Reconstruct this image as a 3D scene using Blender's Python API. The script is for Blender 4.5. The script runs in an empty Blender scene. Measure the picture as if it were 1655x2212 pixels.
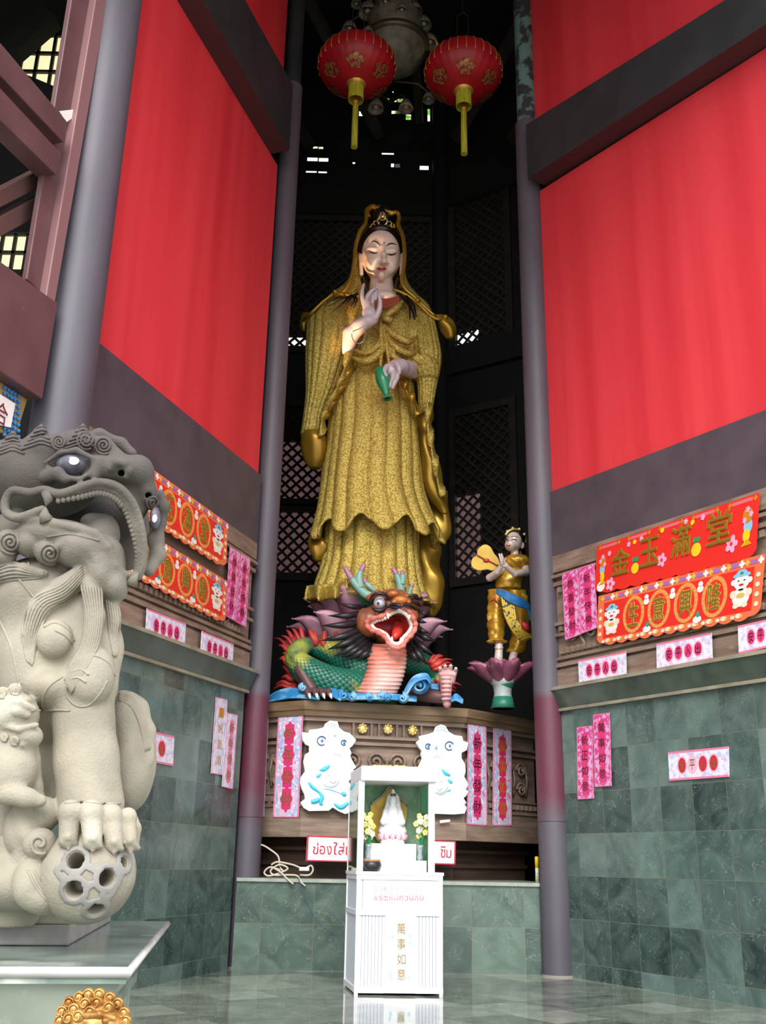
import bpy, math, random
import numpy as np
from mathutils import Vector, Matrix
from mathutils.bvhtree import BVHTree
import openvdb
random.seed(7); rng = np.random.default_rng(7)
SC = bpy.context.scene
COL = SC.collection
# ---------------- camera ----------------
FPX, CX, CY, EYE = 2165.0, 827.5, 1106.0, 1.2
PITCH = math.radians(19.27)
_up = np.array([940.0-CX, (CY-FPX/math.tan(PITCH))-CY, FPX]); _up /= np.linalg.norm(_up)
_f = np.array([0, 0, 1.0])-_up*_up[2]; _f /= np.linalg.norm(_f)
_r = np.cross(_f, _up); _r = _r if _r[0] > 0 else -_r
RW = np.array([_r, _f, _up])            # rows: world X, Y, Z seen in camera axes (right, down, forward)
cam = bpy.data.objects.new('camera', bpy.data.cameras.new('camera')); COL.objects.link(cam)
cam.data.sensor_fit = 'HORIZONTAL'; cam.data.sensor_width = 36; cam.data.lens = FPX/1655*36
cam.data.clip_end = 300
_m = Matrix.Identity(4)
for i in range(3):
    _m[i][0] = RW[i][0]; _m[i][1] = -RW[i][1]; _m[i][2] = -RW[i][2]
_m[2][3] = EYE
cam.matrix_world = _m
SC.camera = cam
# ---------------- world, lights, exposure ----------------
SC.view_settings.view_transform = 'Standard'; SC.view_settings.look = 'None'
SC.view_settings.gamma = 1; SC.view_settings.use_curve_mapping = False
SC.view_settings.exposure = 0.5
w = bpy.data.worlds.new('overcast_sky'); SC.world = w; w.use_nodes = True
nt = w.node_tree; nt.nodes.clear()
bg = nt.nodes.new('ShaderNodeBackground'); wo = nt.nodes.new('ShaderNodeOutputWorld')
bg.inputs[0].default_value = (0.93, 0.97, 1.0, 1); bg.inputs[1].default_value = 1.6
nt.links.new(bg.outputs[0], wo.inputs[0])
def lamp(name, kind, loc, target, energy, color, size=1.0, spot=None):
    l = bpy.data.lights.new(name, kind); l.energy = energy; l.color = color
    if kind == 'AREA': l.size = size
    if kind == 'SPOT': l.spot_size = spot; l.spot_blend = .5; l.shadow_soft_size = size
    if kind == 'SUN': l.angle = size
    o = bpy.data.objects.new(name, l); COL.objects.link(o); o.location = loc
    o.rotation_euler = (Vector(target)-Vector(loc)).to_track_quat('-Z', 'Y').to_euler()
    return o
# hazy sun over the forecourt behind the photographer
lamp('hazy_sun', 'SUN', (0, -10, 20), (1.3, 10, 4.5), 2.2, (1, .97, .92), .6)
# warm lamp on the altar under the tall statue's face
lamp('altar_spotlight', 'SPOT', (-1.45, 12.6, 6.2), (-.12, 13.6, 10.25), 1000, (1, .58, .25), .06, math.radians(13))
# ---------------- pixel and plane geometry ----------------
def ray(u, v): return RW @ np.array([u-CX, v-CY, FPX])
O0 = np.array([0, 0, EYE])
def at(u, v, Y):
    d = ray(u, v); return O0+d*(Y/d[1])
def on_z(u, v, z):
    d = ray(u, v); return O0+d*((z-EYE)/d[2])
def mpp(Y, v=1106):                       # metres per pixel at depth Y
    return float(np.linalg.norm(at(828, v, Y)-at(829, v, Y)))
WALLS = {}
for key, p, q, sg in (('L', (479, 2097), (300, 2135), 1), ('R', (1235, 2111), (1655, 2180), -1)):
    a = on_z(*p, 0)[:2]; b = on_z(*q, 0)[:2]; d = (b-a)/np.linalg.norm(b-a)
    WALLS[key] = (a, d, np.array([-d[1], d[0]])*sg)   # origin, direction to the viewer, normal to the forecourt
def wall_px(side, u, v, off=0.0):         # pixel on the wall (moved out by off) -> (s, z)
    a, d, n = WALLS[side]; r = ray(u, v); a2 = a+n*off
    t = (a2 @ n)/(r[:2] @ n); p = O0+r*t
    return float((p[:2]-a) @ d), float(p[2])
def wall_pt(side, s, z, off=0.0):
    a, d, n = WALLS[side]; q = a+d*s+n*off; return (q[0], q[1], z)
# ---------------- mesh helpers ----------------
ORG = {}
class MB:
    def __init__(self): self.v = []; self.f = []; self.uv = None
    def add(self, vs, fs):
        n = len(self.v); self.v += [tuple(map(float, p)) for p in vs]
        self.f += [tuple(i+n for i in f) for f in fs]; return self
    def hexa(self, b4, t4):               # bottom ring and top ring of four points
        return self.add(list(b4)+list(t4), [(3, 2, 1, 0), (4, 5, 6, 7), (0, 1, 5, 4), (1, 2, 6, 5), (2, 3, 7, 6), (3, 0, 4, 7)])
    def box(self, c, s, rz=0, ax=None):
        c = np.array(c, float); ex, ey, ez = (np.eye(3) if ax is None else np.array(ax))
        if rz: ex = np.array([math.cos(rz), math.sin(rz), 0]); ey = np.array([-math.sin(rz), math.cos(rz), 0]); ez = np.array([0, 0, 1.])
        P = [c+ex*s[0]/2*i+ey*s[1]/2*j+ez*s[2]/2*k for k in (-1, 1) for i, j in ((-1, -1), (1, -1), (1, 1), (-1, 1))]
        return self.hexa(P[:4], P[4:])
    def bar(self, p, q, w, h, up=(0, 0, 1)):
        p = np.array(p, float); q = np.array(q, float); d = q-p; L = np.linalg.norm(d); d /= L
        sx = np.cross(d, up); sx /= np.linalg.norm(sx); sz = np.cross(sx, d)
        return self.box((p+q)/2, (L, w, h), ax=(d, sx, sz))
    def tube(self, pts, r, n=8, caps=True):
        pts = [np.array(p, float) for p in pts]; N = len(pts)
        rr = [r]*N if np.isscalar(r) else list(r)
        t0 = pts[1]-pts[0]; ref = np.array([0, 0, 1.]) if abs(t0[2]) < .9*np.linalg.norm(t0) else np.array([1., 0, 0])
        a = np.cross(t0, ref); a /= np.linalg.norm(a); V = []
        for i in range(N):
            t = pts[min(i+1, N-1)]-pts[max(i-1, 0)]; t = t/(np.linalg.norm(t)+1e-12)
            a = a-t*(a @ t); a /= (np.linalg.norm(a)+1e-12); b = np.cross(t, a)
            for k in range(n):
                th = 2*math.pi*k/n; V.append(pts[i]+rr[i]*(a*math.cos(th)+b*math.sin(th)))
        F = [(i*n+k, i*n+(k+1) % n, (i+1)*n+(k+1) % n, (i+1)*n+k) for i in range(N-1) for k in range(n)]
        if caps: F += [tuple(range(n))[::-1], tuple((N-1)*n+k for k in range(n))]
        return self.add(V, F)
    def lathe(self, c, prof, n=32, axis=None, sx=1, sy=1):  # prof: (r, z) pairs
        c = np.array(c, float); ax = np.eye(3) if axis is None else np.array(axis)
        V = []; N = len(prof)
        for r, z in prof:
            for k in range(n):
                th = 2*math.pi*k/n; V.append(c+ax[0]*r*math.cos(th)*sx+ax[1]*r*math.sin(th)*sy+ax[2]*z)
        F = [(i*n+k, i*n+(k+1) % n, (i+1)*n+(k+1) % n, (i+1)*n+k) for i in range(N-1) for k in range(n)]
        F += [tuple(range(n))[::-1], tuple((N-1)*n+k for k in range(n))]
        return self.add(V, F)
    def ball(self, c, r, n=14, ax=None):
        r = (r, r, r) if np.isscalar(r) else r; ax = np.eye(3) if ax is None else np.array(ax); c = np.array(c, float)
        m = max(5, n//2+1); V = [c+ax[2]*r[2]]
        for i in range(1, m):
            ph = math.pi*i/m
            for k in range(n):
                th = 2*math.pi*k/n
                V.append(c+ax[0]*r[0]*math.sin(ph)*math.cos(th)+ax[1]*r[1]*math.sin(ph)*math.sin(th)+ax[2]*r[2]*math.cos(ph))
        V.append(c-ax[2]*r[2]); F = [(0, 1+k, 1+(k+1) % n) for k in range(n)]
        for i in range(m-2): F += [(1+i*n+k, 1+(i+1)*n+k, 1+(i+1)*n+(k+1) % n, 1+i*n+(k+1) % n) for k in range(n)]
        L = len(V)-1; b = 1+(m-2)*n; F += [(b+(k+1) % n, b+k, L) for k in range(n)]
        return self.add(V, F)
    def slab(self, poly, org, ex, ey, t):  # polygon in a plane pushed back by thickness t
        org = np.array(org, float); ex = np.array(ex, float); ey = np.array(ey, float); n = np.cross(ex, ey)
        V = [org+ex*x+ey*y for x, y in poly]; N = len(V); V += [p-n*t for p in V]
        F = [tuple(range(N)), tuple(range(2*N-1, N-1, -1))]+[(k, N+k, N+(k+1) % N, (k+1) % N) for k in range(N)]
        return self.add(V, F)
    def grid(self, P, closed_u=False):
        P = np.array(P); a, b = P.shape[:2]
        F = [(i*b+j, i*b+(j+1) % b, (i+1)*b+(j+1) % b, (i+1)*b+j) for i in range(a-1) for j in range(b if closed_u else b-1)]
        return self.add(P.reshape(-1, 3), F)
def finish(name, me, mats, parent, smooth, org):
    if smooth: me.polygons.foreach_set('use_smooth', [True]*len(me.polygons))
    for m in (mats if isinstance(mats, (list, tuple)) else [mats]): me.materials.append(m)
    o = bpy.data.objects.new(name, me); COL.objects.link(o)
    if parent is not None: o.parent = parent; ORG[o.name] = ORG[parent.name]
    else: o.location = org; ORG[o.name] = tuple(org)
    return o
def base_of(V):
    return ((V[:, 0].min()+V[:, 0].max())/2, (V[:, 1].min()+V[:, 1].max())/2, V[:, 2].min())
def obj(name, mb, mats, parent=None, smooth=False, uv=None, bevel=0, angle=None):
    V = np.array(mb.v, float); org = ORG[parent.name] if parent is not None else base_of(V)
    me = bpy.data.meshes.new(name); me.from_pydata([tuple(p) for p in V-np.array(org)], [], mb.f); me.update()
    if uv is not None:
        L = me.uv_layers.new(name='uv'); li = np.zeros(len(me.loops), int); me.loops.foreach_get('vertex_index', li)
        U = np.array([uv(V[i]) for i in range(len(V))], float)[li]; L.data.foreach_set('uv', U.ravel())
    o = finish(name, me, mats, parent, smooth, org)
    if bevel:
        b = o.modifiers.new('bevel', 'BEVEL'); b.width = bevel; b.segments = 2; b.limit_method = 'ANGLE'
    if angle:
        me.polygons.foreach_set('use_smooth', [True]*len(me.polygons)); me.set_sharp_from_angle(angle=math.radians(angle))
    return o
def pieces(name, mb, mats, parent, smooth=False):     # every connected piece of the mesh becomes a part of its own
    par = list(range(len(mb.v)))
    def find(a):
        while par[a] != a: par[a] = par[par[a]]; a = par[a]
        return a
    for f in mb.f:
        r = find(f[0])
        for i in f[1:]:
            q = find(i)
            if q != r: par[q] = r
    G = {}
    for f in mb.f: G.setdefault(find(f[0]), []).append(f)
    out = []
    for fs in G.values():
        ids = sorted({i for f in fs for i in f}); ix = {a: k for k, a in enumerate(ids)}; m = MB(); m.v = [mb.v[i] for i in ids]; m.f = [tuple(ix[i] for i in f) for f in fs]
        out.append(obj(name, m, mats, parent, smooth))
    return out
def tag(o, label=None, cat=None, group=None, kind=None):
    if label: o['label'] = label
    if cat: o['category'] = cat
    if group: o['group'] = group
    if kind: o['kind'] = kind
    return o
def thing(name, label, cat, loc, group=None):
    o = bpy.data.objects.new(name, None); COL.objects.link(o); o.location = loc; o.empty_display_size = .1
    ORG[o.name] = tuple(map(float, loc)); return tag(o, label, cat, group)
def struct(o): o['kind'] = 'structure'; return o
# ---------------- signed distance sculpting ----------------
class SDF:
    def __init__(s, lo, hi, h):
        s.lo = np.array(lo, float); s.h = h; s.n = np.ceil((np.array(hi, float)-s.lo)/h).astype(int)+1
        s.F = np.full(s.n, 1.0, np.float32)
    def sub(s, lo, hi):
        i0 = np.clip(np.floor((np.array(lo)-s.lo)/s.h).astype(int), 0, s.n-1); i1 = np.clip(np.ceil((np.array(hi)-s.lo)/s.h).astype(int)+1, 1, s.n)
        if np.any(i1 <= i0): return None
        g = [(s.lo[a]+s.h*np.arange(i0[a], i1[a])).astype(np.float32) for a in range(3)]
        return (slice(i0[0], i1[0]), slice(i0[1], i1[1]), slice(i0[2], i1[2])), g[0][:, None, None], g[1][None, :, None], g[2][None, None, :]
    def op(s, sl, d, k, cut):
        A = s.F[sl]
        if cut: d = -d; hh = np.clip(.5-.5*(d-A)/k, 0, 1) if k else 0; s.F[sl] = np.maximum(A, d) if not k else d*(1-hh)+A*hh+k*hh*(1-hh)
        else: hh = np.clip(.5+.5*(d-A)/k, 0, 1) if k else 0; s.F[sl] = np.minimum(A, d) if not k else d*(1-hh)+A*hh-k*hh*(1-hh)
    def ell(s, c, r, ax=None, k=0.0, cut=False):
        c = np.array(c, float); r = np.array((r, r, r) if np.isscalar(r) else r, float); m = (r.max() if ax is not None else r)+k*1.2+2*s.h
        q = s.sub(c-m, c+m)
        if q is None: return
        sl, x, y, z = q; x = x-c[0]; y = y-c[1]; z = z-c[2]
        if ax is not None:
            ax = np.array(ax, float); x, y, z = [ax[i][0]*x+ax[i][1]*y+ax[i][2]*z for i in range(3)]
        k0 = np.sqrt((x/r[0])**2+(y/r[1])**2+(z/r[2])**2); k1 = np.sqrt((x/r[0]**2)**2+(y/r[1]**2)**2+(z/r[2]**2)**2)+1e-9
        s.op(sl, (k0*(k0-1)/k1).astype(np.float32), k, cut)
    def cap(s, a, b, r1, r2=None, k=0.0, cut=False):
        a = np.array(a, float); b = np.array(b, float); r2 = r1 if r2 is None else r2; m = max(r1, r2)+k*1.2+2*s.h
        q = s.sub(np.minimum(a, b)-m, np.maximum(a, b)+m)
        if q is None: return
        sl, x, y, z = q; d = b-a; L = d @ d+1e-12
        x = x-a[0]; y = y-a[1]; z = z-a[2]; t = np.clip((x*d[0]+y*d[1]+z*d[2])/L, 0, 1)
        s.op(sl, (np.sqrt((x-t*d[0])**2+(y-t*d[1])**2+(z-t*d[2])**2)-(r1+(r2-r1)*t)).astype(np.float32), k, cut)
    def chain(s, P, R, k=0.0, cut=False):
        R = [R]*len(P) if np.isscalar(R) else R
        for i in range(len(P)-1): s.cap(P[i], P[i+1], R[i], R[i+1], k, cut)
    def box(s, c, hs, rd=0.0, ax=None, k=0.0, cut=False):
        c = np.array(c, float); hs = np.array(hs, float); m = (np.linalg.norm(hs) if ax is not None else hs)+rd+k*1.2+2*s.h
        q = s.sub(c-m, c+m)
        if q is None: return
        sl, x, y, z = q; x = x-c[0]; y = y-c[1]; z = z-c[2]
        if ax is not None:
            ax = np.array(ax, float); x, y, z = [ax[i][0]*x+ax[i][1]*y+ax[i][2]*z for i in range(3)]
        qx = np.abs(x)-hs[0]; qy = np.abs(y)-hs[1]; qz = np.abs(z)-hs[2]
        d = np.sqrt(np.maximum(qx, 0)**2+np.maximum(qy, 0)**2+np.maximum(qz, 0)**2)+np.minimum(np.maximum(qx, np.maximum(qy, qz)), 0)-rd
        s.op(sl, d.astype(np.float32), k, cut)
    def warp(s, fn):                      # fn(x,y,z) added to the whole field
        g = [(s.lo[a]+s.h*np.arange(s.n[a])).astype(np.float32) for a in range(3)]
        s.F += fn(g[0][:, None, None], g[1][None, :, None], g[2][None, None, :]).astype(np.float32)
    def polys(s, adapt=0.0):
        F = s.F.copy()
        for a in range(3):
            for e in (0, -1):
                ix = [slice(None)]*3; ix[a] = e; F[tuple(ix)] = np.maximum(F[tuple(ix)], s.h)
        g = openvdb.FloatGrid(1.0); g.copyFromArray(np.clip(F, -4*s.h, 4*s.h)); 
        P, T, Q = g.convertToPolygons(0.0, adapt)
        return np.array(P)*s.h+s.lo, [tuple(t[::-1]) for t in T.tolist()]+[tuple(q[::-1]) for q in Q.tolist()]
    def bvh(s):
        P, F = s.polys(); return BVHTree.FromPolygons([tuple(p) for p in P], F)
    def build(s, name, mats, parent=None, adapt=0.0):
        P, F = s.polys(adapt); mb = MB(); mb.v = [tuple(p) for p in P]; mb.f = F
        return obj(name, mb, mats, parent, smooth=True)
def hit(bvh, u, v, off=0.0, default_Y=None):
    d = Vector(ray(u, v)).normalized(); p, n, i, t = bvh.ray_cast(Vector(O0), d)
    if p is None: return at(u, v, default_Y) if default_Y else None
    return np.array(p-d*off)
def spline(pts, n=8):                     # Catmull-Rom through points of any dimension
    P = [np.array(p, float) for p in pts]; P = [2*P[0]-P[1]]+P+[2*P[-1]-P[-2]]; out = []
    for i in range(1, len(P)-2):
        for k in range(n):
            t = k/n; a, b, c, d = P[i-1:i+3]
            out.append(.5*(2*b+(c-a)*t+(2*a-5*b+4*c-d)*t*t+(3*b-a-3*c+d)*t**3))
    out.append(P[-2]); return out
# ---------------- materials ----------------
def rgb(r, g, b):                         # 0..255 display colour -> linear
    return tuple(((c/255+.055)/1.055)**2.4 if c > 10 else c/255/12.92 for c in (r, g, b))+(1,)
MATS = {}
def mat(name, c, rough=.6, metal=0.0, c2=None, ns=6.0, nd=4, lo=.35, hi=.65, bump=None, stretch=None, coat=0.0, spec=.5, emit=None, alpha=None, trans=0.0, layers=()):
    if name in MATS: return MATS[name]
    m = bpy.data.materials.new(name); m.use_nodes = True; t = m.node_tree; b = t.nodes['Principled BSDF']
    b.inputs['Base Color'].default_value = c; b.inputs['Roughness'].default_value = rough; b.inputs['Metallic'].default_value = metal
    b.inputs['Specular IOR Level'].default_value = spec; b.inputs['Coat Weight'].default_value = coat; b.inputs['Coat Roughness'].default_value = .1
    b.inputs['Transmission Weight'].default_value = trans
    if emit: b.inputs['Emission Color'].default_value = emit[0]; b.inputs['Emission Strength'].default_value = emit[1]
    tc = t.nodes.new('ShaderNodeTexCoord'); mp = t.nodes.new('ShaderNodeMapping'); t.links.new(tc.outputs['Object'], mp.inputs[0])
    if stretch: mp.inputs['Scale'].default_value = stretch
    def noise(sc, det=4, dist=0.0):
        n = t.nodes.new('ShaderNodeTexNoise'); n.inputs['Scale'].default_value = sc; n.inputs['Detail'].default_value = det
        n.inputs['Distortion'].default_value = dist; t.links.new(mp.outputs[0], n.inputs['Vector']); return n
    cur = None
    lays = ([(c2, ns, lo, hi)] if c2 else [])+list(layers)
    for (cc, sc, l, h) in lays:
        n = noise(sc, nd); rp = t.nodes.new('ShaderNodeMapRange'); rp.inputs[1].default_value = l; rp.inputs[2].default_value = h
        t.links.new(n.outputs[0], rp.inputs[0]); mx = t.nodes.new('ShaderNodeMix'); mx.data_type = 'RGBA'
        t.links.new(rp.outputs[0], mx.inputs[0])
        if cur is None: mx.inputs[6].default_value = c
        else: t.links.new(cur, mx.inputs[6])
        mx.inputs[7].default_value = cc; cur = mx.outputs[2]
    if cur is not None: t.links.new(cur, b.inputs['Base Color'])
    if bump:
        n = noise(bump[0], 3); bm = t.nodes.new('ShaderNodeBump'); bm.inputs['Strength'].default_value = bump[1]; bm.inputs['Distance'].default_value = bump[2] if len(bump) > 2 else .01
        t.links.new(n.outputs[0], bm.inputs['Height']); t.links.new(bm.outputs[0], b.inputs['Normal'])
    MATS[name] = m; return m
def tile_mat(name, bw, bh, ou, ov, dark, light, vein, rough, mort=.006, grout=rgb(120, 120, 105), uvmap=True, bumpy=.0):
    m = bpy.data.materials.new(name); m.use_nodes = True; t = m.node_tree; b = t.nodes['Principled BSDF']; N = t.nodes.new; L = t.links.new
    tc = N('ShaderNodeTexCoord'); mp = N('ShaderNodeMapping'); mp.inputs['Location'].default_value = (-ou, -ov, 0); L(tc.outputs['UV'], mp.inputs[0])
    br = N('ShaderNodeTexBrick'); br.offset = 0.0; br.squash = 1.0
    for k, v in (('Scale', 1.0), ('Mortar Size', mort/2), ('Mortar Smooth', .3), ('Bias', 0.0), ('Brick Width', bw), ('Row Height', bh)): br.inputs[k].default_value = v
    br.inputs['Color1'].default_value = (0, 0, 0, 1); br.inputs['Color2'].default_value = (1, 1, 1, 1); br.inputs['Mortar'].default_value = (.5, .5, .5, 1)
    L(mp.outputs[0], br.inputs['Vector'])
    # a different slice of stone inside each tile
    sep = N('ShaderNodeCombineXYZ'); mu = N('ShaderNodeMath'); mu.operation = 'MULTIPLY'; mu.inputs[1].default_value = 37.0
    L(br.outputs['Color'], mu.inputs[0]); L(mu.outputs[0], sep.inputs[2]); ad = N('ShaderNodeVectorMath'); ad.operation = 'ADD'; L(mp.outputs[0], ad.inputs[0]); L(sep.outputs[0], ad.inputs[1])
    n1 = N('ShaderNodeTexNoise'); n1.inputs['Scale'].default_value = 2.6; n1.inputs['Detail'].default_value = 7; n1.inputs['Distortion'].default_value = 1.2; L(ad.outputs[0], n1.inputs['Vector'])
    mr = N('ShaderNodeMapRange'); mr.inputs[1].default_value = .3; mr.inputs[2].default_value = .75; L(n1.outputs[0], mr.inputs[0])
    av = N('ShaderNodeMath'); av.operation = 'MULTIPLY_ADD'; L(br.outputs['Color'], av.inputs[0]); av.inputs[1].default_value = .62
    m3 = N('ShaderNodeMath'); m3.operation = 'MULTIPLY'; m3.inputs[1].default_value = .42; L(mr.outputs[0], m3.inputs[0]); L(m3.outputs[0], av.inputs[2])
    mx = N('ShaderNodeMix'); mx.data_type = 'RGBA'; mx.inputs[6].default_value = dark; mx.inputs[7].default_value = light; L(av.outputs[0], mx.inputs[0])
    n2 = N('ShaderNodeTexNoise'); n2.inputs['Scale'].default_value = 3.5; n2.inputs['Detail'].default_value = 5; n2.inputs['Distortion'].default_value = 2.5; L(ad.outputs[0], n2.inputs['Vector'])
    ab = N('ShaderNodeMath'); ab.operation = 'SUBTRACT'; ab.inputs[1].default_value = .56; L(n2.outputs[0], ab.inputs[0])
    a2 = N('ShaderNodeMath'); a2.operation = 'ABSOLUTE'; L(ab.outputs[0], a2.inputs[0])
    m4 = N('ShaderNodeMapRange'); m4.inputs[1].default_value = .006; m4.inputs[2].default_value = 0; m4.inputs[4].default_value = .6; L(a2.outputs[0], m4.inputs[0])
    mv = N('ShaderNodeMix'); mv.data_type = 'RGBA'; L(m4.outputs[0], mv.inputs[0]); L(mx.outputs[2], mv.inputs[6]); mv.inputs[7].default_value = vein
    mg = N('ShaderNodeMix'); mg.data_type = 'RGBA'; L(br.outputs['Fac'], mg.inputs[0]); L(mv.outputs[2], mg.inputs[6]); mg.inputs[7].default_value = grout
    L(mg.outputs[2], b.inputs['Base Color']); b.inputs['Roughness'].default_value = rough; b.inputs['Specular IOR Level'].default_value = .5
    MATS[name] = m; return m
# ---------------- shared materials ----------------
RED = mat('red_paint', rgb(232, 64, 72), .6, c2=rgb(216, 48, 58), ns=1.0, stretch=(2.5, 2.5, .15), bump=(6, .08, .01))
DARKP = mat('charcoal_purple_paint', rgb(88, 78, 86), .5, c2=rgb(76, 68, 76), ns=2.5, layers=((rgb(120, 110, 118), 40, .74, .80),))
BEAMP = mat('black_green_paint', rgb(58, 60, 62), .5, c2=rgb(48, 51, 53), ns=2, bump=(9, .1, .01))
BEAMB = mat('brown_underside_paint', rgb(70, 48, 50), .6)
COLM = mat('column_paint', rgb(98, 92, 102), .5, c2=rgb(84, 78, 88), ns=1.6, nd=6, stretch=(1, 1, .3), layers=((rgb(168, 160, 160), 30, .76, .80),), bump=(14, .06, .01))
MAROON = mat('maroon_paint', rgb(108, 44, 62), .38, c2=rgb(88, 66, 78), ns=2.2, layers=((rgb(170, 160, 165), 34, .76, .80),))
TURQ = mat('flaking_turquoise_paint', rgb(106, 140, 134), .6, c2=rgb(54, 60, 62), ns=5, lo=.48, hi=.56)
BROWNP = mat('brown_red_paint', rgb(108, 74, 76), .45, c2=rgb(94, 64, 66), ns=2, layers=((rgb(165, 120, 100), 12, .74, .78),))
WOOD = mat('grey_brown_wood', rgb(156, 134, 118), .6, c2=rgb(124, 102, 88), ns=2.2, nd=6, stretch=(1, 1, 7), bump=(12, .25, .01), layers=((rgb(160, 142, 126), 5, .6, .72),))
WOODD = mat('dark_brown_wood', rgb(70, 50, 38), .7, c2=rgb(52, 36, 28), ns=2.2, stretch=(1, 1, 6), bump=(12, .2, .01))
WOODL = mat('pale_altar_wood', rgb(150, 126, 98), .5, c2=rgb(122, 96, 70), ns=1.5, stretch=(1, 1, 8), bump=(10, .2, .01))
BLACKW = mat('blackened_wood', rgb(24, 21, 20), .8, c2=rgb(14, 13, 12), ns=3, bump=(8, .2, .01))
LATW = mat('lattice_wood', rgb(52, 42, 36), .8, c2=rgb(36, 30, 27), ns=4)
MARB = dict(dark=rgb(26, 44, 44), light=rgb(122, 146, 138), vein=rgb(170, 185, 175))
LEDGE = mat('ledge_marble', rgb(96, 108, 96), .3, c2=rgb(62, 76, 66), ns=3, nd=8, lo=.3, hi=.7)
LEDGEL = mat('ledge_marble_edge', rgb(168, 160, 140), .35, c2=rgb(140, 134, 116), ns=4)
GROUTP = mat('pale_plaster', rgb(196, 190, 178), .8)
wall_tiles = {'L': tile_mat('marble_tiles_left', .465, .465, .05, .16, rough=.22, **MARB), 'R': tile_mat('marble_tiles_right', .465, .465, .24, .16, rough=.22, **MARB)}
# ---------------- front walls ----------------
def band(side, off, back, s0, s1, zb0, zb1, zt0, zt1):   # box on the wall between two slanted levels, s0 at the column
    def P(s, z, o): return wall_pt(side, s, z, o)
    r = [(s0, zb0), (s1, zb1)], [(s0, zt0), (s1, zt1)]
    b = [P(s0, zb0, back), P(s1, zb1, back), P(s1, zb1, off), P(s0, zb0, off)]
    t = [P(s0, zt0, back), P(s1, zt1, back), P(s1, zt1, off), P(s0, zt0, off)]
    return (b, t) if side == 'L' else (b[::-1], t[::-1])
def bandmb(*a): return MB().hexa(*band(*a))
LV = {  # level at s=0 and at s=4 for each boundary
 'L': dict(S=4.33, ledge=(3.45, 3.33), dark=(5.15, 5.12), red=(6.12, 6.0), beam=(11.2, 11.2), btop=(12.4, 12.2), top=(20, 20)),
 'R': dict(S=6.2, ledge=(3.27, 3.165), dark=(4.99, 4.81), red=(5.89, 5.62), beam=(10.70, 9.93), btop=(11.66, 10.60), top=(20, 20))}
def lev(side, k, s): a, b = LV[side][k]; return a+(b-a)*s/(4.33 if side == 'L' else 4.0)
def uvf(side):
    a, d, n = WALLS[side]
    return lambda p: ((p[:2]-a) @ d, p[2])
for side, nm in (('L', 'left'), ('R', 'right')):
    S = LV[side]['S']; s0 = -.15; L = lambda k: (lev(side, k, s0), lev(side, k, S))
    w_ = struct(obj('wall_'+nm, bandmb(side, 0, -.25, s0, S, 0, 0, L('ledge')[0]-.25, L('ledge')[1]-.25), wall_tiles[side], uv=uvf(side)))
    # cornice: slanted moulding with a lip
    zl0, zl1 = L('ledge'); m = MB()
    def prof(off0, off1, dz0, dz1, e=0):
        b = [wall_pt(side, s0-e, zl0+dz0, -.1), wall_pt(side, S, zl1+dz0, -.1), wall_pt(side, S, zl1+dz0, off0), wall_pt(side, s0-e, zl0+dz0, off0)]
        t = [wall_pt(side, s0-e, zl0+dz1, -.1), wall_pt(side, S, zl1+dz1, -.1), wall_pt(side, S, zl1+dz1, off1), wall_pt(side, s0-e, zl0+dz1, off1)]
        return (b, t) if side == 'L' else (b[::-1], t[::-1])
    m.hexa(*prof(.03, .13, -.24, -.02, .05)); obj('cornice', m, LEDGE, w_)
    m = MB(); m.hexa(*prof(.15, .15, -.02, .02, .1)); m.hexa(*prof(.05, .05, -.27, -.235, .03)); obj('cornice_lip', m, LEDGEL, w_)
    # carved timber frieze
    e0, e1 = (.02, .30) if side == 'R' else (.02, .3)
    m = bandmb(side, .0, -.2, s0, S, zl0, zl1, *L('dark'))
    for dz, th, off in ((.02, .22, .04), (.27, .05, .06), (.36, .04, .045)):
        m.hexa(*band(side, off, -.02, s0, S, zl0+dz, zl1+dz, zl0+dz+th, zl1+dz+th))
    d0, d1 = L('dark')
    for dz, th, off in ((-.22, .22, .05), (-.30, .04, .08), (-.40, .05, .05), (-.92, .04, .06), (-1.06, .04, .06)):
        m.hexa(*band(side, off, -.02, s0, S, d0+dz, d1+dz, d0+dz+th, d1+dz+th))
    s = .1
    while s < S-.2:                                       # dentils
        for base, dz, th in (('ledge', .43, .07), ('dark', -.50, .07), ('dark', -1.0, .06)):
            z = lev(side, base, s)+dz
            m.hexa(*band(side, .06, -.02, s, s+.055, z, z, z+th, z+th))
        s += .105
    obj('carved_frieze', m, WOOD, w_)
    m = MB(); s = .18
    while s < S-.3:                                        # carved S scrolls along the frieze
        z = lev(side, 'ledge', s)+.64
        sp = [wall_pt(side, s+.17+(.13-.09*t)*math.cos(5*t+2)*.9, z+.03+(.15-.1*t)*math.sin(5*t+2)*.9, .03) for t in np.linspace(1, 0, 14)]
        sp += [wall_pt(side, s+.16+.25*t, z+.12-.26*t+.06*math.sin(6*t), .03) for t in (.15, .5, .9)]
        m.tube(sp, .022, 6); s += .36
    obj('scroll_carving', m, WOOD, w_, smooth=True)
    obj('dado_board', bandmb(side, .05, -.2, s0, S, *L('dark'), *L('red')), DARKP, w_)
    obj('red_panel', bandmb(side, .0, -.2, s0, S, *L('red'), *L('beam')), RED, w_)
    obj('upper_red_panel', bandmb(side, .0, -.2, s0, S, *L('btop'), *L('top')), RED, w_)
    b_ = obj('beam', bandmb(side, .30, -.1, .12, S, *L('beam'), *L('btop')), [BEAMP, BEAMB])
    b_.data.polygons[0].material_index = 1
    tag(b_, 'black painted cross beam above the %s big red wall panel' % nm, 'beam')
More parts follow.
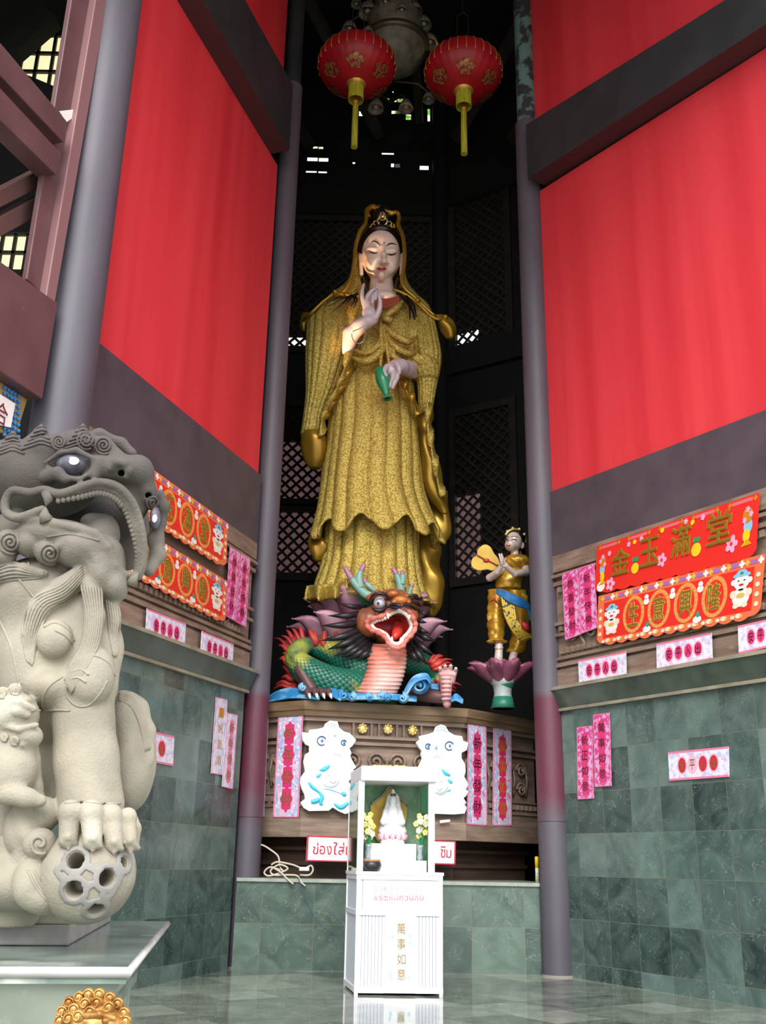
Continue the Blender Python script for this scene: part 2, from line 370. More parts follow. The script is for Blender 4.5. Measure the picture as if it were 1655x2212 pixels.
# pale putty seam along the panel edge
# ---------------- columns ----------------
cl = at(584, 1000, 12.94); cr = at(1166, 1000, 12.65); cf = at(161, 680, 8.42)
cl0 = (cl[0], cl[1]); cr0 = (cr[0], cr[1]); cf0 = (cf[0]+.0, cf[1])
def height_mix(name, m0, za, zb, col, soft=.25):           # a coat of another paint between two heights, with a ragged edge
    m = m0.copy(); m.name = name; t = m.node_tree; b = t.nodes['Principled BSDF']; N = t.nodes.new; L = t.links.new; src = b.inputs['Base Color'].links[0].from_socket
    g = N('ShaderNodeNewGeometry'); s_ = N('ShaderNodeSeparateXYZ'); L(g.outputs['Position'], s_.inputs[0]); n = N('ShaderNodeTexNoise'); n.inputs['Scale'].default_value = 2.2; n.inputs['Detail'].default_value = 6; L(g.outputs['Position'], n.inputs['Vector'])
    a = N('ShaderNodeMath'); a.operation = 'MULTIPLY_ADD'; L(n.outputs[0], a.inputs[0]); a.inputs[1].default_value = .9; L(s_.outputs[2], a.inputs[2])
    r1 = N('ShaderNodeMapRange'); r1.inputs[1].default_value = za+.45-soft; r1.inputs[2].default_value = za+.45+soft; L(a.outputs[0], r1.inputs[0])
    r2 = N('ShaderNodeMapRange'); r2.inputs[1].default_value = zb+.45-.05; r2.inputs[2].default_value = zb+.45+.05; r2.inputs[3].default_value = 1; r2.inputs[4].default_value = 0; L(s_.outputs[2], r2.inputs[0])
    mu = N('ShaderNodeMath'); mu.operation = 'MULTIPLY'; L(r1.outputs[0], mu.inputs[0]); L(r2.outputs[0], mu.inputs[1]); m2 = N('ShaderNodeMath'); m2.operation = 'MULTIPLY'; L(mu.outputs[0], m2.inputs[0]); m2.inputs[1].default_value = .85
    x = N('ShaderNodeMix'); x.data_type = 'RGBA'; L(m2.outputs[0], x.inputs[0]); L(src, x.inputs[6]); x.inputs[7].default_value = col; L(x.outputs[2], b.inputs['Base Color']); return m
COLL = height_mix('column_paint_with_maroon', COLM, 1.75, 2.75, rgb(104, 40, 60))
def column(c, r, rt, zj, label, maroon=True, turq=False):
    t = thing('column', label, 'column', (c[0], c[1], 0))
    z0 = 1.0 if maroon else 0
    obj('lower_shaft', MB().lathe((c[0], c[1], 0), [(r, -.01), (r, 1.7)], 28), COLL if maroon else COLM, t, angle=40)
    obj('shaft', MB().lathe((c[0], c[1], 0), [(r, 1.69), (r, zj)], 28), COLL if maroon else COLM, t, angle=40)
    obj('upper_shaft', MB().lathe((c[0], c[1], 0), [(rt, zj), (rt, 20)], 28), TURQ if turq else BEAMP, t, angle=40)
    obj('base_plaster', MB().lathe((c[0], c[1], 0), [(r+.012, 0), (r+.006, .018)], 20), MATS['dull_base'] if 'dull_base' in MATS else mat('dull_base', rgb(140, 134, 126), .8), t)
column(cl0, .165, .135, 12.9, 'grey-purple round column with maroon lower stretch, left of the altar opening')
column(cr0, .185, .15, 12.0, 'grey-purple round column with flaking turquoise top, right of the altar opening', turq=True)
column(cf0, .262, .262, 15.0, 'thick slate-grey round column behind the stone lion, left of the left red panel', maroon=False)
# ---------------- forecourt floor ----------------
FT = tile_mat('floor_marble', .6, .6, .1, .1, dark=rgb(44, 60, 60), light=rgb(176, 182, 166), vein=rgb(205, 205, 190), rough=.06, mort=.004, grout=rgb(90, 96, 92))
FT.node_tree.nodes['Principled BSDF'].inputs['Specular IOR Level'].default_value = .32
m = MB().box((0, 5, -.1), (20, 26, .2))
fl_ang = math.radians(33)
struct(obj('floor', m, FT, uv=lambda p: (p[0]*math.cos(fl_ang)+p[1]*math.sin(fl_ang), -p[0]*math.sin(fl_ang)+p[1]*math.cos(fl_ang))))
struct(obj('ground', MB().box((0, -34, -.12), (90, 52, .2)), mat('grey_paving', rgb(170, 168, 160), .9, c2=rgb(150, 148, 140), ns=.6)))
# ---------------- low marble platform between the columns ----------------
PT = tile_mat('platform_marble', .62, .5, -1.35, .0, dark=rgb(46, 66, 60), light=rgb(130, 152, 138), vein=rgb(170, 185, 175), rough=.25, mort=.006)
PY = 12.72
pl = obj('marble_platform', MB().hexa([(-1.66, PY, 0), (2.12, PY-.02, 0), (1.9, 16.3, 0), (-2.2, 16.9, 0)], [(-1.66, PY, .96), (2.12, PY-.02, .96), (1.9, 16.3, .96), (-2.2, 16.9, .96)]), PT, uv=lambda p: (p[0], p[2]))
tag(pl, 'low green marble platform carrying the altar between the two columns', 'platform')
obj('pale_edge', MB().hexa([(-1.66, PY-.03, .96), (2.14, PY-.05, .96), (1.9, 16.3, .96), (-2.2, 16.9, .96)], [(-1.66, PY-.03, 1.0), (2.14, PY-.05, 1.0), (1.9, 16.3, 1.0), (-2.2, 16.9, 1.0)]), mat('pale_marble', rgb(176, 184, 172), .3, c2=rgb(140, 150, 138), ns=5), pl)
# ---------------- altar ----------------
AZ = 3.14
A0 = np.array([-.955, 12.93]); B0 = np.array([1.155, 13.40])
AL = A0+np.array([-1.0, .62]); AR = B0+np.array([1.15, 1.15])
def plane_key(key, p, q):
    d = (q-p)/np.linalg.norm(q-p); n = np.array([d[1], -d[0]]); n = n if n @ p < 0 else -n
    WALLS[key] = (p, d, n)
ins = .11
def shift(p, q, o): d = (q-p)/np.linalg.norm(q-p); n = np.array([d[1], -d[0]]); n = n if n @ p < 0 else -n; return p-n*o, q-n*o
def inter(p, d, q, e):
    M = np.array([[d[0], -e[0]], [d[1], -e[1]]]); t = np.linalg.solve(M, q-p); return p+d*t[0]
def ring(o):                                               # altar outline inset by o
    l0, l1 = shift(AL, A0, o); f0, f1 = shift(A0, B0, o); r0, r1 = shift(B0, AR, o)
    a = inter(l0, l1-l0, f0, f1-f0); b = inter(f0, f1-f0, r0, r1-r0)
    return [l0, a, b, r1]
def prism(m, o, z0, z1, o1=None):
    R0 = ring(o); R1 = ring(o if o1 is None else o1); bk = [np.array([1.9, 16.0]), np.array([-1.8, 16.2])]
    P0 = [(*p, z0) for p in R0+bk]; P1 = [(*p, z1) for p in R1+bk]; n = len(P0)
    m.add(P0+P1, [tuple(range(n))[::-1], tuple(range(n, 2*n))]+[(k, (k+1) % n, n+(k+1) % n, n+k) for k in range(n)]); return m
R_ = ring(ins); plane_key('AL', R_[1], R_[0]); plane_key('AF', R_[1], R_[2]); plane_key('AR', R_[2], R_[3])
altar = thing('altar', 'carved grey-brown timber altar with angled sides on the low marble platform', 'altar', (0, 14, 1.0))
m = MB(); prism(m, .34, 1.0, 1.52); prism(m, .30, 1.15, 1.2); prism(m, .26, 1.33, 1.37); obj('plinth', m, WOODD, altar)
m = MB(); prism(m, ins+.02, 1.5, 2.95); prism(m, ins-.07, 1.48, 1.70); prism(m, ins-.03, 1.70, 1.84); prism(m, ins-.05, 1.84, 1.87); prism(m, ins, 1.87, 1.89)
for z0, z1, o in ((2.0, 2.02, .0), (2.62, 2.66, -.03), (2.70, 2.74, -.05), (2.90, 2.97, -.05)): prism(m, ins+o, z0, z1)
for key, n_ in (('AL', 9), ('AF', 21), ('AR', 16)):
    Lw = np.linalg.norm((R_[2]-R_[1]) if key == 'AF' else (R_[0]-R_[1]) if key == 'AL' else (R_[3]-R_[2]))
    for k in range(n_):
        s = (k+.4)/n_*Lw; P = [wall_pt(key, s+a, z, o) for z in (1.91, 1.97) for a, o in ((0, 0), (.05, 0), (.05, .03), (0, .03))]
        m.hexa(P[:4], P[4:])
obj('body', m, WOOD, altar)
m = MB(); prism(m, .02, 2.96, 3.04, -.01); prism(m, -.02, 3.03, AZ, -.04); obj('top', m, WOODL, altar)
m = MB()                                                   # carved scrolls
def scroll(key, s, z, r, sgn=1, turns=1.6, off=.015, w=.02):
    P = []
    for t in np.linspace(0, 1, 18):
        a = t*turns*2*math.pi; rr = r*(1-.8*t); P.append(wall_pt(key, s+sgn*rr*math.cos(a), z+rr*math.sin(a), off))
    m.tube(P, w, 6)
for k in range(4):
    sg = 1 if k % 2 else -1
    scroll('AF', .62+.3*k, 2.42, .12, sg); scroll('AF', .5+.36*k, 2.2, .10, -sg)
for key, Lw in (('AL', 1.1), ('AR', 1.5)):
    s = .12
    while s < Lw:
        for z in (2.18, 2.44): scroll(key, s, z, .10, 1 if int(s*10) % 2 else -1)
        m.tube([wall_pt(key, s+.1, 2.1, .01), wall_pt(key, s+.13, 2.3, .02), wall_pt(key, s+.1, 2.5, .01)], .015, 6); s += .28
pieces('scroll_carving', m, WOOD, altar, smooth=True)
GOLDL = mat('gold_leaf', rgb(226, 190, 96), .3, .6, c2=rgb(250, 235, 170), ns=18, bump=(30, .5, .01))
for k, (u, v) in enumerate(((783, 1574), (838, 1575), (891, 1578))):   # three gilt rosettes in square frames
    s, z = wall_px('AF', u, v, .02); m = MB()
    for a, b, w_, h_ in ((0, .115, .27, .03), (0, -.115, .27, .03), (.12, 0, .03, .2), (-.12, 0, .03, .2)):
        P = [wall_pt('AF', s+a+i*w_/2, z+b+j*h_/2, o) for o in (-.02, .035) for i, j in ((-1, -1), (1, -1), (1, 1), (-1, 1))]; m.hexa(P[:4], P[4:])
    fr = obj('rosette_frame', m, WOOD, altar); m = MB(); a_, d_, n_ = WALLS['AF']
    ax = (np.array([d_[0], d_[1], 0]), np.array([0, 0, 1.]), np.array([n_[0], n_[1], 0]))
    m.ball(wall_pt('AF', s, z, .02), (.07, .07, .035), 14, ax)
    for q in range(8):
        m.ball(wall_pt('AF', s+.05*math.cos(q*math.pi/4), z+.05*math.sin(q*math.pi/4), .04), .022, 8)
    tag(obj('rosette', m, GOLDL, fr, smooth=True), 'gilded flower rosette')
# ---------------- writing and signs ----------------
_G = {}
def glyph(ch):
    if ch not in _G:
        c = bpy.data.curves.new('glyph', 'FONT'); c.body = ch; c.resolution_u = 2
        o = bpy.data.objects.new('glyph', c); COL.objects.link(o); dg = bpy.context.evaluated_depsgraph_get(); dg.update()
        me = o.evaluated_get(dg).to_mesh(); V = np.array([v.co[:2] for v in me.vertices]) if len(me.vertices) else np.zeros((1, 2)); F = [tuple(p.vertices) for p in me.polygons]
        bpy.data.objects.remove(o); bpy.data.curves.remove(c)
        lo = V.min(0); hi = V.max(0); _G[ch] = ((V-lo)/np.maximum(hi-lo, 1e-6), F)
    return _G[ch]
class Board:                                              # four photo corners TL TR BR BL on a wall plane -> unit square frame
    def __init__(s, key, TL, TR, BR, BL, off=.02):
        s.key = key; s.off = off; s.c = [np.array(wall_px(key, *p, off)) for p in (TL, TR, BR, BL)]
        s.w = np.linalg.norm(s.c[1]-s.c[0]); s.h = np.linalg.norm(s.c[3]-s.c[0])
    def P(s, x, y, o=0.0):                                 # x right, y down, in 0..1
        q = s.c[0]*(1-x)*(1-y)+s.c[1]*x*(1-y)+s.c[2]*x*y+s.c[3]*(1-x)*y
        return wall_pt(s.key, q[0], q[1], s.off+o)
    def poly(s, m, pts, o=.002, t=.0):
        n = len(pts); V = [s.P(x, y, o) for x, y in pts]
        if t: V += [s.P(x, y, o-t) for x, y in pts]
        F = [tuple(range(n))]
        if t: F += [tuple(range(2*n-1, n-1, -1))]+[(k, n+k, n+(k+1) % n, (k+1) % n) for k in range(n)]
        m.add(V, F); return m
    def rect(s, m, x0, y0, x1, y1, o=.002, t=0.0): return s.poly(m, [(x0, y1), (x1, y1), (x1, y0), (x0, y0)], o, t)
    def disc(s, m, x, y, rx, ry=None, o=.002, n=18, t=0.0, a0=0, squash=None):
        ry = rx*s.w/s.h if ry is None else ry
        return s.poly(m, [(x+rx*math.cos(2*math.pi*k/n+a0), y-ry*math.sin(2*math.pi*k/n+a0)) for k in range(n)], o, t)
    def star(s, m, x, y, r, n=5, o=.003, f=.55):
        ry = r*s.w/s.h; N = n*4
        return s.poly(m, [(x+r*(f+(1-f)*abs(math.cos(n*math.pi*k/N)))*math.cos(2*math.pi*k/N), y-ry*(f+(1-f)*abs(math.cos(n*math.pi*k/N)))*math.sin(2*math.pi*k/N)) for k in range(N)], o)
    def line(s, m, pts, w, o=.003):
        for a, b in zip(pts[:-1], pts[1:]):
            a = np.array(a, float); b = np.array(b, float); sc = np.array([s.w, s.h]); d = (b-a)*sc; L = np.linalg.norm(d)+1e-9; nn = np.array([-d[1], d[0]])/L*w/2/sc
            s.poly(m, [tuple(a+nn), tuple(b+nn), tuple(b-nn), tuple(a-nn)], o)
    def text(s, m, ch, x0, y0, x1, y1, o=.005, grow=0.0):
        V, F = glyph(ch); m.add([s.P(x0+(x1-x0)*a, y1-(y1-y0)*b, o) for a, b in V], F)
PINKP = mat('pink_pattern_paper', rgb(236, 198, 222), .4, c2=rgb(176, 200, 236), ns=14, lo=.45, hi=.55, layers=((rgb(240, 240, 252), 22, .55, .62), (rgb(226, 120, 170), 17, .62, .66)))
PALEP = mat('pale_pattern_paper', rgb(240, 236, 248), .35, c2=rgb(200, 206, 240), ns=16, lo=.48, hi=.6, layers=((rgb(240, 170, 205), 20, .60, .66),))
MAGP = mat('magenta_pattern_paper', rgb(226, 70, 150), .4, c2=rgb(240, 170, 215), ns=18, lo=.48, hi=.55, layers=((rgb(206, 196, 240), 24, .56, .6),))
MAG = mat('magenta_print', rgb(228, 60, 120), .4); PINK = mat('pink_print', rgb(240, 130, 165), .4)
CRIM = mat('crimson_print', rgb(214, 40, 70), .4); INK = mat('dark_ink', rgb(60, 24, 36), .5)
OLIVE = mat('dull_gold_print', rgb(150, 124, 48), .35, .3); GOLDP = mat('gold_print', rgb(222, 150, 40), .35, .25); GOLDY = mat('pale_gold_print', rgb(244, 205, 90), .35, .2)
REDP = mat('scarlet_print', rgb(236, 48, 40), .4); ORNG = mat('orange_print', rgb(244, 118, 76), .4); WHT = mat('white_print', rgb(246, 240, 236), .4)
SKY = mat('sky_blue_print', rgb(140, 200, 235), .4); GRN = mat('green_print', rgb(60, 150, 90), .4); YEL = mat('yellow_print', rgb(248, 206, 40), .4); PNKF = mat('flower_pink_print', rgb(248, 170, 205), .4)
PUR = mat('violet_print', rgb(170, 110, 190), .4); BLACK = mat('black_gloss', rgb(18, 18, 20), .3)
def plaque(key, TL, TR, BR, BL, text, label, group, base=None, ink=None, skip=(), oval=None):
    b = Board(key, TL, TR, BR, BL, .10 if key in 'LR' and (TL[1] < 1460) else .015); m = MB(); b.rect(m, 0, 0, 1, 1, 0, .008)
    o = obj('greeting_plaque', m, base or PALEP); tag(o, label, 'sign', group)
    m = MB()
    for y in (0, .93): b.rect(m, 0, y, 1, y+.07, .001)
    obj('border', m, PINK, o)
    m = MB(); m2 = MB(); m3 = MB(); n = len(text)
    for k, ch in enumerate(text):
        x = .15+.7*(k+.5)/n
        b.disc(m3, x, .5, .085, .32, .001, 20)
        if k not in skip: b.disc(m, x, .5, .066, .26, .002, 20)
        if ch != ' ': b.text(m2, ch, x-.045, .32, x+.045, .68, .004)
    pieces('oval_rim', m3, mat('rim_pink_print', rgb(246, 190, 215), .4), o)
    pieces('oval_patch', m, oval or MAG, o); obj('lettering', m2, ink or INK, o); return o
def couplet(key, TL, TR, BR, BL, text, label, base=None, patch=None, ink=None, off=.02, group=None, cw=.44):
    off = .075 if key[0] == 'A' else off
    b = Board(key, TL, TR, BR, BL, off); m = MB(); b.rect(m, 0, 0, 1, 1, 0, .006); o = obj('vertical_couplet', m, base or PINKP); tag(o, label, 'banner', group)
    m = MB()
    for a in ((0, 0, 1, .012), (0, .988, 1, 1), (0, 0, .05, 1), (.95, 0, 1, 1)): b.rect(m, *a, o=.001)
    obj('border', m, PINK, o); m = MB(); m2 = MB(); n = len(text); h = .84/n
    for k, ch in enumerate(text):
        y = .09+h*(k+.5)
        b.poly(m, [(.5+cw/2*math.cos(t)*(1+.12*math.cos(8*t)), y-h*.56*math.sin(t)*(1+.1*math.cos(8*t))) for t in np.linspace(0, 2*math.pi, 33)[:-1]], .002+.0003*k)
        if ch != ' ': b.text(m2, ch, .5-cw*.42, y-h*.3, .5+cw*.42, y+h*.3, .005)
    obj('centre_patch', m, patch or MAG, o); obj('lettering', m2, ink or OLIVE, o); return o
# altar couplets
couplet('AL', (601, 1545), (655, 1541), (645, 1766), (589, 1766), '新年發財', 'pink vertical banner with gold characters on the altar, left of the foam lion cut-outs')
couplet('AL', (570, 1546), (580, 1546), (570, 1764), (558, 1764), '新年發財', 'thin sliver of a pink vertical banner half hidden behind the left column')
couplet('AR', (1011, 1562), (1051, 1567), (1053, 1784), (1009, 1781), '新年發財', 'pink vertical banner with black characters on the altar, right of the foam lion cut-outs', ink=INK)
couplet('AR', (1066, 1569), (1105, 1575), (1106, 1784), (1065, 1784), '萬事如意', 'pink vertical banner with gold characters on the altar, nearest the right column', patch=mat('rose_print', rgb(236, 50, 100), .4), ink=GOLDP)
# narrow magenta couplets beside the big banners and on the marble
couplet('R', (1214, 1240), (1248, 1228), (1256, 1370), (1221, 1383), '恭喜發財', 'left one of two magenta couplets high on the right wall beside the column', MAGP, MAG, INK, .09)
couplet('R', (1250, 1227), (1284, 1216), (1291, 1356), (1256, 1369), '新年快樂', 'right one of two magenta couplets high on the right wall, touching the big banners', MAGP, MAG, INK, .09)
couplet('L', (497, 1180), (520, 1195), (508, 1342), (487, 1330), '恭喜發財', 'left one of two magenta couplets high on the left wall beside the banners', MAGP, MAG, INK, .09)
couplet('L', (520, 1195), (541, 1207), (532, 1355), (509, 1343), '新年快樂', 'right one of two magenta couplets high on the left wall, next to the column', MAGP, MAG, INK, .09)
couplet('R', (1246, 1571), (1280, 1567), (1283, 1725), (1248, 1727), '新正如意', 'magenta couplet lower on the right marble wall, nearest the right column', MAGP, MAG, INK, .015)
couplet('R', (1281, 1544), (1317, 1539), (1321, 1698), (1285, 1700), '萬事如意', 'faded magenta and white couplet on the right marble wall, overlapping its neighbour', MAGP, MAG, INK, .03)
couplet('L', (467, 1505), (492, 1511), (484, 1675), (456, 1671), '一帆風順', 'white couplet with gold characters on the left marble wall', PALEP, PALEP, GOLDP, .015)
couplet('L', (491, 1539), (514, 1544), (503, 1705), (480, 1700), '新年發財', 'pink and white couplet hanging lower on the left marble wall, next to the column', PALEP, PINK, OLIVE, .03)
# small four-oval plaques
plaque('R', (1249, 1427), (1352, 1407), (1353, 1464), (1251, 1478), '安平人出', 'white plaque with four magenta ovals low on the right frieze, nearest the column', None)
plaque('R', (1418, 1391), (1537, 1367), (1539, 1424), (1419, 1447), '安平入出', 'white plaque with four magenta ovals on the right frieze, middle of the row of three', None)
plaque('R', (1594, 1352), (1716, 1325), (1718, 1384), (1596, 1413), '安平入出', 'white plaque with magenta ovals on the right frieze, cut by the photo edge', None)
plaque('L', (318, 1314), (402, 1347), (399, 1403), (315, 1374), '安平入出', 'white plaque with four magenta ovals on the left frieze beside the stone lion', None)
plaque('L', (437, 1363), (505, 1391), (502, 1444), (433, 1419), '安平入出', 'white plaque with four magenta ovals on the left frieze, nearest the column', None)
plaque('R', (1443, 1625), (1574, 1612), (1575, 1678), (1446, 1687), '安平入出', 'faded white plaque with red ovals on the right marble wall', None, ink=OLIVE, skip=(1,), oval=CRIM)
plaque('L', (258, 1564), (377, 1590), (374, 1655), (256, 1632), '安平入出', 'white plaque with red ovals on the left marble wall, half hidden by the stone lion', None, ink=OLIVE, skip=(0, 2), oval=CRIM)
# big festive banners
def scallop(n, depth, x0=0.0, x1=1.0, r=.06):
    pts = [(x1-.0, .0)]
    P = [(x0, 0.0), (x1, 0.0), (x1, .80)]
    for k in range(6): a = k/6*math.pi/2; P.append((x1-r*.8+r*.8*math.cos(a), .80+.13*math.sin(a)))
    for k in range(n*6+1):
        t = k/(n*6); x = x1-r-(x1-x0-2*r)*t; P.append((x, .93+depth*abs(math.sin(t*n*math.pi))))
    for k in range(6): a = math.pi/2*(1+k/6); P.append((x0+r*.8+r*.8*math.cos(a), .80+.13*math.sin(a)))
    P.append((x0, .80)); return P[::-1]
def gold_text(b, o, ch, x0, y0, x1, y1, mt, edge):
    m = MB()
    for dx, dy in ((-.004, 0), (.004, 0), (0, -.012), (0, .012), (-.003, -.009), (.003, .009), (.003, -.009), (-.003, .009)): b.text(m, ch, x0+dx, y0+dy, x1+dx, y1+dy, .010+abs(dx)*.1)
    e = obj('character_outline', m, edge, o); m = MB(); b.text(m, ch, x0, y0, x1, y1, .016); obj('character', m, mt, e)
def fish(b, o, x, y, s, flip):
    m = MB(); f = -1 if flip else 1
    b.disc(m, x, y-.16, .030*s, .12, .006, 16); obj('fish_head', m, GOLDP, o); m = MB(); b.disc(m, x+.004*f, y, .026*s, .12, .005, 16); obj('fish_body', m, SKY, o)
    m = MB(); b.disc(m, x-.002, y+.14, .022*s, .1, .006, 14); b.poly(m, [(x-.03, y+.3), (x, y+.2), (x+.03, y+.28), (x+.01, y+.22)][::-1], .006); pieces('fish_tail', m, YEL, o)
    m = MB(); [b.star(m, x+.02*f*math.sin(k*2.), y-.25+k*.08, .013, 5, .008) for k in range(3)]; pieces('fish_fin', m, PNKF, o)
def prosperity():
    b = Board('R', (1289, 1181), (1640, 1064), (1631, 1212), (1285, 1290), .10)
    m = MB(); b.poly(m, scallop(9, .04), 0, .012); o = obj('festive_banner', m, REDP)
    tag(o, 'red banner with four gold characters and a fish at each end, upper right wall', 'banner')
    m = MB(); m2 = MB()
    for k in range(5):
        x = .02+.205*k; b.rect(m, x+.02, .03, x+.13, .085, .002); b.star(m2, x+.145, .06, .012, 4, .004); b.star(m2, x+.01, .06, .012, 4, .004)
    pieces('border_strip', m, mat('border_pink_print', rgb(230, 110, 120), .4), o); pieces('border_star', m2, GOLDP, o)
    for ch, x0, x1, y0, y1 in (('金', .12, .245, .2, .68), ('玉', .315, .44, .16, .66), ('滿', .515, .635, .13, .64), ('堂', .73, .865, .1, .6)): gold_text(b, o, ch, x0, y0, x1, y1, OLIVE, GOLDP)
    m = MB(); m2 = MB(); m3 = MB(); m4 = MB()
    for x, y, r in ((.46, .62, .032), (.115, .82, .034), (.87, .66, .036)): b.star(m, x, y, r, 5, .006, .6); b.disc(m2, x, y, .008, None, .009, 8)
    for x, y in ((.235, .16), (.32, .13), (.6, .08), (.70, .10), (.1, .22)): b.star(m, x, y, .014, 5, .006, .6)
    pieces('blossom', m, PNKF, o); pieces('blossom_centre', m2, REDP, o)
    for x, y, r in ((.285, .64, .026), (.67, .60, .029)): b.disc(m3, x, y, r, r*b.w/b.h*.95, .006, 16); b.star(m4, x, y-.16, .024, 2, .007, .3)
    for x, y in ((.275, .15), (.455, .10), (.64, .13)): b.disc(m3, x, y, .012, .045, .006, 10)
    pieces('lemon', m3, YEL, o); pieces('lemon_leaf', m4, GRN, o)
    fish(b, o, .95, .45, .9, False); fish(b, o, .055, .5, .7, True)
    m = MB(); b.disc(m, .045, .82, .03, .1, .005, 14); obj('water_splash', m, WHT, o)
    return o
def baby(b, o, x, y, s):
    m = MB(); b.disc(m, x, y+.22*s, .044*s, .15*s, .005, 20); e = obj('lucky_child', m, WHT, o); m = MB(); b.disc(m, x, y, .040*s, .115*s, .008, 20)
    for q in (-1, 1): b.disc(m, x+.042*s*q, y-.01, .012*s, .045*s, .007, 10)
    obj('head', m, WHT, e); m = MB()
    for q in (-1, 1): b.disc(m, x+.040*s*q, y+.17*s, .016*s, .06*s, .007, 10); b.disc(m, x+.022*s*q, y+.35*s, .016*s, .04*s, .008, 10)
    pieces('limb', m, mat('cream_print', rgb(250, 224, 196), .4), e)
    m = MB(); b.disc(m, x, y-.13*s, .028*s, .055*s, .010, 12); b.disc(m, x-.03*s, y-.10*s, .014*s, .03*s, .0095, 8); b.disc(m, x+.03*s, y-.10*s, .014*s, .03*s, .009, 8); obj('hat', m, SKY, e); obj('hat_jewel', b.disc(MB(), x, y-.13*s, .010*s, .022*s, .012, 8), GRN, e)
    m = MB(); b.disc(m, x-.015*s, y-.02*s, .006*s, .009*s, .010, 8); b.disc(m, x+.015*s, y-.02*s, .006*s, .009*s, .010, 8); pieces('closed_eye', m, BLACK, e)
    obj('smile', b.disc(MB(), x, y+.045*s, .013*s, .018*s, .010, 8), CRIM, e); obj('bow_tie', b.disc(MB(), x, y+.115*s, .014*s, .014*s, .010, 8), BLACK, e); obj('gold_ingot', b.disc(MB(), x, y+.2*s, .022*s, .035*s, .009, 10), GOLDY, e)
def business(key, TL, TR, BR, BL, label, off=.10, chars='生意興隆'):
    b = Board(key, TL, TR, BR, BL, off); m = MB(); b.poly(m, scallop(11, .05), 0, .012); o = obj('festive_banner', m, ORNG); tag(o, label, 'banner')
    m = MB(); b.rect(m, .045, .16, .955, .84, .002); obj('scarlet_field', m, REDP, o)
    m = MB(); m2 = MB(); m3 = MB()
    for k in range(10):
        x = .03+.098*k; b.rect(m, x+.02, .045, x+.055, .115, .004); b.star(m2, x+.075, .08, .016, 4, .005); b.star(m3, x+.005, .08, .014, 4, .005)
    pieces('border_flower', m, PUR, o); pieces('border_blossom', m2, WHT, o); pieces('border_star', m3, GOLDY, o)
    m = MB(); m2 = MB()
    for k in range(11):
        x = .06+.081*k; b.disc(m, x+.02, .89, .018, .04, .004, 10); b.disc(m, x-.012, .90, .012, .03, .004, 10); b.star(m2, x+.035, .90, .009, 4, .006)
    for y in (.3, .45, .6, .75):
        for x in (.022, .978): b.disc(m, x, y, .012, .04, .004, 8)
    pieces('lower_flower', m, mat('cream_print', rgb(250, 224, 196), .4), o); pieces('lower_star', m2, GOLDY, o)
    for k, ch in enumerate(chars):
        x = .255+.165*k; m = MB(); m2 = MB(); b.disc(m, x, .5, .072, .34, .004, 28); b.disc(m2, x, .5, .052, .27, .006, 28)
        r = obj('medallion', m, mat('medallion_print', rgb(240, 150, 84), .4), o); obj('medallion_field', m2, REDP, r); m = MB()
        for q in range(22): a = q/22*2*math.pi; b.disc(m, x+.062*math.cos(a), .5+.305*math.sin(a), .005, .018, .007, 6)
        pieces('bead', m, GOLDY, r); gold_text(b, r, ch, x-.035, .28, x+.035, .70, OLIVE, GOLDY) if False else None
        m = MB()
        for dx, dy in ((-.004, 0), (.004, 0), (0, -.012), (0, .012)): b.text(m, ch, x-.036+dx, .28+dy, x+.036+dx, .71+dy, .009)
        obj('character_outline', m, GOLDY, r); m = MB(); b.text(m, ch, x-.036, .28, x+.036, .71, .014); obj('character', m, OLIVE, r)
    m = MB()
    for k in range(3): x = .3375+.165*k; b.disc(m, x, .24, .014, .05, .006, 10); b.disc(m, x, .32, .019, .06, .006, 10)
    pieces('gourd', m, WHT, o); m = MB(); m2 = MB()
    for x in (.35, .66): b.disc(m, x, .82, .026, .06, .008, 12); b.disc(m2, x+.004, .74, .012, .05, .009, 8)
    pieces('ingot', m, WHT, o); pieces('ingot_cap', m2, mat('teal_print', rgb(50, 160, 140), .4), o)
    baby(b, o, .105, .40, 1.0); baby(b, o, .895, .36, 1.05); return o
prosperity()
business('R', (1293, 1288), (1652, 1196), (1640, 1338), (1289, 1400), 'orange-red scalloped banner with four ringed gold characters, lower on the right wall')
business('L', (259, 962), (493, 1131), (488, 1233), (246, 1080), 'orange-red scalloped banner, upper of two on the left wall, partly behind the stone lion', .12, '金玉滿堂')
business('L', (252, 1110), (490, 1255), (487, 1352), (239, 1222), 'orange-red scalloped banner, lower of two on the left wall, partly behind the stone lion', .10)
# Thai notice on the altar
b = Board('AF', (664, 1805), (985, 1817), (984, 1868), (661, 1860), .12); m = MB(); b.rect(m, 0, 0, 1, 1, 0, .02); o = obj('thai_notice', m, mat('white_board', rgb(240, 238, 244), .4))
tag(o, 'white board with red Thai letters low on the altar behind the shrine cabinet', 'sign')
m = MB()
for a in ((0, 0, 1, .05), (0, .95, 1, 1), (0, 0, .01, 1), (.99, 0, 1, 1)): b.rect(m, *a, o=.001)
obj('red_edge', m, CRIM, o); m = MB()
x = .04
for ch, w_, y0 in (('ข่', .036, .27), ('อ', .036, .38), ('ง', .034, .38), ('ใ', .026, .22), ('ส่', .04, .22), ('เ', .016, .38)):
    b.text(m, ch, x, y0, x+w_, .72); x += w_+.009
for ch, x_, y0 in (('ซิ', .895, .24), ('ม', .935, .38)): b.text(m, ch, x_, y0, x_+.034, .72)
obj('lettering', m, mat('red_lettering', rgb(196, 40, 60), .4), o)
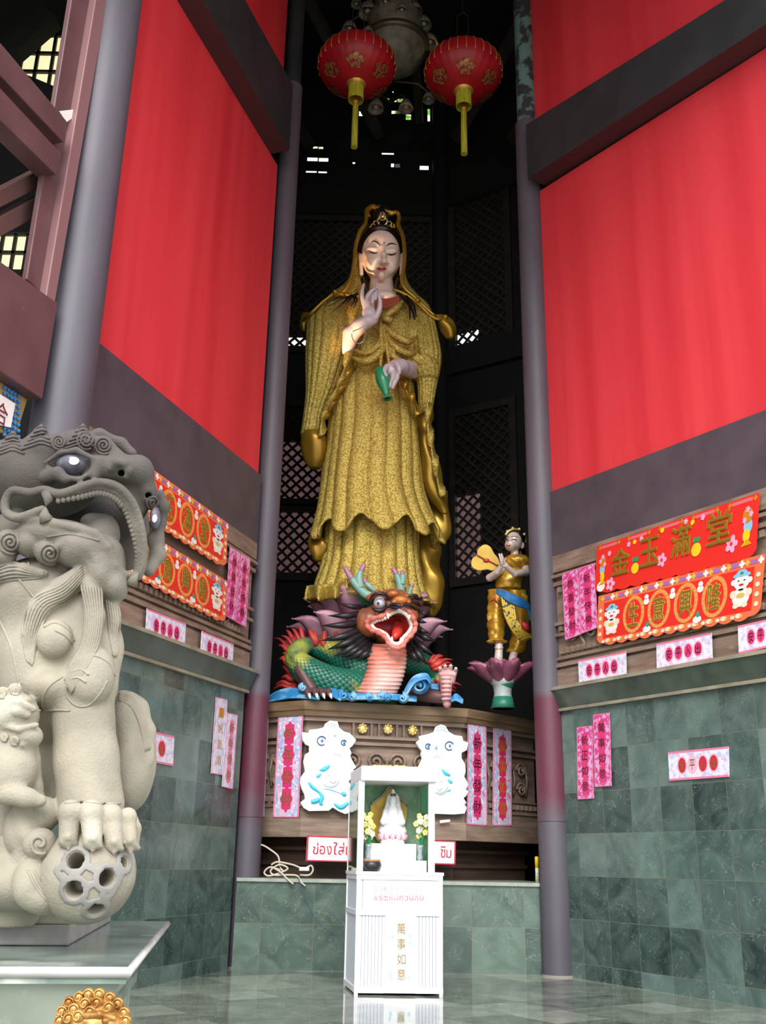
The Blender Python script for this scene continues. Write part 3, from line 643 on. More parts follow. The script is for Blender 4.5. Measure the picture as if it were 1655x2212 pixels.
# ---------------- dark hall behind the altar ----------------
def holed(p, q, z0, z1, holes, th=.02):                    # upright board wall from p to q with rectangular openings (s0, s1, za, zb)
    p = np.array(p, float); q = np.array(q, float); L = np.linalg.norm(q-p); d = (q-p)/L; n = np.array([-d[1], d[0]])*th
    ss = sorted({0, L}|{h for H_ in holes for h in H_[:2]}); zs = sorted({z0, z1}|{h for H_ in holes for h in H_[2:]}); m = MB()
    for i in range(len(ss)-1):
        for j in range(len(zs)-1):
            sc, zc = (ss[i]+ss[i+1])/2, (zs[j]+zs[j+1])/2
            if any(h[0] < sc < h[1] and h[2] < zc < h[3] for h in holes): continue
            a, b = p+d*ss[i], p+d*ss[i+1]
            m.hexa([(*a, zs[j]), (*b, zs[j]), (*(b+n), zs[j]), (*(a+n), zs[j])], [(*a, zs[j+1]), (*b, zs[j+1]), (*(b+n), zs[j+1]), (*(a+n), zs[j+1])])
    return m
BP, BC, BQ = np.array([-5.2, 17.0]), np.array([1.03, 17.0]), np.array([5.2, 14.4])
plane_key('BL', BC, BP); plane_key('BR', BC, BQ)
def hole(key, u0, v0, u1, v1):
    s0, z0 = wall_px(key, u0, v0); s1, z1 = wall_px(key, u1, v1); return (min(s0, s1), max(s0, s1), min(z0, z1), max(z0, z1)+.02)
LL = np.linalg.norm(BP-BC)
flip = lambda h: (LL-h[1], LL-h[0], h[2], h[3])
slits = [(665, 317, 686, 321), (688, 318, 698, 322), (664, 341, 686, 348), (689, 342, 709, 349), (661, 370, 684, 373), (688, 371, 706, 374),
         (825, 331, 851, 334), (845, 354, 852, 361), (854, 355, 864, 362), (907, 359, 926, 367), (907, 389, 925, 392), (855, 385, 859, 387), (762, 351, 767, 354),
         (835, 213, 841, 218), (852, 214, 872, 221), (848, 198, 850, 200), (776, 241, 800, 251), (846, 240, 865, 246), (877, 248, 888, 259), (924, 236, 929, 262), (892, 152, 903, 165), (696, 96, 708, 100)]
lat_l = [(655, 480, 928, 755), (604, 880, 700, 1080), (603, 1108, 700, 1240)]
lat_r = [(984, 440, 1096, 720), (984, 905, 1110, 1235)]
ll = [flip(hole('BL', *h)) for h in lat_l]; lr = [hole('BR', *h) for h in lat_r]
# upper lattice of the left leaf runs the whole width; the lower ones too
ll = [(LL-3.0, ll[0][1], ll[0][2], ll[0][3]), (LL-2.95, LL-.25, ll[1][2], ll[1][3]), (LL-2.95, LL-.25, ll[2][2], ll[2][3])]
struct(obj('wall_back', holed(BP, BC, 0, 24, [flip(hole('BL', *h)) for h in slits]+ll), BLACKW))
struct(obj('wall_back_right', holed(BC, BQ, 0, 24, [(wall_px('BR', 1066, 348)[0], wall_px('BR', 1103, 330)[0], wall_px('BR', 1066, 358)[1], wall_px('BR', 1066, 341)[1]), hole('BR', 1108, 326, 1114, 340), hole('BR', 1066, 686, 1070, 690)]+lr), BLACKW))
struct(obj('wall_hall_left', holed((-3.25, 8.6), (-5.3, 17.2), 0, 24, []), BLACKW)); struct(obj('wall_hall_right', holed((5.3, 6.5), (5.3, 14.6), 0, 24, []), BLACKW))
def lattice(key, hole_, mirror, label, solid=()):
    s0, s1, z0, z1 = hole_
    if mirror: s0, s1 = LL-s1, LL-s0
    t = thing('lattice_panel', label, 'panel', wall_pt(key, (s0+s1)/2, z0)); m = MB(); st = .20; w_ = .045
    a, d, n = WALLS[key]
    for sg in (1, -1):
        c = -((z1-z0)+(s1-s0))
        while c < (z1-z0)+(s1-s0):
            # line s-s0 = c + sg*(z-z0)... clipped to the opening
            pts = []
            for z in (z0, z1):
                s = s0+c+(z-z0)*sg
                if s0 <= s <= s1: pts.append((s, z))
            for s in (s0, s1):
                z = z0+(s-s0-c)*sg
                if z0 < z < z1: pts.append((s, z))
            if len(pts) >= 2 and abs(pts[0][0]-pts[1][0]) > .03: m.bar(wall_pt(key, *pts[0], .0-.02*(sg > 0)), wall_pt(key, *pts[1], .0-.02*(sg > 0)), .03, w_, up=(d[0], d[1], 0)) if False else m.bar(wall_pt(key, *pts[0], -.02*(sg > 0)), wall_pt(key, *pts[1], -.02*(sg > 0)), w_, .03, up=(n[0], n[1], 0))
            c += st
    obj('lattice', m, LATW, t); m = MB(); fw = .14
    for (x0, x1, y0, y1) in ((s0-fw, s0, z0-fw, z1+fw), (s1, s1+fw, z0-fw, z1+fw), (s0, s1, z0-fw, z0), (s0, s1, z1, z1+fw)):
        P = [wall_pt(key, x, z, o) for z in (y0, y1) for x, o in ((x0, -.05), (x1, -.05), (x1, .06), (x0, .06))]; m.hexa(P[:4], P[4:])
    obj('frame', m, LATW, t)
    if solid:
        m = MB(); zc = z0
        for (a0, a1, b0, b1) in solid:
            P = [wall_pt(key, s0+x*(s1-s0), z0+z*(z1-z0), o) for z in (b0, b1 if b1 < 1 else 1.08) for x, o in ((a0 if a0 > 0 else -.08, -.075), (a1 if a1 < 1 else 1.08, -.075), (a1 if a1 < 1 else 1.08, -.05), (a0 if a0 > 0 else -.08, -.05))]; m.hexa(P[:4], P[4:])
        obj('light_block_board', m, BLACKW, t)  # board added behind the lattice to block sky light
lattice('BL', ll[0], True, 'tall diamond lattice panel behind the tall golden statue, at head height', [(0, 1, .085, 1), (0.0, .76, 0, .085)])
lattice('BL', ll[1], True, 'upper one of two low lattice panels left of the golden statue', [(0, 1, .62, 1), (0, .55, 0, .62)])
lattice('BL', ll[2], True, 'lower one of two low lattice panels left of the golden statue')
lattice('BR', lr[0], False, 'upper lattice panel on the right of the back corner post', [(0, 1, .09, 1), (.42, 1, .0, .09)])
lattice('BR', lr[1], False, 'lower lattice panel behind the small praying figure', [(.42, 1, 0, 1), (0, .42, .5, 1)])
pst = obj('corner_post', MB().lathe((BC[0], BC[1]-.1, 0), [(.16, 0), (.16, 24)], 16), BLACKW); tag(pst, 'black round post in the back corner behind the golden statue', 'post')
for key, s0_, s1_, z_, h_, lb in (('BL', .1, 5.5, wall_px('BL', 800, 470)[1], .9, 'long dark beam across the back wall above the golden crown'), ('BR', .15, 4.5, wall_px('BR', 1050, 425)[1], .9, 'dark beam on the back right wall above the lattice'), ('BR', .15, 4.5, wall_px('BR', 1050, 795)[1], .55, 'dark beam on the back right wall beside the statue waist')):
    P = [wall_pt(key, x, z, o) for z in (z_, z_+h_) for x, o in ((s0_, 0), (s1_, 0), (s1_, .12), (s0_, .12))]; tag(obj('back_beam', MB().hexa(P[:4], P[4:]), BLACKW), lb, 'beam')
# roof over hall and porch with rafters
m = MB(); RF0, RF1 = ([(-14, 11.5, 17.4), (9, 11.5, 17.4), (5.3, 14.4, 17.4), (1.05, 17.05, 17.4), (-14, 17.05, 17.4)], [(-14, 11.5, 17.7), (9, 11.5, 17.7), (5.3, 14.4, 17.7), (1.05, 17.05, 17.7), (-14, 17.05, 17.7)])
m.add(RF0+RF1, [(4, 3, 2, 1, 0), (5, 6, 7, 8, 9)]+[(k, (k+1) % 5, 5+(k+1) % 5, 5+k) for k in range(5)])
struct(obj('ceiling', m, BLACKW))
struct(obj('ceiling', MB().hexa([(-14, 4.8, 12.4), (9, 4.8, 12.4), (9, 11.7, 17.4), (-14, 11.7, 17.4)], [(-14, 4.8, 12.7), (9, 4.8, 12.7), (9, 11.7, 17.7), (-14, 11.7, 17.7)]), BLACKW))  # unseen porch eave, pitch set to darken the upper red panels
RAFT = mat('rafter_wood', rgb(62, 52, 44), .7, c2=rgb(44, 38, 34), ns=3)
RLB = ['leaning left behind the left lantern', 'running straight back over the chandelier', 'leaning right from the corner post', 'nearest the turquoise column top', 'farthest left under the roof']
for k, (p, q) in enumerate((((-.2, 16.8, 15.2), (-2.6, 12.8, 17.2)), ((.6, 16.8, 15.6), (.2, 12.8, 17.2)), ((1.3, 16.4, 14.8), (3.4, 12.8, 17.0)), ((2.3, 15.7, 14.2), (4.4, 13.4, 16.2)), ((-1.6, 16.8, 14.9), (-3.6, 13.6, 16.4)))):
    r_ = obj('rafter', MB().bar(p, q, .16, .2), RAFT); tag(r_, 'dark timber rafter '+RLB[k], 'rafter', 'rafters over the altar hall')
P0, P1 = at(1060, 352, 16.2), at(1112, 322, 15.8)
# outside: a rosy wall beyond the lattice, green leaves above
struct(obj('wall_outer', holed((-7, 21), (9, 21), -.2, 12.6, []), mat('rosy_render', rgb(140, 98, 98), .9, c2=rgb(118, 82, 82), ns=1.5)))
tr = thing('tree', 'green foliage outside, glimpsed through gaps high in the back wall', 'tree', (.3, 23, 0)); m = MB(); rr_ = random.Random(3)
for k in range(900):
    c = np.array([.2+rr_.gauss(0, 1.1), 23+rr_.gauss(0, .6), 22.4+rr_.gauss(0, .9)]); a = np.array([rr_.gauss(0, 1) for _ in range(3)]); b = np.array([rr_.gauss(0, 1) for _ in range(3)]); a /= np.linalg.norm(a); b /= np.linalg.norm(b)
    m.add([c, c+.2*a, c+.2*a+.14*b, c+.14*b], [(0, 1, 2, 3)])
obj('foliage', m, mat('leaf_green', rgb(130, 190, 60), .6), tr); obj('trunk', MB().tube([(.3, 23, 0), (.2, 23, 12), (.3, 23, 22.5)], [.3, .25, .1]), RAFT, tr)
# fluorescent tube fitting high on the right
# ---------------- gallery left of the thick column ----------------
a_, d_, n_ = WALLS['L']
def lw(u, v, off=0): s, z = wall_px('L', u, v, off); return np.array(wall_pt('L', s, z, off))
def wall_quad(name, pts, off, th, mt, label=None, cat=None, parent=None, group=None):
    V = [lw(u, v, off) for u, v in pts]; n = len(V); nn = np.array([n_[0], n_[1], 0])*th; m = MB()
    m.add(V+[p-nn for p in V], [tuple(range(n)), tuple(range(2*n-1, n-1, -1))]+[(k, n+k, n+(k+1) % n, (k+1) % n) for k in range(n)])
    o = obj(name, m, mt, parent, bevel=.01)
    if label: tag(o, label, cat, group)
    return o
wall_quad('lintel_board', [(-60, 520), (125, 655), (92, 862), (-60, 762)], .12, .3, BROWNP, 'wide brown board left of the thick grey column, above the blue dotted panel', 'board')
wall_quad('frame_post', [(160, -30), (206, -30), (104, 645), (58, 603)], .02, .06, BROWNP, 'upright brown frame post left of the thick grey column', 'post')
wall_quad('post_edge_strip', [(212, -30), (238, -30), (118, 660), (100, 640)], .1, .1, mat('brown_strip_paint', rgb(140, 100, 102), .45), 'narrow lighter brown strip between frame post and thick grey column', 'strip')
wall_quad('brace', [(-60, 20), (-60, 98), (138, 308), (145, 262)], .14, .2, BROWNP, 'upper one of two brown braces sloping down to the frame post', 'brace')
wall_quad('brace', [(-60, 125), (-60, 200), (122, 378), (133, 332)], .13, .2, BROWNP, 'lower one of two brown braces sloping down to the frame post', 'brace')
wall_quad('brace', [(-60, 440), (100, 358), (92, 402), (-60, 480)], -.15, .15, mat('shadow_brown_paint', rgb(92, 62, 58), .6), 'upper one of two shade-darkened brown braces rising behind to the frame post', 'brace')  # darker copy of the brown stands in for shade on the rear braces
wall_quad('brace', [(-60, 500), (90, 420), (82, 468), (-60, 545)], -.15, .15, MATS['shadow_brown_paint'], 'lower one of two shade-darkened brown braces rising behind to the frame post', 'brace')
wall_quad('paper_scrap', [(128, 240), (164, 236), (164, 250), (144, 264)], .05, .004, WHT, 'white paper scrap stuck on the brown frame post above the braces', 'paper')
bb = wall_quad('dotted_panel', [(-80, 770), (60, 862), (38, 935), (-80, 935)], -.02, .05, mat('tan_board', rgb(176, 146, 92), .6, c2=rgb(150, 120, 76), ns=5), 'tan panel with blue dots at the left photo edge behind the stone lion', 'panel')
m = MB()
for k in range(26):
    for j in range(2):
        u = 6+k*5.5 if False else 10+j*14+8*(k % 3); v = 838+k*4.2+j*9
        if u < 55 and v > 835+.66*u-8: c = lw(u, v, -.008); m.ball(c, (.018, .018, .018), 8)
obj('blue_dots', m, mat('blue_dot_paint', rgb(50, 130, 200), .5), bb)
sg_ = wall_quad('paper_sign', [(-60, 812), (34, 872), (24, 924), (-60, 905)], .02, .01, WHT, 'white paper sign with one dark red character at the left photo edge', 'sign')
m = MB(); V, F = glyph('合'); s0, z0 = wall_px('L', 2, 905, .03); m.add([wall_pt('L', s0-.16*a+.08, z0-.05+.2*b, .03) for a, b in V], F); obj('lettering', m, mat('dark_red_ink', rgb(120, 30, 40), .5), sg_)
# dark room beyond with two lit paper windows
gy = 13.6
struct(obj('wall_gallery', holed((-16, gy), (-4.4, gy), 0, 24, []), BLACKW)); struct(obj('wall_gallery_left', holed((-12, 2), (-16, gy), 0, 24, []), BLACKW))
PAPER = mat('backlit_paper', rgb(226, 222, 170), .8, emit=(rgb(232, 228, 178), .8))
for n_w, (u0, v0, u1, v1, nx, ny) in enumerate(((38, 84, 190, 200, 4, 3), (-30, 512, 92, 590, 4, 2))):
    A, B = at(u0, v1, gy-.02), at(u1, v0, gy-.02)
    wd = struct(obj('window_%d' % (n_w+1), MB().box(((A[0]+B[0])/2, gy-.03, (A[2]+B[2])/2), (B[0]-A[0], .03, B[2]-A[2])), PAPER)); m = MB()
    for i in range(nx+1): x = A[0]+(B[0]-A[0])*i/nx; m.box((x, gy-.08, (A[2]+B[2])/2), (.05, .05, B[2]-A[2]))
    for j in range(ny+1): z = A[2]+(B[2]-A[2])*j/ny; m.box(((A[0]+B[0])/2, gy-.08, z), (B[0]-A[0], .05, .05))
    obj('window_frame', m, RAFT, wd)
# curved dark timbers in front of the windows
for p, q, w_ in ((at(-30, 160, 13.0), at(112, 38, 13.0), .30), (at(-20, 470, 12.8), at(110, 560, 12.8), .0)):
    if w_: tag(obj('gallery_timber', MB().bar(p, q, .3, w_), BLACKW), 'black diagonal timber in the dark gallery in front of the upper paper window', 'timber')
tag(obj('gallery_timber', MB().bar(at(-20, 590, 13.2), at(110, 650, 13.2), .3, .30), BLACKW), 'black timber in the dark gallery below the lower paper window', 'timber')
tag(obj('gallery_timber', MB().bar(at(20, 176, 13.2), at(200, 252, 13.2), .3, .3), BLACKW), 'black timber in the dark gallery below the upper paper window', 'timber')
# ---------------- stone lion on its marble pedestal ----------------
def stone_mat(name, lightc, darkc, z0, z1, topc):
    m = mat(name, lightc, .85, c2=darkc, ns=5, nd=8, lo=.3, hi=.75, bump=(110, .6, .004), layers=((rgb(206, 200, 184), 3, .6, .75),))
    t = m.node_tree; b = t.nodes['Principled BSDF']; src = b.inputs['Base Color'].links[0].from_socket; N = t.nodes.new; L = t.links.new
    g = N('ShaderNodeNewGeometry'); s = N('ShaderNodeSeparateXYZ'); L(g.outputs['Position'], s.inputs[0])
    n = N('ShaderNodeTexNoise'); n.inputs['Scale'].default_value = 4; n.inputs['Detail'].default_value = 6; L(g.outputs['Position'], n.inputs['Vector'])
    a = N('ShaderNodeMath'); a.operation = 'MULTIPLY_ADD'; L(n.outputs[0], a.inputs[0]); a.inputs[1].default_value = .5; L(s.outputs[2], a.inputs[2])
    r = N('ShaderNodeMapRange'); r.interpolation_type = 'SMOOTHSTEP'; r.inputs[1].default_value = z0+.25; r.inputs[2].default_value = z1+.25; L(a.outputs[0], r.inputs[0])
    x = N('ShaderNodeMix'); x.data_type = 'RGBA'; L(r.outputs[0], x.inputs[0]); L(src, x.inputs[6]); x.inputs[7].default_value = topc; L(x.outputs[2], b.inputs['Base Color']); return m
STONE = stone_mat('carved_stone', rgb(178, 169, 152), rgb(134, 127, 112), 1.85, 2.50, rgb(84, 77, 74))   # rain-blackened crown
STONEB = mat('bare_grey_stone', rgb(150, 146, 142), .8, c2=rgb(130, 126, 122), ns=8)
LY = 3.4
def lp(u, v, d=0.0): return at(u, v, LY+d)
K = mpp(LY, 1500)
lion = thing('stone_lion', 'big carved pale stone guardian lion, mouth open, one paw on a pierced ball', 'statue', tuple(lp(120, 2000, .15)))
S = SDF((-1.62, 2.92, .98), (-.70, 4.25, 2.85), .0062)
E = lambda u, v, d, ru, rv, rd, k=.03, cut=False, s=None: (s or S).ell(lp(u, v, d), (ru*K, rd, rv*K), k=k, cut=cut)
C = lambda pts, rs, k=.02, cut=False, s=None: (s or S).chain([lp(*p) for p in pts], [r*K for r in rs], k, cut)
# trunk, chest, shoulders
E(120, 1420, .12, 120, 190, .22, .06); E(-10, 1480, .30, 110, 260, .28, .06); E(90, 1290, .08, 105, 90, .19, .06); E(190, 1400, .06, 55, 120, .14, .05)
C([(200, 1300, .02), (215, 1400, .04), (215, 1480, .04)], [48, 44, 40], .05)
# front leg and draped shoulder pad
C([(178, 1500, 0), (186, 1640, -.01), (196, 1740, -.02)], [66, 64, 68], .03)
E(196, 1462, -.07, 52, 66, .07, .012); E(120, 1490, -.02, 58, 44, .12, .03); E(118, 1380, -.10, 37, 42, .05, .012)
# hind quarter behind on the right, with tail tuft
E(288, 1650, .42, 50, 110, .16, .04); E(278, 1560, .42, 46, 70, .14, .04); C([(262, 1505, .38), (300, 1530, .38), (318, 1580, .38), (322, 1640, .38)], [14, 18, 16, 8], .03)
# far leg, plinth scrolls and leaf under the cub
C([(10, 1700, .12), (20, 1950, .12)], [60, 70], .03); E(60, 1790, -.02, 46, 60, .09, .02); E(96, 1760, -.06, 30, 36, .05, .012)
C([(52, 1752, -.08), (60, 1800, -.09), (50, 1850, -.06), (30, 1880, -.03)], [20, 20, 16, 12], .012)
E(86, 1822, -.12, 33, 30, .045, .006); E(76, 1905, -.08, 42, 54, .08, .008); E(98, 1940, -.08, 34, 32, .07, .02); C([(0, 1820, -.02), (40, 1880, -.02)], [14, 8], .01)
E(30, 1905, .06, 110, 60, .16, .03)
E(95, 1600, .20, 60, 150, .07, .03)
# head masses
E(105, 1036, .02, 116, 86, .17, .05); E(30, 1025, .04, 70, 74, .15, .05); E(150, 988, -.05, 90, 46, .13, .04)
C([(40, 985, -.10), (95, 965, -.13), (160, 950, -.14), (225, 962, -.14), (256, 985, -.14)], [16, 20, 20, 18, 14], .02)
E(235, 1030, -.06, 66, 42, .13, .03); E(262, 1012, -.14, 34, 30, .06, .02); E(300, 1020, -.09, 34, 38, .08, .025); E(318, 1062, -.03, 22, 30, .07, .02)
E(285, 1075, .0, 40, 60, .10, .03)
C([(345, 1068, .06), (352, 1095, .08), (348, 1130, .1), (336, 1165, .1), (342, 1200, .1), (322, 1232, .08)], [12, 14, 10, 18, 16, 14], .02)
C([(175, 955, -.1), (215, 940, -.08), (262, 958, -.06), (285, 980, -.06)], [14, 14, 12, 12], .02)
# eye socket
E(158, 1006, -.20, 52, 26, .055, .01, True)
C([(98, 1000, -.165), (130, 978, -.185), (165, 972, -.19), (200, 990, -.185), (210, 1010, -.17)], [5, 6, 7, 6, 4], .006)
C([(104, 1010, -.16), (140, 1032, -.185), (172, 1036, -.185), (205, 1015, -.17)], [6, 7, 6, 4], .006)
C([(100, 1030, -.15), (125, 1022, -.18), (142, 1036, -.18)], [16, 14, 10], .01); C([(205, 1025, -.17), (215, 1000, -.17)], [14, 16], .012)
# mouth: dark cavity, shallow cheek pocket, lips
E(190, 1103, -.05, 90, 38, .15, .01, True); E(262, 1150, -.06, 38, 72, .13, .012, True); E(280, 1200, -.06, 22, 44, .12, .012, True); E(60, 1088, -.17, 42, 28, .07, .01, True)
lip = [(92, 1100, -.155), (40, 1118, -.15), (14, 1108, -.14), (12, 1082, -.14), (28, 1060, -.15), (65, 1064, -.155), (95, 1058, -.165), (130, 1066, -.175), (175, 1052, -.18), (215, 1042, -.18), (255, 1052, -.165), (285, 1084, -.13), (302, 1130, -.09), (310, 1180, -.05), (308, 1220, -.02), (298, 1246, 0)]
C([tuple(p) for p in spline(lip, 4)], [9]*(len(lip)*4-3), .006)
C([(128, 1072, -.16), (175, 1062, -.165), (215, 1053, -.165), (252, 1064, -.15), (275, 1094, -.12), (292, 1140, -.08), (300, 1190, -.04), (296, 1236, 0)], [9]*8, .008)
# lower jaw and chin
E(120, 1160, -.06, 95, 38, .10, .03); E(190, 1190, -.06, 75, 46, .11, .03); E(228, 1232, -.04, 42, 62, .10, .03); E(250, 1268, -.03, 26, 34, .07, .02)
C([(20, 1112, -.13), (70, 1124, -.14), (115, 1130, -.15), (165, 1140, -.155), (205, 1152, -.15), (232, 1182, -.13), (244, 1220, -.1), (262, 1240, -.05), (298, 1244, 0)], [9, 9, 10, 10, 10, 10, 9, 8, 6], .01)
C([(115, 1185, -.14), (150, 1170, -.15), (185, 1180, -.15), (210, 1210, -.13), (215, 1240, -.12)], [7, 8, 8, 8, 6], .01)
# tongue grown from the jaw
E(222, 1158, -.03, 38, 52, .06, .01); E(205, 1128, -.02, 32, 20, .05, .01)
C([(240, 1012, -.19), (252, 998, -.205), (270, 1000, -.205), (278, 1016, -.19), (272, 1030, -.18)], [8, 8, 8, 8, 6], .008); C([(262, 1022, -.30), (262, 1022, -.12)], [7.5, 7.5], .003, True); C([(318, 1070, -.30), (320, 1070, .0)], [7, 7], .003, True)
# ear and brow masses at the back of the head
C([(0, 985, -.05), (25, 1000, -.07), (30, 1024, -.06)], [32, 30, 26], .03); C([(60, 966, -.05), (0, 970, -.02)], [14, 20], .02); E(40, 1150, .06, 60, 50, .1, .02)
for u, v in ((90, 915), (180, 914), (30, 930)):
    C([(u-14, v+46, -.04), (u-3, v+24, -.05), (u, v, -.05)], [30, 18, 2], .008)
C([(182, 1238, -.08), (130, 1272, -.09), (84, 1312, -.10), (64, 1370, -.09), (66, 1436, -.04)], [22, 24, 22, 15, 5], .01)
C([(196, 1262, -.09), (204, 1330, -.09), (196, 1392, -.09), (170, 1440, -.09), (146, 1488, -.06)], [20, 22, 20, 16, 5], .01); C([(242, 1300, -.02), (247, 1340, -.02), (246, 1390, 0)], [16, 13, 4], .01)
C([(-8, 1240, -.08), (50, 1234, -.10), (96, 1238, -.1)], [20, 18, 8], .01)
# far side of the mouth closes the cavity
E(200, 1110, .22, 110, 75, .07, .02); E(285, 1150, .20, 40, 95, .07, .02)
# lower mane rolls
for u, v, r in ((22, 1172, 30), (104, 1194, 28), (66, 1176, 30), (0, 1200, 34)): E(u, v, -.09, r, r, .06, .008)
# cub clinging on the left
E(28, 1545, -.14, 52, 48, .09, .02); E(55, 1590, -.15, 34, 26, .06, .015); E(15, 1600, -.12, 48, 30, .08, .02)
E(18, 1665, -.12, 58, 66, .10, .03); C([(60, 1570, -.1), (72, 1640, -.09), (78, 1700, -.08), (84, 1725, -.08)], [16, 14, 14, 12], .01)
C([(20, 1712, -.17), (60, 1724, -.17), (86, 1730, -.16)], [24, 18, 13], .015); C([(8, 1620, -.16), (36, 1650, -.17), (20, 1690, -.16)], [18, 14, 12], .015)
for u, v, r in ((6, 1498, 14), (33, 1490, 14), (60, 1515, 10)): E(u, v, -.17, r, r, .03, .004)
C([(10, 1520, -.21), (40, 1516, -.22), (74, 1532, -.2)], [7, 9, 7], .006); C([(12, 1536, -.2), (36, 1536, -.215), (60, 1545, -.2)], [9, 12, 8], .006)
C([(5, 1566, -.2), (40, 1575, -.215), (78, 1566, -.19)], [6, 7, 6], .006)
for u, v in ((10, 1592), (32, 1600), (52, 1608)): E(u, v, -.17, 10, 10, .03, .004)
# toes with claws over the ball
for u0, v0, u1, v1, r in ((152, 1752, 148, 1812, 22), (197, 1752, 200, 1816, 22), (238, 1758, 246, 1822, 21), (276, 1762, 282, 1820, 16)):
    d0 = -.185+.10*abs(u0-180)/110; S.cap(lp(u0, v0, d0), lp(u1, v1, d0-.02), r*K, r*.85*K, .008); S.ell(lp(u0, v0+2, d0-.01), (r*1.12*K, r*K, r*K), k=.01)
    C([(u1-16, v1+10, d0-.02), (u1, v1-4, d0-.045), (u1+16, v1+12, d0-.02)], [6, 7, 6], .004)
    C([(u1, v1+6, d0-.03), (u1+1, v1+28, d0-.035)], [10, 1.5], .003)
C([(286, 1770, -.02), (292, 1790, -.03), (292, 1830, -.04)], [12, 12, 8], .01)
body = S.build('body', STONE, lion); LBV = S.bvh(); del S
# pierced ball
SB = None; bc = lp(190, 1888, -.06); br_ = 97*K; SB = SDF(bc-br_-.03, bc+br_+.03, .0045)
SB.ell(bc, br_)
HOL = [(162, 1857, 18), (233, 1897, 18), (158, 1924, 19), (208, 1968, 17), (120, 1880, 0), (272, 1862, 12)]
def on_ball(u, v):
    d = ray(u, v); d /= np.linalg.norm(d); o = O0-bc; b = o @ d; q = b*b-(o @ o-br_**2)
    return O0+d*(-b-math.sqrt(max(q, 0)))
def bseg(p, q, w_, n=6, bump=.004):
    P = [bc+(p*(1-t)+q*t-bc)/np.linalg.norm(p*(1-t)+q*t-bc)*(br_) for t in np.linspace(0, 1, n)]; SB.chain(P, w_)
HP = {k: on_ball(u, v) for k, (u, v, r) in enumerate(HOL)}
for i, j in ((0, 1), (0, 2), (1, 2), (1, 3), (2, 3), (1, 5)): bseg(HP[i], HP[j], .012)
for k, (u, v, r) in enumerate(HOL):
    if r: SB.ell(HP[k], (r+9)*K*.93, k=.004)
    if r: n_b = (HP[k]-bc)/np.linalg.norm(HP[k]-bc); SB.cap(HP[k]+n_b*.05, bc-n_b*.02, r*K*.92, cut=True)
SB.ell(bc, br_+.012); F0 = SB.F.copy()  # keep relief within a shallow shell
def ball_holes():
    for k, (u, v, r) in enumerate(HOL):
        if r: n_b = (HP[k]-bc)/np.linalg.norm(HP[k]-bc); SB.cap(HP[k]+n_b*.06, bc, r*K*.92, cut=True)
SB.F[:] = 1; SB.ell(bc, br_*.972); ball_holes(); ball = SB.build('pierced_ball', STONE, lion)
SB.F[:] = 1
for i, j in ((0, 1), (0, 2), (1, 2), (1, 3), (2, 3), (1, 5), (4, 0), (4, 2), (3, 5)): bseg(HP[i], HP[j], .011)
for k, (u, v, r) in enumerate(HOL):
    if r:
        a = HP[k]; n_b = (a-bc)/np.linalg.norm(a-bc); t1 = np.cross(n_b, [0, 0, 1]); t1 /= np.linalg.norm(t1); t2 = np.cross(n_b, t1)
        SB.chain([bc+(a+(t1*math.cos(q)+t2*math.sin(q))*(r+7)*K-bc)/np.linalg.norm(a+(t1*math.cos(q)+t2*math.sin(q))*(r+7)*K-bc)*br_ for q in np.linspace(0, 2*math.pi, 13)], .009)
ball_holes()
g_ = [(SB.lo[a]+SB.h*np.arange(SB.n[a])).astype(np.float32) for a in range(3)]
shell = np.sqrt((g_[0][:, None, None]-bc[0])**2+(g_[1][None, :, None]-bc[1])**2+(g_[2][None, None, :]-bc[2])**2)-(br_+.001)
SB.F = np.maximum(SB.F, shell).astype(np.float32)
tag(SB.build('ball_ribbon', STONEB, ball), 'grey carved ribbon bands round the ball holes'); del SB, F0
# glass eyes
EYEM = mat('glossy_grey_eye', rgb(116, 114, 130), .12, c2=rgb(90, 88, 100), ns=20); GLINT = mat('eye_glint_bead', rgb(250, 250, 255), .1, emit=None)
m = MB().ball(lp(160, 1005, -.13), (40*K, .06, 28*K), 24); e = tag(obj('eye', m, EYEM, lion, smooth=True), 'glossy grey eye with white glint, near side')
obj('eye_glint_bead', MB().ball(lp(160, 996, -.188), (11.5*K, .006, 9.5*K), 16), GLINT, e, smooth=True)  # white bead put in as the flash glint on the eye
m = MB().ball(lp(336, 1118, .03), (11*K, .05, 26*K), 18); e = tag(obj('eye', m, EYEM, lion, smooth=True), 'far eye on the other side of the muzzle')
obj('eye_glint_bead', MB().ball(lp(334, 1120, -.02), (6*K, .005, 10*K), 14), GLINT, e, smooth=True)
# teeth
m = MB(); tp = spline([(122, 1078, -.165), (175, 1070, -.17), (215, 1062, -.17), (250, 1074, -.155), (272, 1104, -.12), (288, 1150, -.08), (297, 1196, -.04), (296, 1240, 0)], 5)
for i, p in enumerate(tp[:-1]): q = (p+tp[i+1])/2; m.ball(lp(q[0]-1, q[1]+4 if i < 18 else q[1], q[2]), (6.5*K, .010, 7.5*K), 8)
pieces('upper_tooth', m, STONE, lion, smooth=True)
m = MB(); m.tube([lp(104, 1066, -.165), lp(104, 1080, -.17), lp(99, 1093, -.17)], [15*K, 10*K, 1*K], 10); obj('upper_fang', m, STONE, lion, smooth=True)
m = MB(); m.tube([lp(102, 1126, -.15), lp(96, 1110, -.16), lp(99, 1094, -.165)], [17*K, 11*K, 1*K], 10); obj('lower_fang', m, STONE, lion, smooth=True)
m = MB(); m.tube([lp(283, 1262, -.02), lp(290, 1248, -.03), lp(300, 1236, -.02)], [14*K, 9*K, 1*K], 10); obj('lower_fang', m, STONE, lion, smooth=True)
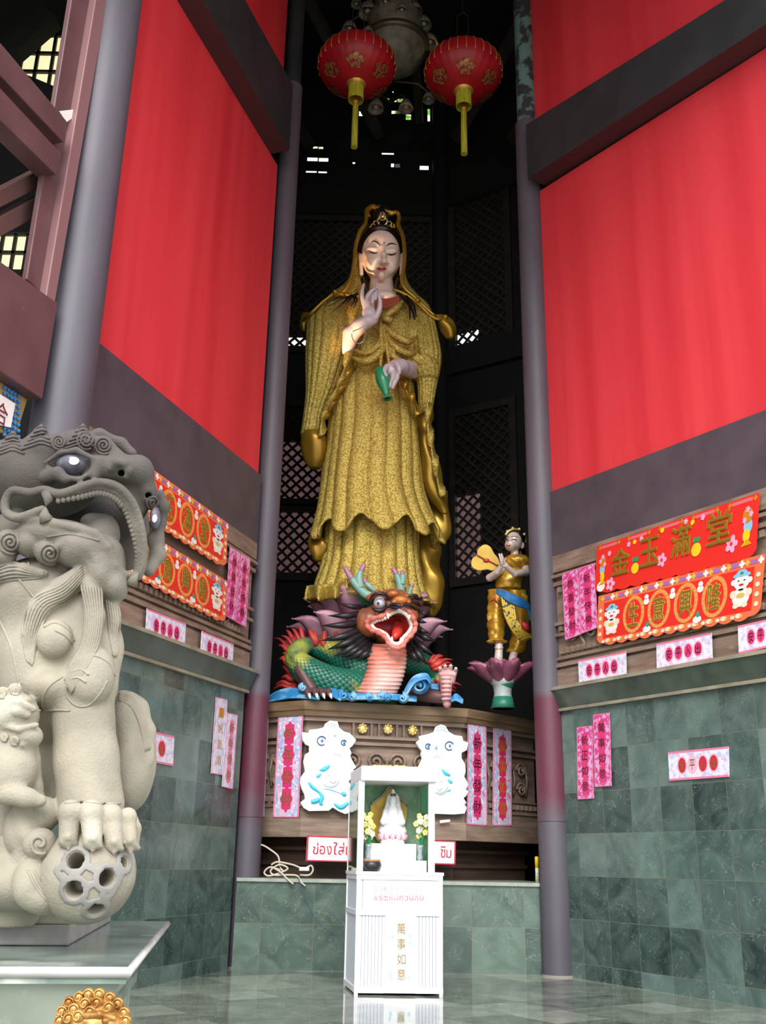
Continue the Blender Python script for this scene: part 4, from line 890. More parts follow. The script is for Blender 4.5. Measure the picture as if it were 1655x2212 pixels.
# combed mane strands, wound curls and folds laid on the carved body
def on_lion(u, v, dflt=-.1, lift=.0):
    p = hit(LBV, u, v, lift, LY+dflt); return p
def strands(mb, pa, pb, n, r, lift=0.0, bvh=True, taper=True):
    A = np.array(spline(pa, 6)); B = np.array(spline(pb, 6)); N = min(len(A), len(B))
    for k in range(n):
        t = (k+.5)/n; P = A[:N]*(1-t)+B[:N]*t
        Q = [on_lion(q[0], q[1], -.1, lift) for q in P]
        d = [np.linalg.norm(q-O0) for q in Q]                      # smooth the depth so strands do not jump
        ds = [np.mean(d[max(0, i-2):i+3]) for i in range(len(d))]
        Q = [O0+(q-O0)*(s/dd) for q, s, dd in zip(Q, ds, d)]
        mb.tube(Q, [r*(.35 if (taper and i in (0, len(Q)-1)) else 1) for i in range(len(Q))], 6)
m = MB()
for a, b, n in (([(178, 1218), (130, 1262), (72, 1290), (48, 1345), (52, 1400), (60, 1432)], [(186, 1262), (150, 1300), (110, 1322), (90, 1360), (78, 1400), (70, 1440)], 8),
                ([(172, 1262), (186, 1330), (178, 1390), (155, 1432), (140, 1480)], [(222, 1270), (222, 1330), (214, 1390), (190, 1440), (152, 1500)], 8),
                ([(226, 1290), (232, 1330), (236, 1380), (246, 1420)], [(258, 1310), (262, 1340), (256, 1380), (252, 1420)], 6),
                ([(-8, 1222), (30, 1212), (70, 1228), (98, 1232)], [(-8, 1262), (30, 1256), (70, 1252), (95, 1246)], 6),
                ([(256, 1496), (292, 1510), (316, 1560), (326, 1620)], [(256, 1512), (284, 1530), (302, 1570), (312, 1625)], 7)):
    strands(m, a, b, n, 3.1*K)
obj('mane_strands', m, STONE, lion, smooth=True)
def curl(mb, u, v, r, turns=2.6, w_=3.2, sq=1.0, sgn=1, lift=.004):
    P = []
    for t in np.linspace(0, 1, int(14*turns)):
        a = sgn*t*turns*2*math.pi+1; rr = r*(1-.93*t); P.append((u+rr*math.cos(a), v+rr*math.sin(a)*sq))
    c = on_lion(u, v, -.15); dc = np.linalg.norm(c-O0)
    Q = []
    for (x, y) in P:
        q = on_lion(x, y, -.15, lift); dq = np.linalg.norm(q-O0)
        if abs(dq-dc) > .06: q = O0+(q-O0)/dq*(dc+.03)
        Q.append(q)
    mb.tube(Q, w_*K, 6)
m = MB()
for a in ((128, 955, 17), (186, 950, 22), (224, 962, 20), (22, 1172, 26), (108, 1196, 25), (33, 1490, 11), (4, 1498, 10), (10, 1592, 8), (32, 1600, 9)): curl(m, *a)
curl(m, 86, 1822, 24, 1.3, 4.0); curl(m, 330, 1085, 16, 2.2, 3)
for u0, v0 in ((90, 915), (180, 914), (28, 930)):                   # ridged crest peaks
    for k in range(6):
        h_ = 6+k*7; P = [on_lion(u0+x, v0+h_+abs(x)*.35*(1 if k else 1), -.05, .003) for x in np.linspace(-5-h_*.95, 4+h_*.5, 8)]
        m.tube(P, 2.4*K, 6)
pieces('curl', m, STONE, lion, smooth=True)
m = MB()
FOLD = [[(95, 1355), (120, 1345), (150, 1362), (160, 1385)], [(120, 1362), (140, 1372), (156, 1390)],
        [(140, 1470), (160, 1430), (200, 1416), (235, 1432), (248, 1460)], [(142, 1478), (146, 1505), (165, 1524), (190, 1524), (215, 1500), (232, 1470)], [(84, 1535), (110, 1534), (152, 1535)],
        [(152, 1452), (175, 1446), (192, 1458)], [(152, 1466), (170, 1464), (186, 1474)], [(90, 1530), (95, 1500), (110, 1478), (135, 1462)], [(60, 1200), (64, 1240)],
        [(140, 1735), (180, 1732), (225, 1736), (260, 1736)], [(40, 1250), (90, 1310)], [(0, 1340), (25, 1400), (40, 1470), (44, 1490)], [(100, 1160), (150, 1154), (190, 1162), (215, 1168)],
        [(60, 1880), (80, 1920), (120, 1965)], [(72, 1880), (100, 1930), (135, 1970)]]
for pts in FOLD: m.tube([on_lion(q[0], q[1], -.1, 0) for q in spline(pts, 6)], 2.6*K, 6)
pieces('carved_fold', m, STONE, lion, smooth=True)
# pedestal
pc = on_z(278, 2090, .926); pb_ = on_z(362, 1990, .926); PTZ = .926
ey_ = (pb_-pc)[:2]; Ld = np.linalg.norm(ey_); ey_ /= Ld; ex_ = np.array([ey_[1], -ey_[0]])
def pp(x, y, z): q = pc[:2]+ex_*x+ey_*y; return (q[0], q[1], z)      # x to the right of the front right corner
def pbox(m, x0, x1, y0, y1, z0, z1): return m.hexa([pp(x0, y0, z0), pp(x1, y0, z0), pp(x1, y1, z0), pp(x0, y1, z0)], [pp(x0, y0, z1), pp(x1, y0, z1), pp(x1, y1, z1), pp(x0, y1, z1)])
ped = thing('pedestal', 'green and white marble pedestal under the stone lion', 'pedestal', pp(-.9, 1, 0))
PEDM = mat('pedestal_marble', rgb(142, 158, 148), .15, c2=rgb(86, 104, 98), ns=4.5, nd=7, layers=((rgb(190, 196, 188), 2.2, .6, .7),))
PEDL = mat('pedestal_white_edge', rgb(214, 210, 208), .25, c2=rgb(186, 182, 180), ns=6)
PEDG = mat('pedestal_pale_marble', rgb(176, 182, 170), .3, c2=rgb(128, 138, 124), ns=2.6, nd=8, layers=((rgb(210, 214, 206), 5, .58, .7),))
m = MB(); pbox(m, -2.2, -.004, .004, Ld, PTZ-.04, PTZ-.001); obj('top_slab', m, PEDM, ped)
m = MB().tube([pp(-2.2, .0, PTZ-.012), pp(0, 0, PTZ-.012), pp(0, Ld, PTZ-.012)], .014, 10); obj('rounded_edge', m, PEDL, ped, smooth=True)
m = MB(); m.hexa([pp(-2.2, .12, PTZ-.2), pp(-.12, .12, PTZ-.2), pp(-.12, Ld-.1, PTZ-.2), pp(-2.2, Ld-.1, PTZ-.2)], [pp(-2.2, .03, PTZ-.04), pp(-.02, .03, PTZ-.04), pp(-.02, Ld-.02, PTZ-.04), pp(-2.2, Ld-.02, PTZ-.04)]); obj('cove', m, PEDG, ped)
m = MB(); pbox(m, -2.1, -.13, .14, Ld-.12, 0, PTZ-.2); obj('body', m, PEDG, ped)
m = MB(); pbox(m, -2.2, -.11, .11, Ld-.09, PTZ-.24, PTZ-.2); pbox(m, -2.2, -.10, .10, Ld-.1, 0, .1); obj('moulding', m, PEDM, ped)
# stone base slab carved with the lion (two courses)
q0 = on_z(148, 2043, PTZ); m = MB()
def sb(x0, x1, y0, y1, z0, z1): return [q0[0]*0, 0]
sx = (q0[:2]-pc[:2]) @ ex_; sy = (q0[:2]-pc[:2]) @ ey_
zt_ = at(148, 1998, q0[1])[2]
m = MB(); pbox(m, -2.0, sx, sy, sy+1.35, PTZ, zt_); tag(obj('base_slab', m, STONEB, lion, bevel=.006), 'plain grey base slab')
m = MB(); pbox(m, -2.0, sx-.004, sy+.01, sy+1.3, zt_, zt_+.07); obj('base_plinth', m, STONE, lion, bevel=.008)
# small gilded lion in the very foreground
gl = thing('gilded_lion', 'small gilded curly-headed lion figure at the bottom edge in front of the pedestal', 'statue', tuple(at(195, 2400, 2.2)*np.array([1, 1, 0])))
GOLDA = mat('aged_gold', rgb(206, 160, 92), .35, .55, c2=rgb(150, 96, 40), ns=22, lo=.45, hi=.65, bump=(90, .4, .003))
gc = at(198, 2226, 2.2); kg = mpp(2.2, 2150)
s = SDF(gc-np.array([.14, .14, .3]), gc+np.array([.14, .14, .12]), .003)
s.ell(gc, (70*kg, 66*kg, 66*kg)); s.ell(gc+np.array([.01, -.04, -.03]), (40*kg, 40*kg, 40*kg), k=.02); s.ell(gc+np.array([0, .02, -.17]), (.07, .06, .12), k=.03)
s.chain([at(175, 2196, 2.12), at(215, 2192, 2.11), at(245, 2200, 2.13)], [6*kg, 8*kg, 6*kg], .004); s.ell(at(228, 2205, 2.1), (8*kg, .01, 8*kg), k=.004)
bv = s.bvh(); s.build('body', GOLDA, gl); m = MB(); rr_ = random.Random(5)
for u, v in [(118+x, 2240-46*math.sin(math.pi*x/160)-0) for x in (8, 152)]+[(135, 2185), (150, 2166), (172, 2154), (192, 2148), (215, 2148), (238, 2156), (255, 2168), (268, 2188), (130, 2205), (160, 2180), (185, 2168), (210, 2166), (150, 2200), (272, 2206), (170, 2195), (195, 2186), (236, 2176)]:
    p = hit(bv, u, v, 0, 2.2); R0 = 13.5*kg
    m.ball(p, R0, 10)
    m.tube([p+np.array([R0*(1-t)*math.cos(9*t), -R0*.9, R0*(1-t)*math.sin(9*t)]) for t in np.linspace(0, .95, 14)], 2.2*kg, 5)
pieces('curl', m, GOLDA, gl, smooth=True)
m = MB().box((gc[0], gc[1]+.02, (gc[2]-.25)/2), (.2, .2, gc[2]-.25)); obj('stand', m, PEDG, gl)
# ---------------- tall golden robed statue ----------------
GY = 13.9
def gp(u, v, d=0.0): return at(u, v, GY+d)
def gm(v): return mpp(GY, v)
def gold_mat(name, c, c2, rough, metal, bs, bd, ns=30, glit=True):
    return mat(name, c, rough, metal, c2=c2, ns=ns, nd=3, lo=.42, hi=.62, bump=(bs, bd, .012))
GGL = gold_mat('glitter_gold_cloth', rgb(214, 190, 98), rgb(160, 132, 50), .40, .42, 70, 1.0, 40)
GSM = mat('smooth_gold_lining', rgb(180, 142, 50), .3, .55, c2=rgb(150, 112, 32), ns=2, nd=2)
PORC = mat('porcelain_skin', rgb(238, 214, 196), .32, coat=.2, c2=rgb(232, 204, 188), ns=1.5)
PALEH = mat('pale_hand_paint', rgb(206, 196, 200), .35, coat=.3, c2=rgb(186, 168, 176), ns=1.2)
HAIR = mat('black_hair_paint', rgb(22, 18, 22), .35)
def loft(rows, n=120, fold=None, Y=None, cap=True, seg=4, sq=2.0):
    """rows: (v, uL, uR, depth_offset, depth_ratio); fold(theta, t, v) -> relative radius change"""
    R = np.array(spline(rows, seg)); P = []; N = len(R)
    for i, (v, a, b, dy, dr) in enumerate(R):
        A, B = gp(a, v, dy), gp(b, v, dy); c = (A+B)/2; hw = (B[0]-A[0])/2; row = []
        for k in range(n):
            th = 2*math.pi*k/n; f = fold(th, i/(N-1), v) if fold else 0
            ct, st = math.cos(th), math.sin(th)
            row.append([c[0]+hw*(1+f)*ct, c[1]-hw*dr*(1+f)*st, c[2]+(hw*0)])
        P.append(row)
    m = MB().grid(P, True)
    if cap: m.f.append(tuple(range(n))[::-1]); m.f.append(tuple((N-1)*n+k for k in range(n)))
    return m, P
statue = thing('goddess_statue', 'tall gold-robed porcelain-faced goddess statue standing on the lotus above the dragon', 'statue', tuple(gp(825, 1330)))
def pleat(th, n, ph, a, sharp=.7): return a*(abs(math.sin(n*th/2+ph))**sharp-.6)
def skirt_fold(th, t, v):
    w_ = th+.10*math.sin(2*th)+.05*math.sin(3.1*v/200)
    return pleat(w_, 19, .35*math.sin(v/160.), .10*(.5+.6*t))+.018*math.sin(7*th+v/90.)
m, P = loft([(742, 742, 885, 0, .72), (800, 728, 892, 0, .74), (860, 719, 896, 0, .75), (930, 711, 902, 0, .76), (1000, 702, 908, 0, .78), (1060, 695, 914, 0, .8), (1110, 688, 930, 0, .8), (1140, 682, 944, 0, .8), (1160, 678, 952, 0, .8)], 260, skirt_fold)
# wavy hem: last rows drop where pleats stand out
N_ = len(m.v)
V = np.array(m.v).reshape(-1, 260, 3); n_r = V.shape[0]
for i in range(n_r):
    t = i/(n_r-1)
    if t > .72:
        q = ((t-.72)/.28)**1.5
        for k in range(260):
            th = 2*math.pi*k/260; V[i, k, 2] += q*.26*(.5-abs(math.sin(5*th+.5+.25*math.sin(2*th)))**1.6); s_ = .07*q*(abs(math.sin(5*th+.5+.25*math.sin(2*th)))-.5); V[i, k, 0] += s_*math.cos(th); V[i, k, 1] -= s_*math.sin(th)
m.v = [tuple(p) for p in V.reshape(-1, 3)]; m.f = m.f[:-1]
o = obj('outer_skirt', m, GGL, statue, smooth=True); sl = o.modifiers.new('thick', 'SOLIDIFY'); sl.thickness = .035
m, P = loft([(1110, 705, 905, .05, .7), (1170, 703, 903, .05, .72), (1220, 697, 906, .05, .74), (1260, 685, 912, .05, .76), (1290, 676, 922, .05, .78), (1306, 668, 930, .05, .8)], 220, lambda th, t, v: pleat(th+.1*math.sin(2*th), 23, .2*math.sin(v/60.), .09)+.03*math.sin(5*th+v/40.)*t)
o = obj('under_skirt', m, GGL, statue, smooth=True)
# ruffled hem flounce at lower left
def ribbon(pts, widths, wave, n, amp, mt, name, parent, d0=-.1, th=.03, dirn=(0, 1)):
    Q = spline([tuple(p)+(w_,) for p, w_ in zip(pts, widths)], n); P = []
    for i, q in enumerate(Q):
        u, v, d, w_ = q; s_ = i/len(Q)*wave*2*math.pi
        row = []
        for k in range(7):
            t = k/6; row.append(gp(u+dirn[0]*w_*t, v+dirn[1]*w_*t+3*math.sin(s_+1)*t, d+amp*math.sin(s_)*(.25+t)))
        P.append(row)
    m = MB().grid(P); o = obj(name, m, mt, parent, smooth=True); sl = o.modifiers.new('thick', 'SOLIDIFY'); sl.thickness = th; return o
ribbon([(662, 1266, -.35), (690, 1262, -.60), (722, 1262, -.66), (748, 1250, -.6)], [28, 34, 32, 24], 2.6, 10, .16, GGL, 'hem_flounce', statue)
# smooth lining swinging out behind on the right
def blob_cloth(name, rows, mt, fold, n=90, thick=0): m, P = loft(rows, n, fold); return obj(name, m, mt, statue, smooth=True)
blob_cloth('trailing_lining', [(1150, 880, 938, .35, .5), (1180, 884, 952, .35, .6), (1215, 892, 948, .35, .7), (1250, 892, 962, .35, .7), (1285, 898, 958, .35, .7), (1312, 908, 950, .35, .7), (1332, 924, 940, .35, .7)], GSM, lambda th, t, v: .10*math.sin(3*th+v/17.)+.05*math.sin(v/9.))
blob_cloth('side_lining', [(862, 898, 936, .1, .6), (900, 900, 938, .1, .8), (918, 902, 932, .1, .8), (945, 904, 939, .1, .8), (965, 906, 936, .1, .8), (1000, 908, 950, .12, .8), (1040, 912, 956, .15, .8), (1075, 922, 962, .2, .8), (1100, 944, 966, .25, .7), (1110, 956, 966, .25, .7)], GSM, lambda th, t, v: .07*math.sin(2*th+v/16.))
blob_cloth('back_lining', [(1060, 920, 966, .5, .5), (1110, 930, 972, .5, .6), (1150, 926, 974, .5, .6), (1175, 930, 960, .5, .6)], GSM, lambda th, t, v: .08*math.sin(3*th+v/20.))
blob_cloth('hem_lining', [(1160, 668, 702, -.05, .6), (1180, 668, 712, -.05, .8), (1200, 672, 704, -.05, .8), (1212, 678, 692, -.05, .8)], GSM, lambda th, t, v: .12*math.sin(3*th+v/9.))
# torso wrapped in the glitter cloak
def torso_fold(th, t, v): return .02*math.sin(9*th+v/22.)+.012*math.sin(21*th+v/31.)
m, P = loft([(650, 806, 850, .06, .6), (654, 764, 880, .06, .5), (662, 732, 902, .05, .5), (682, 712, 922, .05, .52), (720, 710, 930, .03, .56), (765, 718, 918, .02, .62), (800, 726, 900, 0, .66)], 160, torso_fold)
obj('upper_robe', m, GGL, statue, smooth=True)
# swags across the chest
m = MB()
def swag(pts, r, mb=None, n=8): (mb or m).tube([gp(*p) for p in spline(pts, 8)], [r*gm(700)*math.sin(math.pi*(.12+.76*i/(len(spline(pts, 8))-1)))+.004 for i in range(len(spline(pts, 8)))], n)
swag([(760, 772, -.50), (790, 782, -.66), (820, 762, -.66), (836, 735, -.6)], 8); swag([(764, 756, -.5), (790, 764, -.62), (815, 748, -.64), (832, 715, -.58)], 6)
swag([(828, 702, -.56), (850, 722, -.62), (880, 738, -.6), (900, 730, -.45)], 8); swag([(832, 720, -.58), (852, 748, -.64), (884, 764, -.58), (905, 752, -.42)], 7); swag([(836, 740, -.6), (850, 770, -.64), (878, 784, -.58)], 6)
swag([(822, 684, -.54), (836, 680, -.56), (858, 664, -.52), (870, 650, -.42)], 7); swag([(822, 684, -.54), (838, 690, -.56), (850, 692, -.54)], 8)
swag([(822, 690, -.58), (824, 740, -.64), (822, 800, -.66)], 5); swag([(826, 700, -.57), (836, 750, -.64), (842, 800, -.66)], 4); swag([(830, 700, -.57), (850, 760, -.62), (862, 800, -.6)], 4)
pieces('chest_swag', m, GGL, statue, smooth=True)
# wide sleeves
def slv(k): return lambda th, t, v: pleat(th+.2*t, 15, k+.5*math.sin(v/90.), .10)*(1-.6*max(0, t-.8)/.2)
m, P = loft([(640, 716, 742, -.02, .8), (656, 692, 756, -.05, .7), (690, 668, 760, -.12, .7), (730, 663, 762, -.2, .75), (770, 661, 752, -.24, .8), (810, 661, 738, -.22, .8), (850, 661, 722, -.16, .8), (890, 657, 704, -.1, .8), (925, 652, 698, -.06, .8), (940, 649, 694, -.04, .7)], 150, slv(.3))
obj('left_sleeve', m, GGL, statue, smooth=True)
m, P = loft([(935, 650, 700, -.05, .8), (952, 649, 706, -.04, .9), (975, 652, 706, -.03, .9), (998, 660, 700, -.02, .9), (1012, 670, 690, 0, .8)], 60, lambda th, t, v: .10*math.sin(2*th+v/40.+1.2)); obj('left_sleeve_lining', m, GSM, statue, smooth=True)
m, P = loft([(640, 884, 905, -.02, .8), (660, 880, 926, -.05, .7), (690, 884, 938, -.1, .7), (725, 888, 946, -.16, .75), (765, 890, 953, -.2, .8), (800, 896, 950, -.2, .8), (835, 902, 943, -.16, .8), (870, 904, 937, -.1, .8), (893, 908, 934, -.05, .8)], 130, slv(.8))
obj('right_sleeve', m, GGL, statue, smooth=True)
m, P = loft([(772, 850, 935, -.34, .5), (785, 860, 945, -.32, .55), (800, 884, 948, -.28, .6), (820, 895, 946, -.22, .6)], 90, slv(.1)); obj('right_forearm_cloth', m, GGL, statue, smooth=True)
# scalloped cloth edges falling from both cuffs
def ruffle(name, pts, wid, wave, amp, mt=GSM, ph=0.0):
    Q = spline(pts, 14); N = len(Q); P = []
    for i, q in enumerate(Q):
        t = i/(N-1); a = t*wave*2*math.pi+ph; row = []
        for k in range(9):
            s_ = k/8; w_ = wid*(.75+.35*math.sin(a))
            row.append(gp(q[0]+w_*(s_-.15), q[1]+6*math.cos(a)*s_, q[2]-.05+amp*math.sin(a+1.2)*s_+.10*s_*s_))
        P.append(row)
    o = obj(name, MB().grid(P), mt, statue, smooth=True); sl = o.modifiers.new('thick', 'SOLIDIFY'); sl.thickness = .03; return o
ruffle('left_cuff_ruffle', [(750, 745, -.50), (744, 790, -.56), (733, 822, -.50), (720, 850, -.42), (704, 880, -.34), (694, 905, -.26), (692, 945, -.2)], 14, 4.5, .12, GGL)
ruffle('left_cuff_lining', [(756, 745, -.44), (752, 795, -.50), (742, 824, -.44), (726, 854, -.36), (710, 884, -.28), (700, 905, -.2)], 16, 4.5, .10, GSM, 1.4)
ruffle('right_cuff_ruffle', [(862, 818, -.52), (872, 836, -.54), (880, 852, -.52), (892, 872, -.48), (900, 900, -.36)], 16, 2.5, .12, GSM)
ruffle('right_trailing_ruffle', [(922, 868, -.25), (922, 900, -.24), (924, 930, -.20), (930, 965, -.15), (936, 1000, -.1), (944, 1040, 0), (954, 1075, .1)], 13, 3.6, .12, GGL)
# head veil over shoulders
def veil_w(v): return v
m = MB()
rim = spline([(722, 640, -.28), (742, 630, -.3), (757, 604, -.28), (765, 570, -.28), (768, 535, -.28), (778, 500, -.26), (790, 482, -.2), (793, 458, -.1), (806, 447, -.06), (822, 452, -.1), (842, 458, -.12), (856, 460, -.1), (862, 470, -.12), (860, 486, -.2), (870, 510, -.24), (874, 545, -.26), (872, 580, -.28), (868, 606, -.3), (876, 625, -.3), (893, 640, -.28), (905, 652, -.25), (940, 684, -.15)], 7)
m.tube([gp(*p) for p in rim], [4.2*gm(560)]*len(rim), 8)
obj('veil_rim', m, GSM, statue, smooth=True)
RB = []                                                        # veil shell: from the rim back around the head
cb = lambda v: (822, v, .42)
for p in rim:
    row = []
    for k in range(10):
        t = k/9; w_ = math.sin(t*math.pi/2)
        u = p[0]+(822-p[0])*(1-math.cos(t*math.pi/2))+(-1 if p[0] < 822 else 1)*4*math.sin(math.pi*t)
        row.append(gp(u, p[1]+(6*t if p[1] > 520 else 0), p[2]+(.75)*w_))
    RB.append(row)
o = obj('veil', MB().grid(RB), GGL, statue, smooth=True); sl = o.modifiers.new('thick', 'SOLIDIFY'); sl.thickness = .03
# veil sides widening over the shoulders
for rows in ([(548, 763, 783, .12, .8), (575, 762, 784, .12, .9), (600, 754, 784, .1, .9), (620, 738, 784, .06, .8), (636, 716, 786, .02, .6), (650, 700, 780, 0, .5)], [(560, 864, 876, .12, .9), (595, 864, 877, .12, .9), (618, 864, 886, .1, .8), (634, 862, 900, .04, .6), (650, 866, 914, 0, .5)]):
    m, P = loft(rows, 80, lambda th, t, v: .03*math.sin(7*th+v/20.)); obj('veil_side', m, GGL, statue, smooth=True)
# shoulder shawl edges with small scroll knobs
m = MB()
for pts in ([(655, 692, -.1), (672, 676, -.3), (698, 652, -.36), (722, 634, -.36), (735, 634, -.4), (760, 636, -.45), (772, 626, -.44)], [(850, 625, -.42), (868, 632, -.42), (890, 645, -.38), (908, 660, -.3), (930, 682, -.22), (950, 690, -.18), (965, 684, -.12)]):
    Q = spline(pts, 7); m.tube([gp(*p) for p in Q], [3.4*gm(650)]*len(Q), 8)
for u, v, d in ((724, 632, -.38), (902, 650, -.34), (962, 686, -.15)): m.ball(gp(u, v, d), (6.5*gm(650), .06, 6*gm(650)), 12)
pieces('shawl_edge', m, GSM, statue, smooth=True)
blob_cloth('shawl_end', [(682, 938, 962, -.1, .6), (692, 942, 976, -.08, .7), (706, 948, 984, -.06, .8), (720, 956, 986, -.04, .8), (732, 966, 980, -.04, .8)], GSM, lambda th, t, v: .12*math.sin(3*th+v/12.))
blob_cloth('shawl_end', [(676, 654, 668, .1, .6), (690, 648, 672, .1, .7), (706, 646, 668, .1, .7), (716, 652, 662, .1, .7)], GSM, lambda th, t, v: .1*math.sin(3*th+v/12.))
# head
g = gm(560)
S = SDF(gp(765, 690, -.6), gp(892, 440, .6), .0085)
ax_t = np.array([[1, 0, 0], [0, math.cos(.12), -math.sin(.12)], [0, math.sin(.12), math.cos(.12)]])
HE = lambda u, v, d, ru, rv, rd, k=.03, cut=False: S.ell(gp(u, v, d), (ru*g, rd, rv*g), k=k, cut=cut)
HE(823, 543, 0, 42.5, 52, .30, .05); HE(824, 566, -.03, 39.5, 42, .26, .06); HE(824, 592, -.10, 17, 16, .14, .05)
HE(804, 572, -.15, 12, 16, .09, .06); HE(846, 574, -.14, 11, 16, .09, .06)
S.chain([gp(824, 600, .08), gp(824, 622, .08), gp(828, 650, .02)], [24*g, 25*g, 34*g], .04); S.ell(gp(830, 664, .05), (52*g, .42, 22*g), k=.05)
S.chain([gp(828, 534, -.285), gp(830, 550, -.315), gp(830, 563, -.36)], [3*g, 4*g, 5.5*g], .05); HE(830, 565, -.355, 6.5, 5, .05, .015); HE(822, 567, -.32, 4, 3.5, .04, .01); HE(837, 568, -.32, 4, 3.5, .04, .01)
HE(805, 540, -.255, 13, 8, .055, .015); HE(845, 543, -.25, 12, 8, .055, .015)                      # closed lids
HE(824, 581, -.305, 10, 3.0, .045, .008); HE(824, 586, -.295, 8, 3.6, .05, .008); HE(824, 598, -.24, 9, 7, .08, .03)
for u in (779, 869):
    S.chain([gp(u, 552, .02), gp(u+(1 if u < 800 else -1), 570, -.02), gp(u+(2 if u < 800 else -2), 592, -.03)], [5.5*g, 4*g, 4.5*g], .01)
face = S.build('face_and_neck', PORC, statue); FB = S.bvh(); del S
LINE = mat('dark_brow_paint', rgb(40, 30, 34), .5); LIP = mat('vermilion_lips', rgb(196, 70, 44), .3, coat=.4); LIDP = mat('pale_green_lid', rgb(214, 214, 196), .3, coat=.4)
def paint(name, strokes, mt, parent=None, lift=.006):
    m = MB()
    for pts, rs in strokes:
        Q = spline([tuple(p)+(r,) for p, r in zip(pts, rs)], 6); P = [hit(FB, q[0], q[1], lift, GY-.25) for q in Q]; m.tube(P, [max(q[2], .15)*g for q in Q], 6)
    return obj(name, m, mt, parent or face, smooth=True)
paint('eyebrow', [([(802, 523), (808, 521), (815, 524), (822, 531)], [.4, 1.3, 1.5, .5])], LINE); paint('eyebrow', [([(835, 532), (841, 527), (849, 526), (857, 529)], [.5, 1.5, 1.3, .4])], LINE)
paint('eye_line', [([(795, 541), (803, 545), (809, 547), (816, 546)], [.5, 1.5, 1.8, .5])], LINE); paint('eye_line', [([(836, 548), (842, 550), (848, 550), (857, 546)], [.5, 1.8, 1.6, .5])], LINE)
paint('brow_mark', [([(829, 523), (830, 524), (831, 525)], [1.0, 1.3, 1.0])], LINE)
paint('lips', [([(814, 579), (820, 578.5), (825, 579.5), (829, 578.5), (834, 580)], [.3, 1.4, 1.1, 1.4, .3]), ([(815, 580.5), (820, 583), (825, 584), (830, 583), (834, 581)], [.3, 1.4, 1.8, 1.4, .3])], LIP)
paint('mouth_line', [([(812, 579.5), (824, 581), (836, 580.5)], [.3, .6, .3])], mat('dark_mouth_line', rgb(110, 30, 24), .4), lift=.018)
# hair cap, topknot, side locks
S = SDF(gp(765, 660, -.65), gp(890, 440, .7), .011)
HE(823, 538, .07, 49, 52, .33, .03); HE(823, 504, -.06, 30, 14, .2, .03); S.ell(gp(823, 556, -.34), (39*g, .36, 50*g), cut=True, k=.01); HE(826, 470, .02, 24, 26, .17, .04)
S.build('hair', HAIR, statue); del S
m = MB()
for k, pts in enumerate(([(783, 602, -.2), (786, 616, -.25), (790, 630, -.32)], [(862, 604, -.2), (858, 620, -.26), (862, 636, -.34), (880, 652, -.44), (890, 668, -.5), (896, 690, -.54)],
                         [(858, 620, -.26), (868, 640, -.4), (884, 662, -.5), (886, 690, -.56)], [(862, 622, -.26), (880, 642, -.42), (894, 660, -.48), (899, 684, -.52)])):
    Q = spline(pts, 6); m.tube([gp(*p) for p in Q], [(5 if k < 2 else 3.5)*g*(1-.6*i/len(Q)) for i in range(len(Q))], 8)
for k, (u0, v0, u1, v1) in enumerate(((770, 634, 745, 660), (770, 634, 728, 664), (768, 632, 715, 676), (772, 636, 758, 662), (772, 634, 766, 664), (768, 632, 712, 660), (745, 640, 704, 652))):
    Q = [(u0+(u1-u0)*t+3*math.sin(7*t+k), v0+(v1-v0)*t+2*math.cos(9*t+k), -.42-.14*math.sin(math.pi*t*.6)) for t in np.linspace(0, 1, 10)]; m.tube([gp(*p) for p in Q], [2.6*g*(1-.7*i/10) for i in range(10)], 6)
pieces('hair_lock', m, HAIR, statue, smooth=True)
m = MB()                                                       # crown filigree
for (u, v, r) in ((826, 478, 11), (826, 470, 7), (813, 482, 6), (840, 483, 6), (806, 487, 4), (848, 487, 4), (826, 462, 4)):
    m.tube([gp(u+r*math.cos(a), v+r*.8*math.sin(a), -.17-.03*math.cos(a)) for a in np.linspace(0, 2*math.pi, 17)], 1.5*g, 6)
for a in np.linspace(-1, 1, 9): m.ball(gp(826+26*a, 491-3*(1-a*a), -.20+.06*a*a), 2.6*g, 8)
m.ball(gp(827, 468, -.2), 3.4*g, 10)
obj('crown', m, GOLDL, statue, smooth=True)
tk = [(796, 470, -.05), (793, 456, -.05), (806, 446, -.05), (815, 452, -.06), (830, 456, -.08), (845, 462, -.1), (855, 458, -.1), (862, 463, -.12)]
m = MB(); Q = spline(tk, 6); m.tube([gp(*p) for p in Q], [6.5*g*(1-.35*i/len(Q)) for i in range(len(Q))], 10); obj('crown_veil_fold', m, GSM, statue, smooth=True)
# necklace and neckline
m = MB()
for j in range(5):
    for i in range(19): t = i/18; m.ball(gp(808+t*52, 640+j*4.2+7*math.sin(math.pi*t), -.40-.03*j), 2.5*g, 6)
obj('bead_necklace', m, mat('coral_beads', rgb(170, 82, 56), .4), statue, smooth=True)
m = MB().add([gp(846, 668, -.46), gp(862, 652, -.46), gp(858, 676, -.52), gp(846, 668, -.40), gp(862, 652, -.40), gp(858, 676, -.46)], [(0, 1, 2), (5, 4, 3), (0, 3, 4, 1), (1, 4, 5, 2), (2, 5, 3, 0)]); obj('bare_skin', m, PORC, statue)
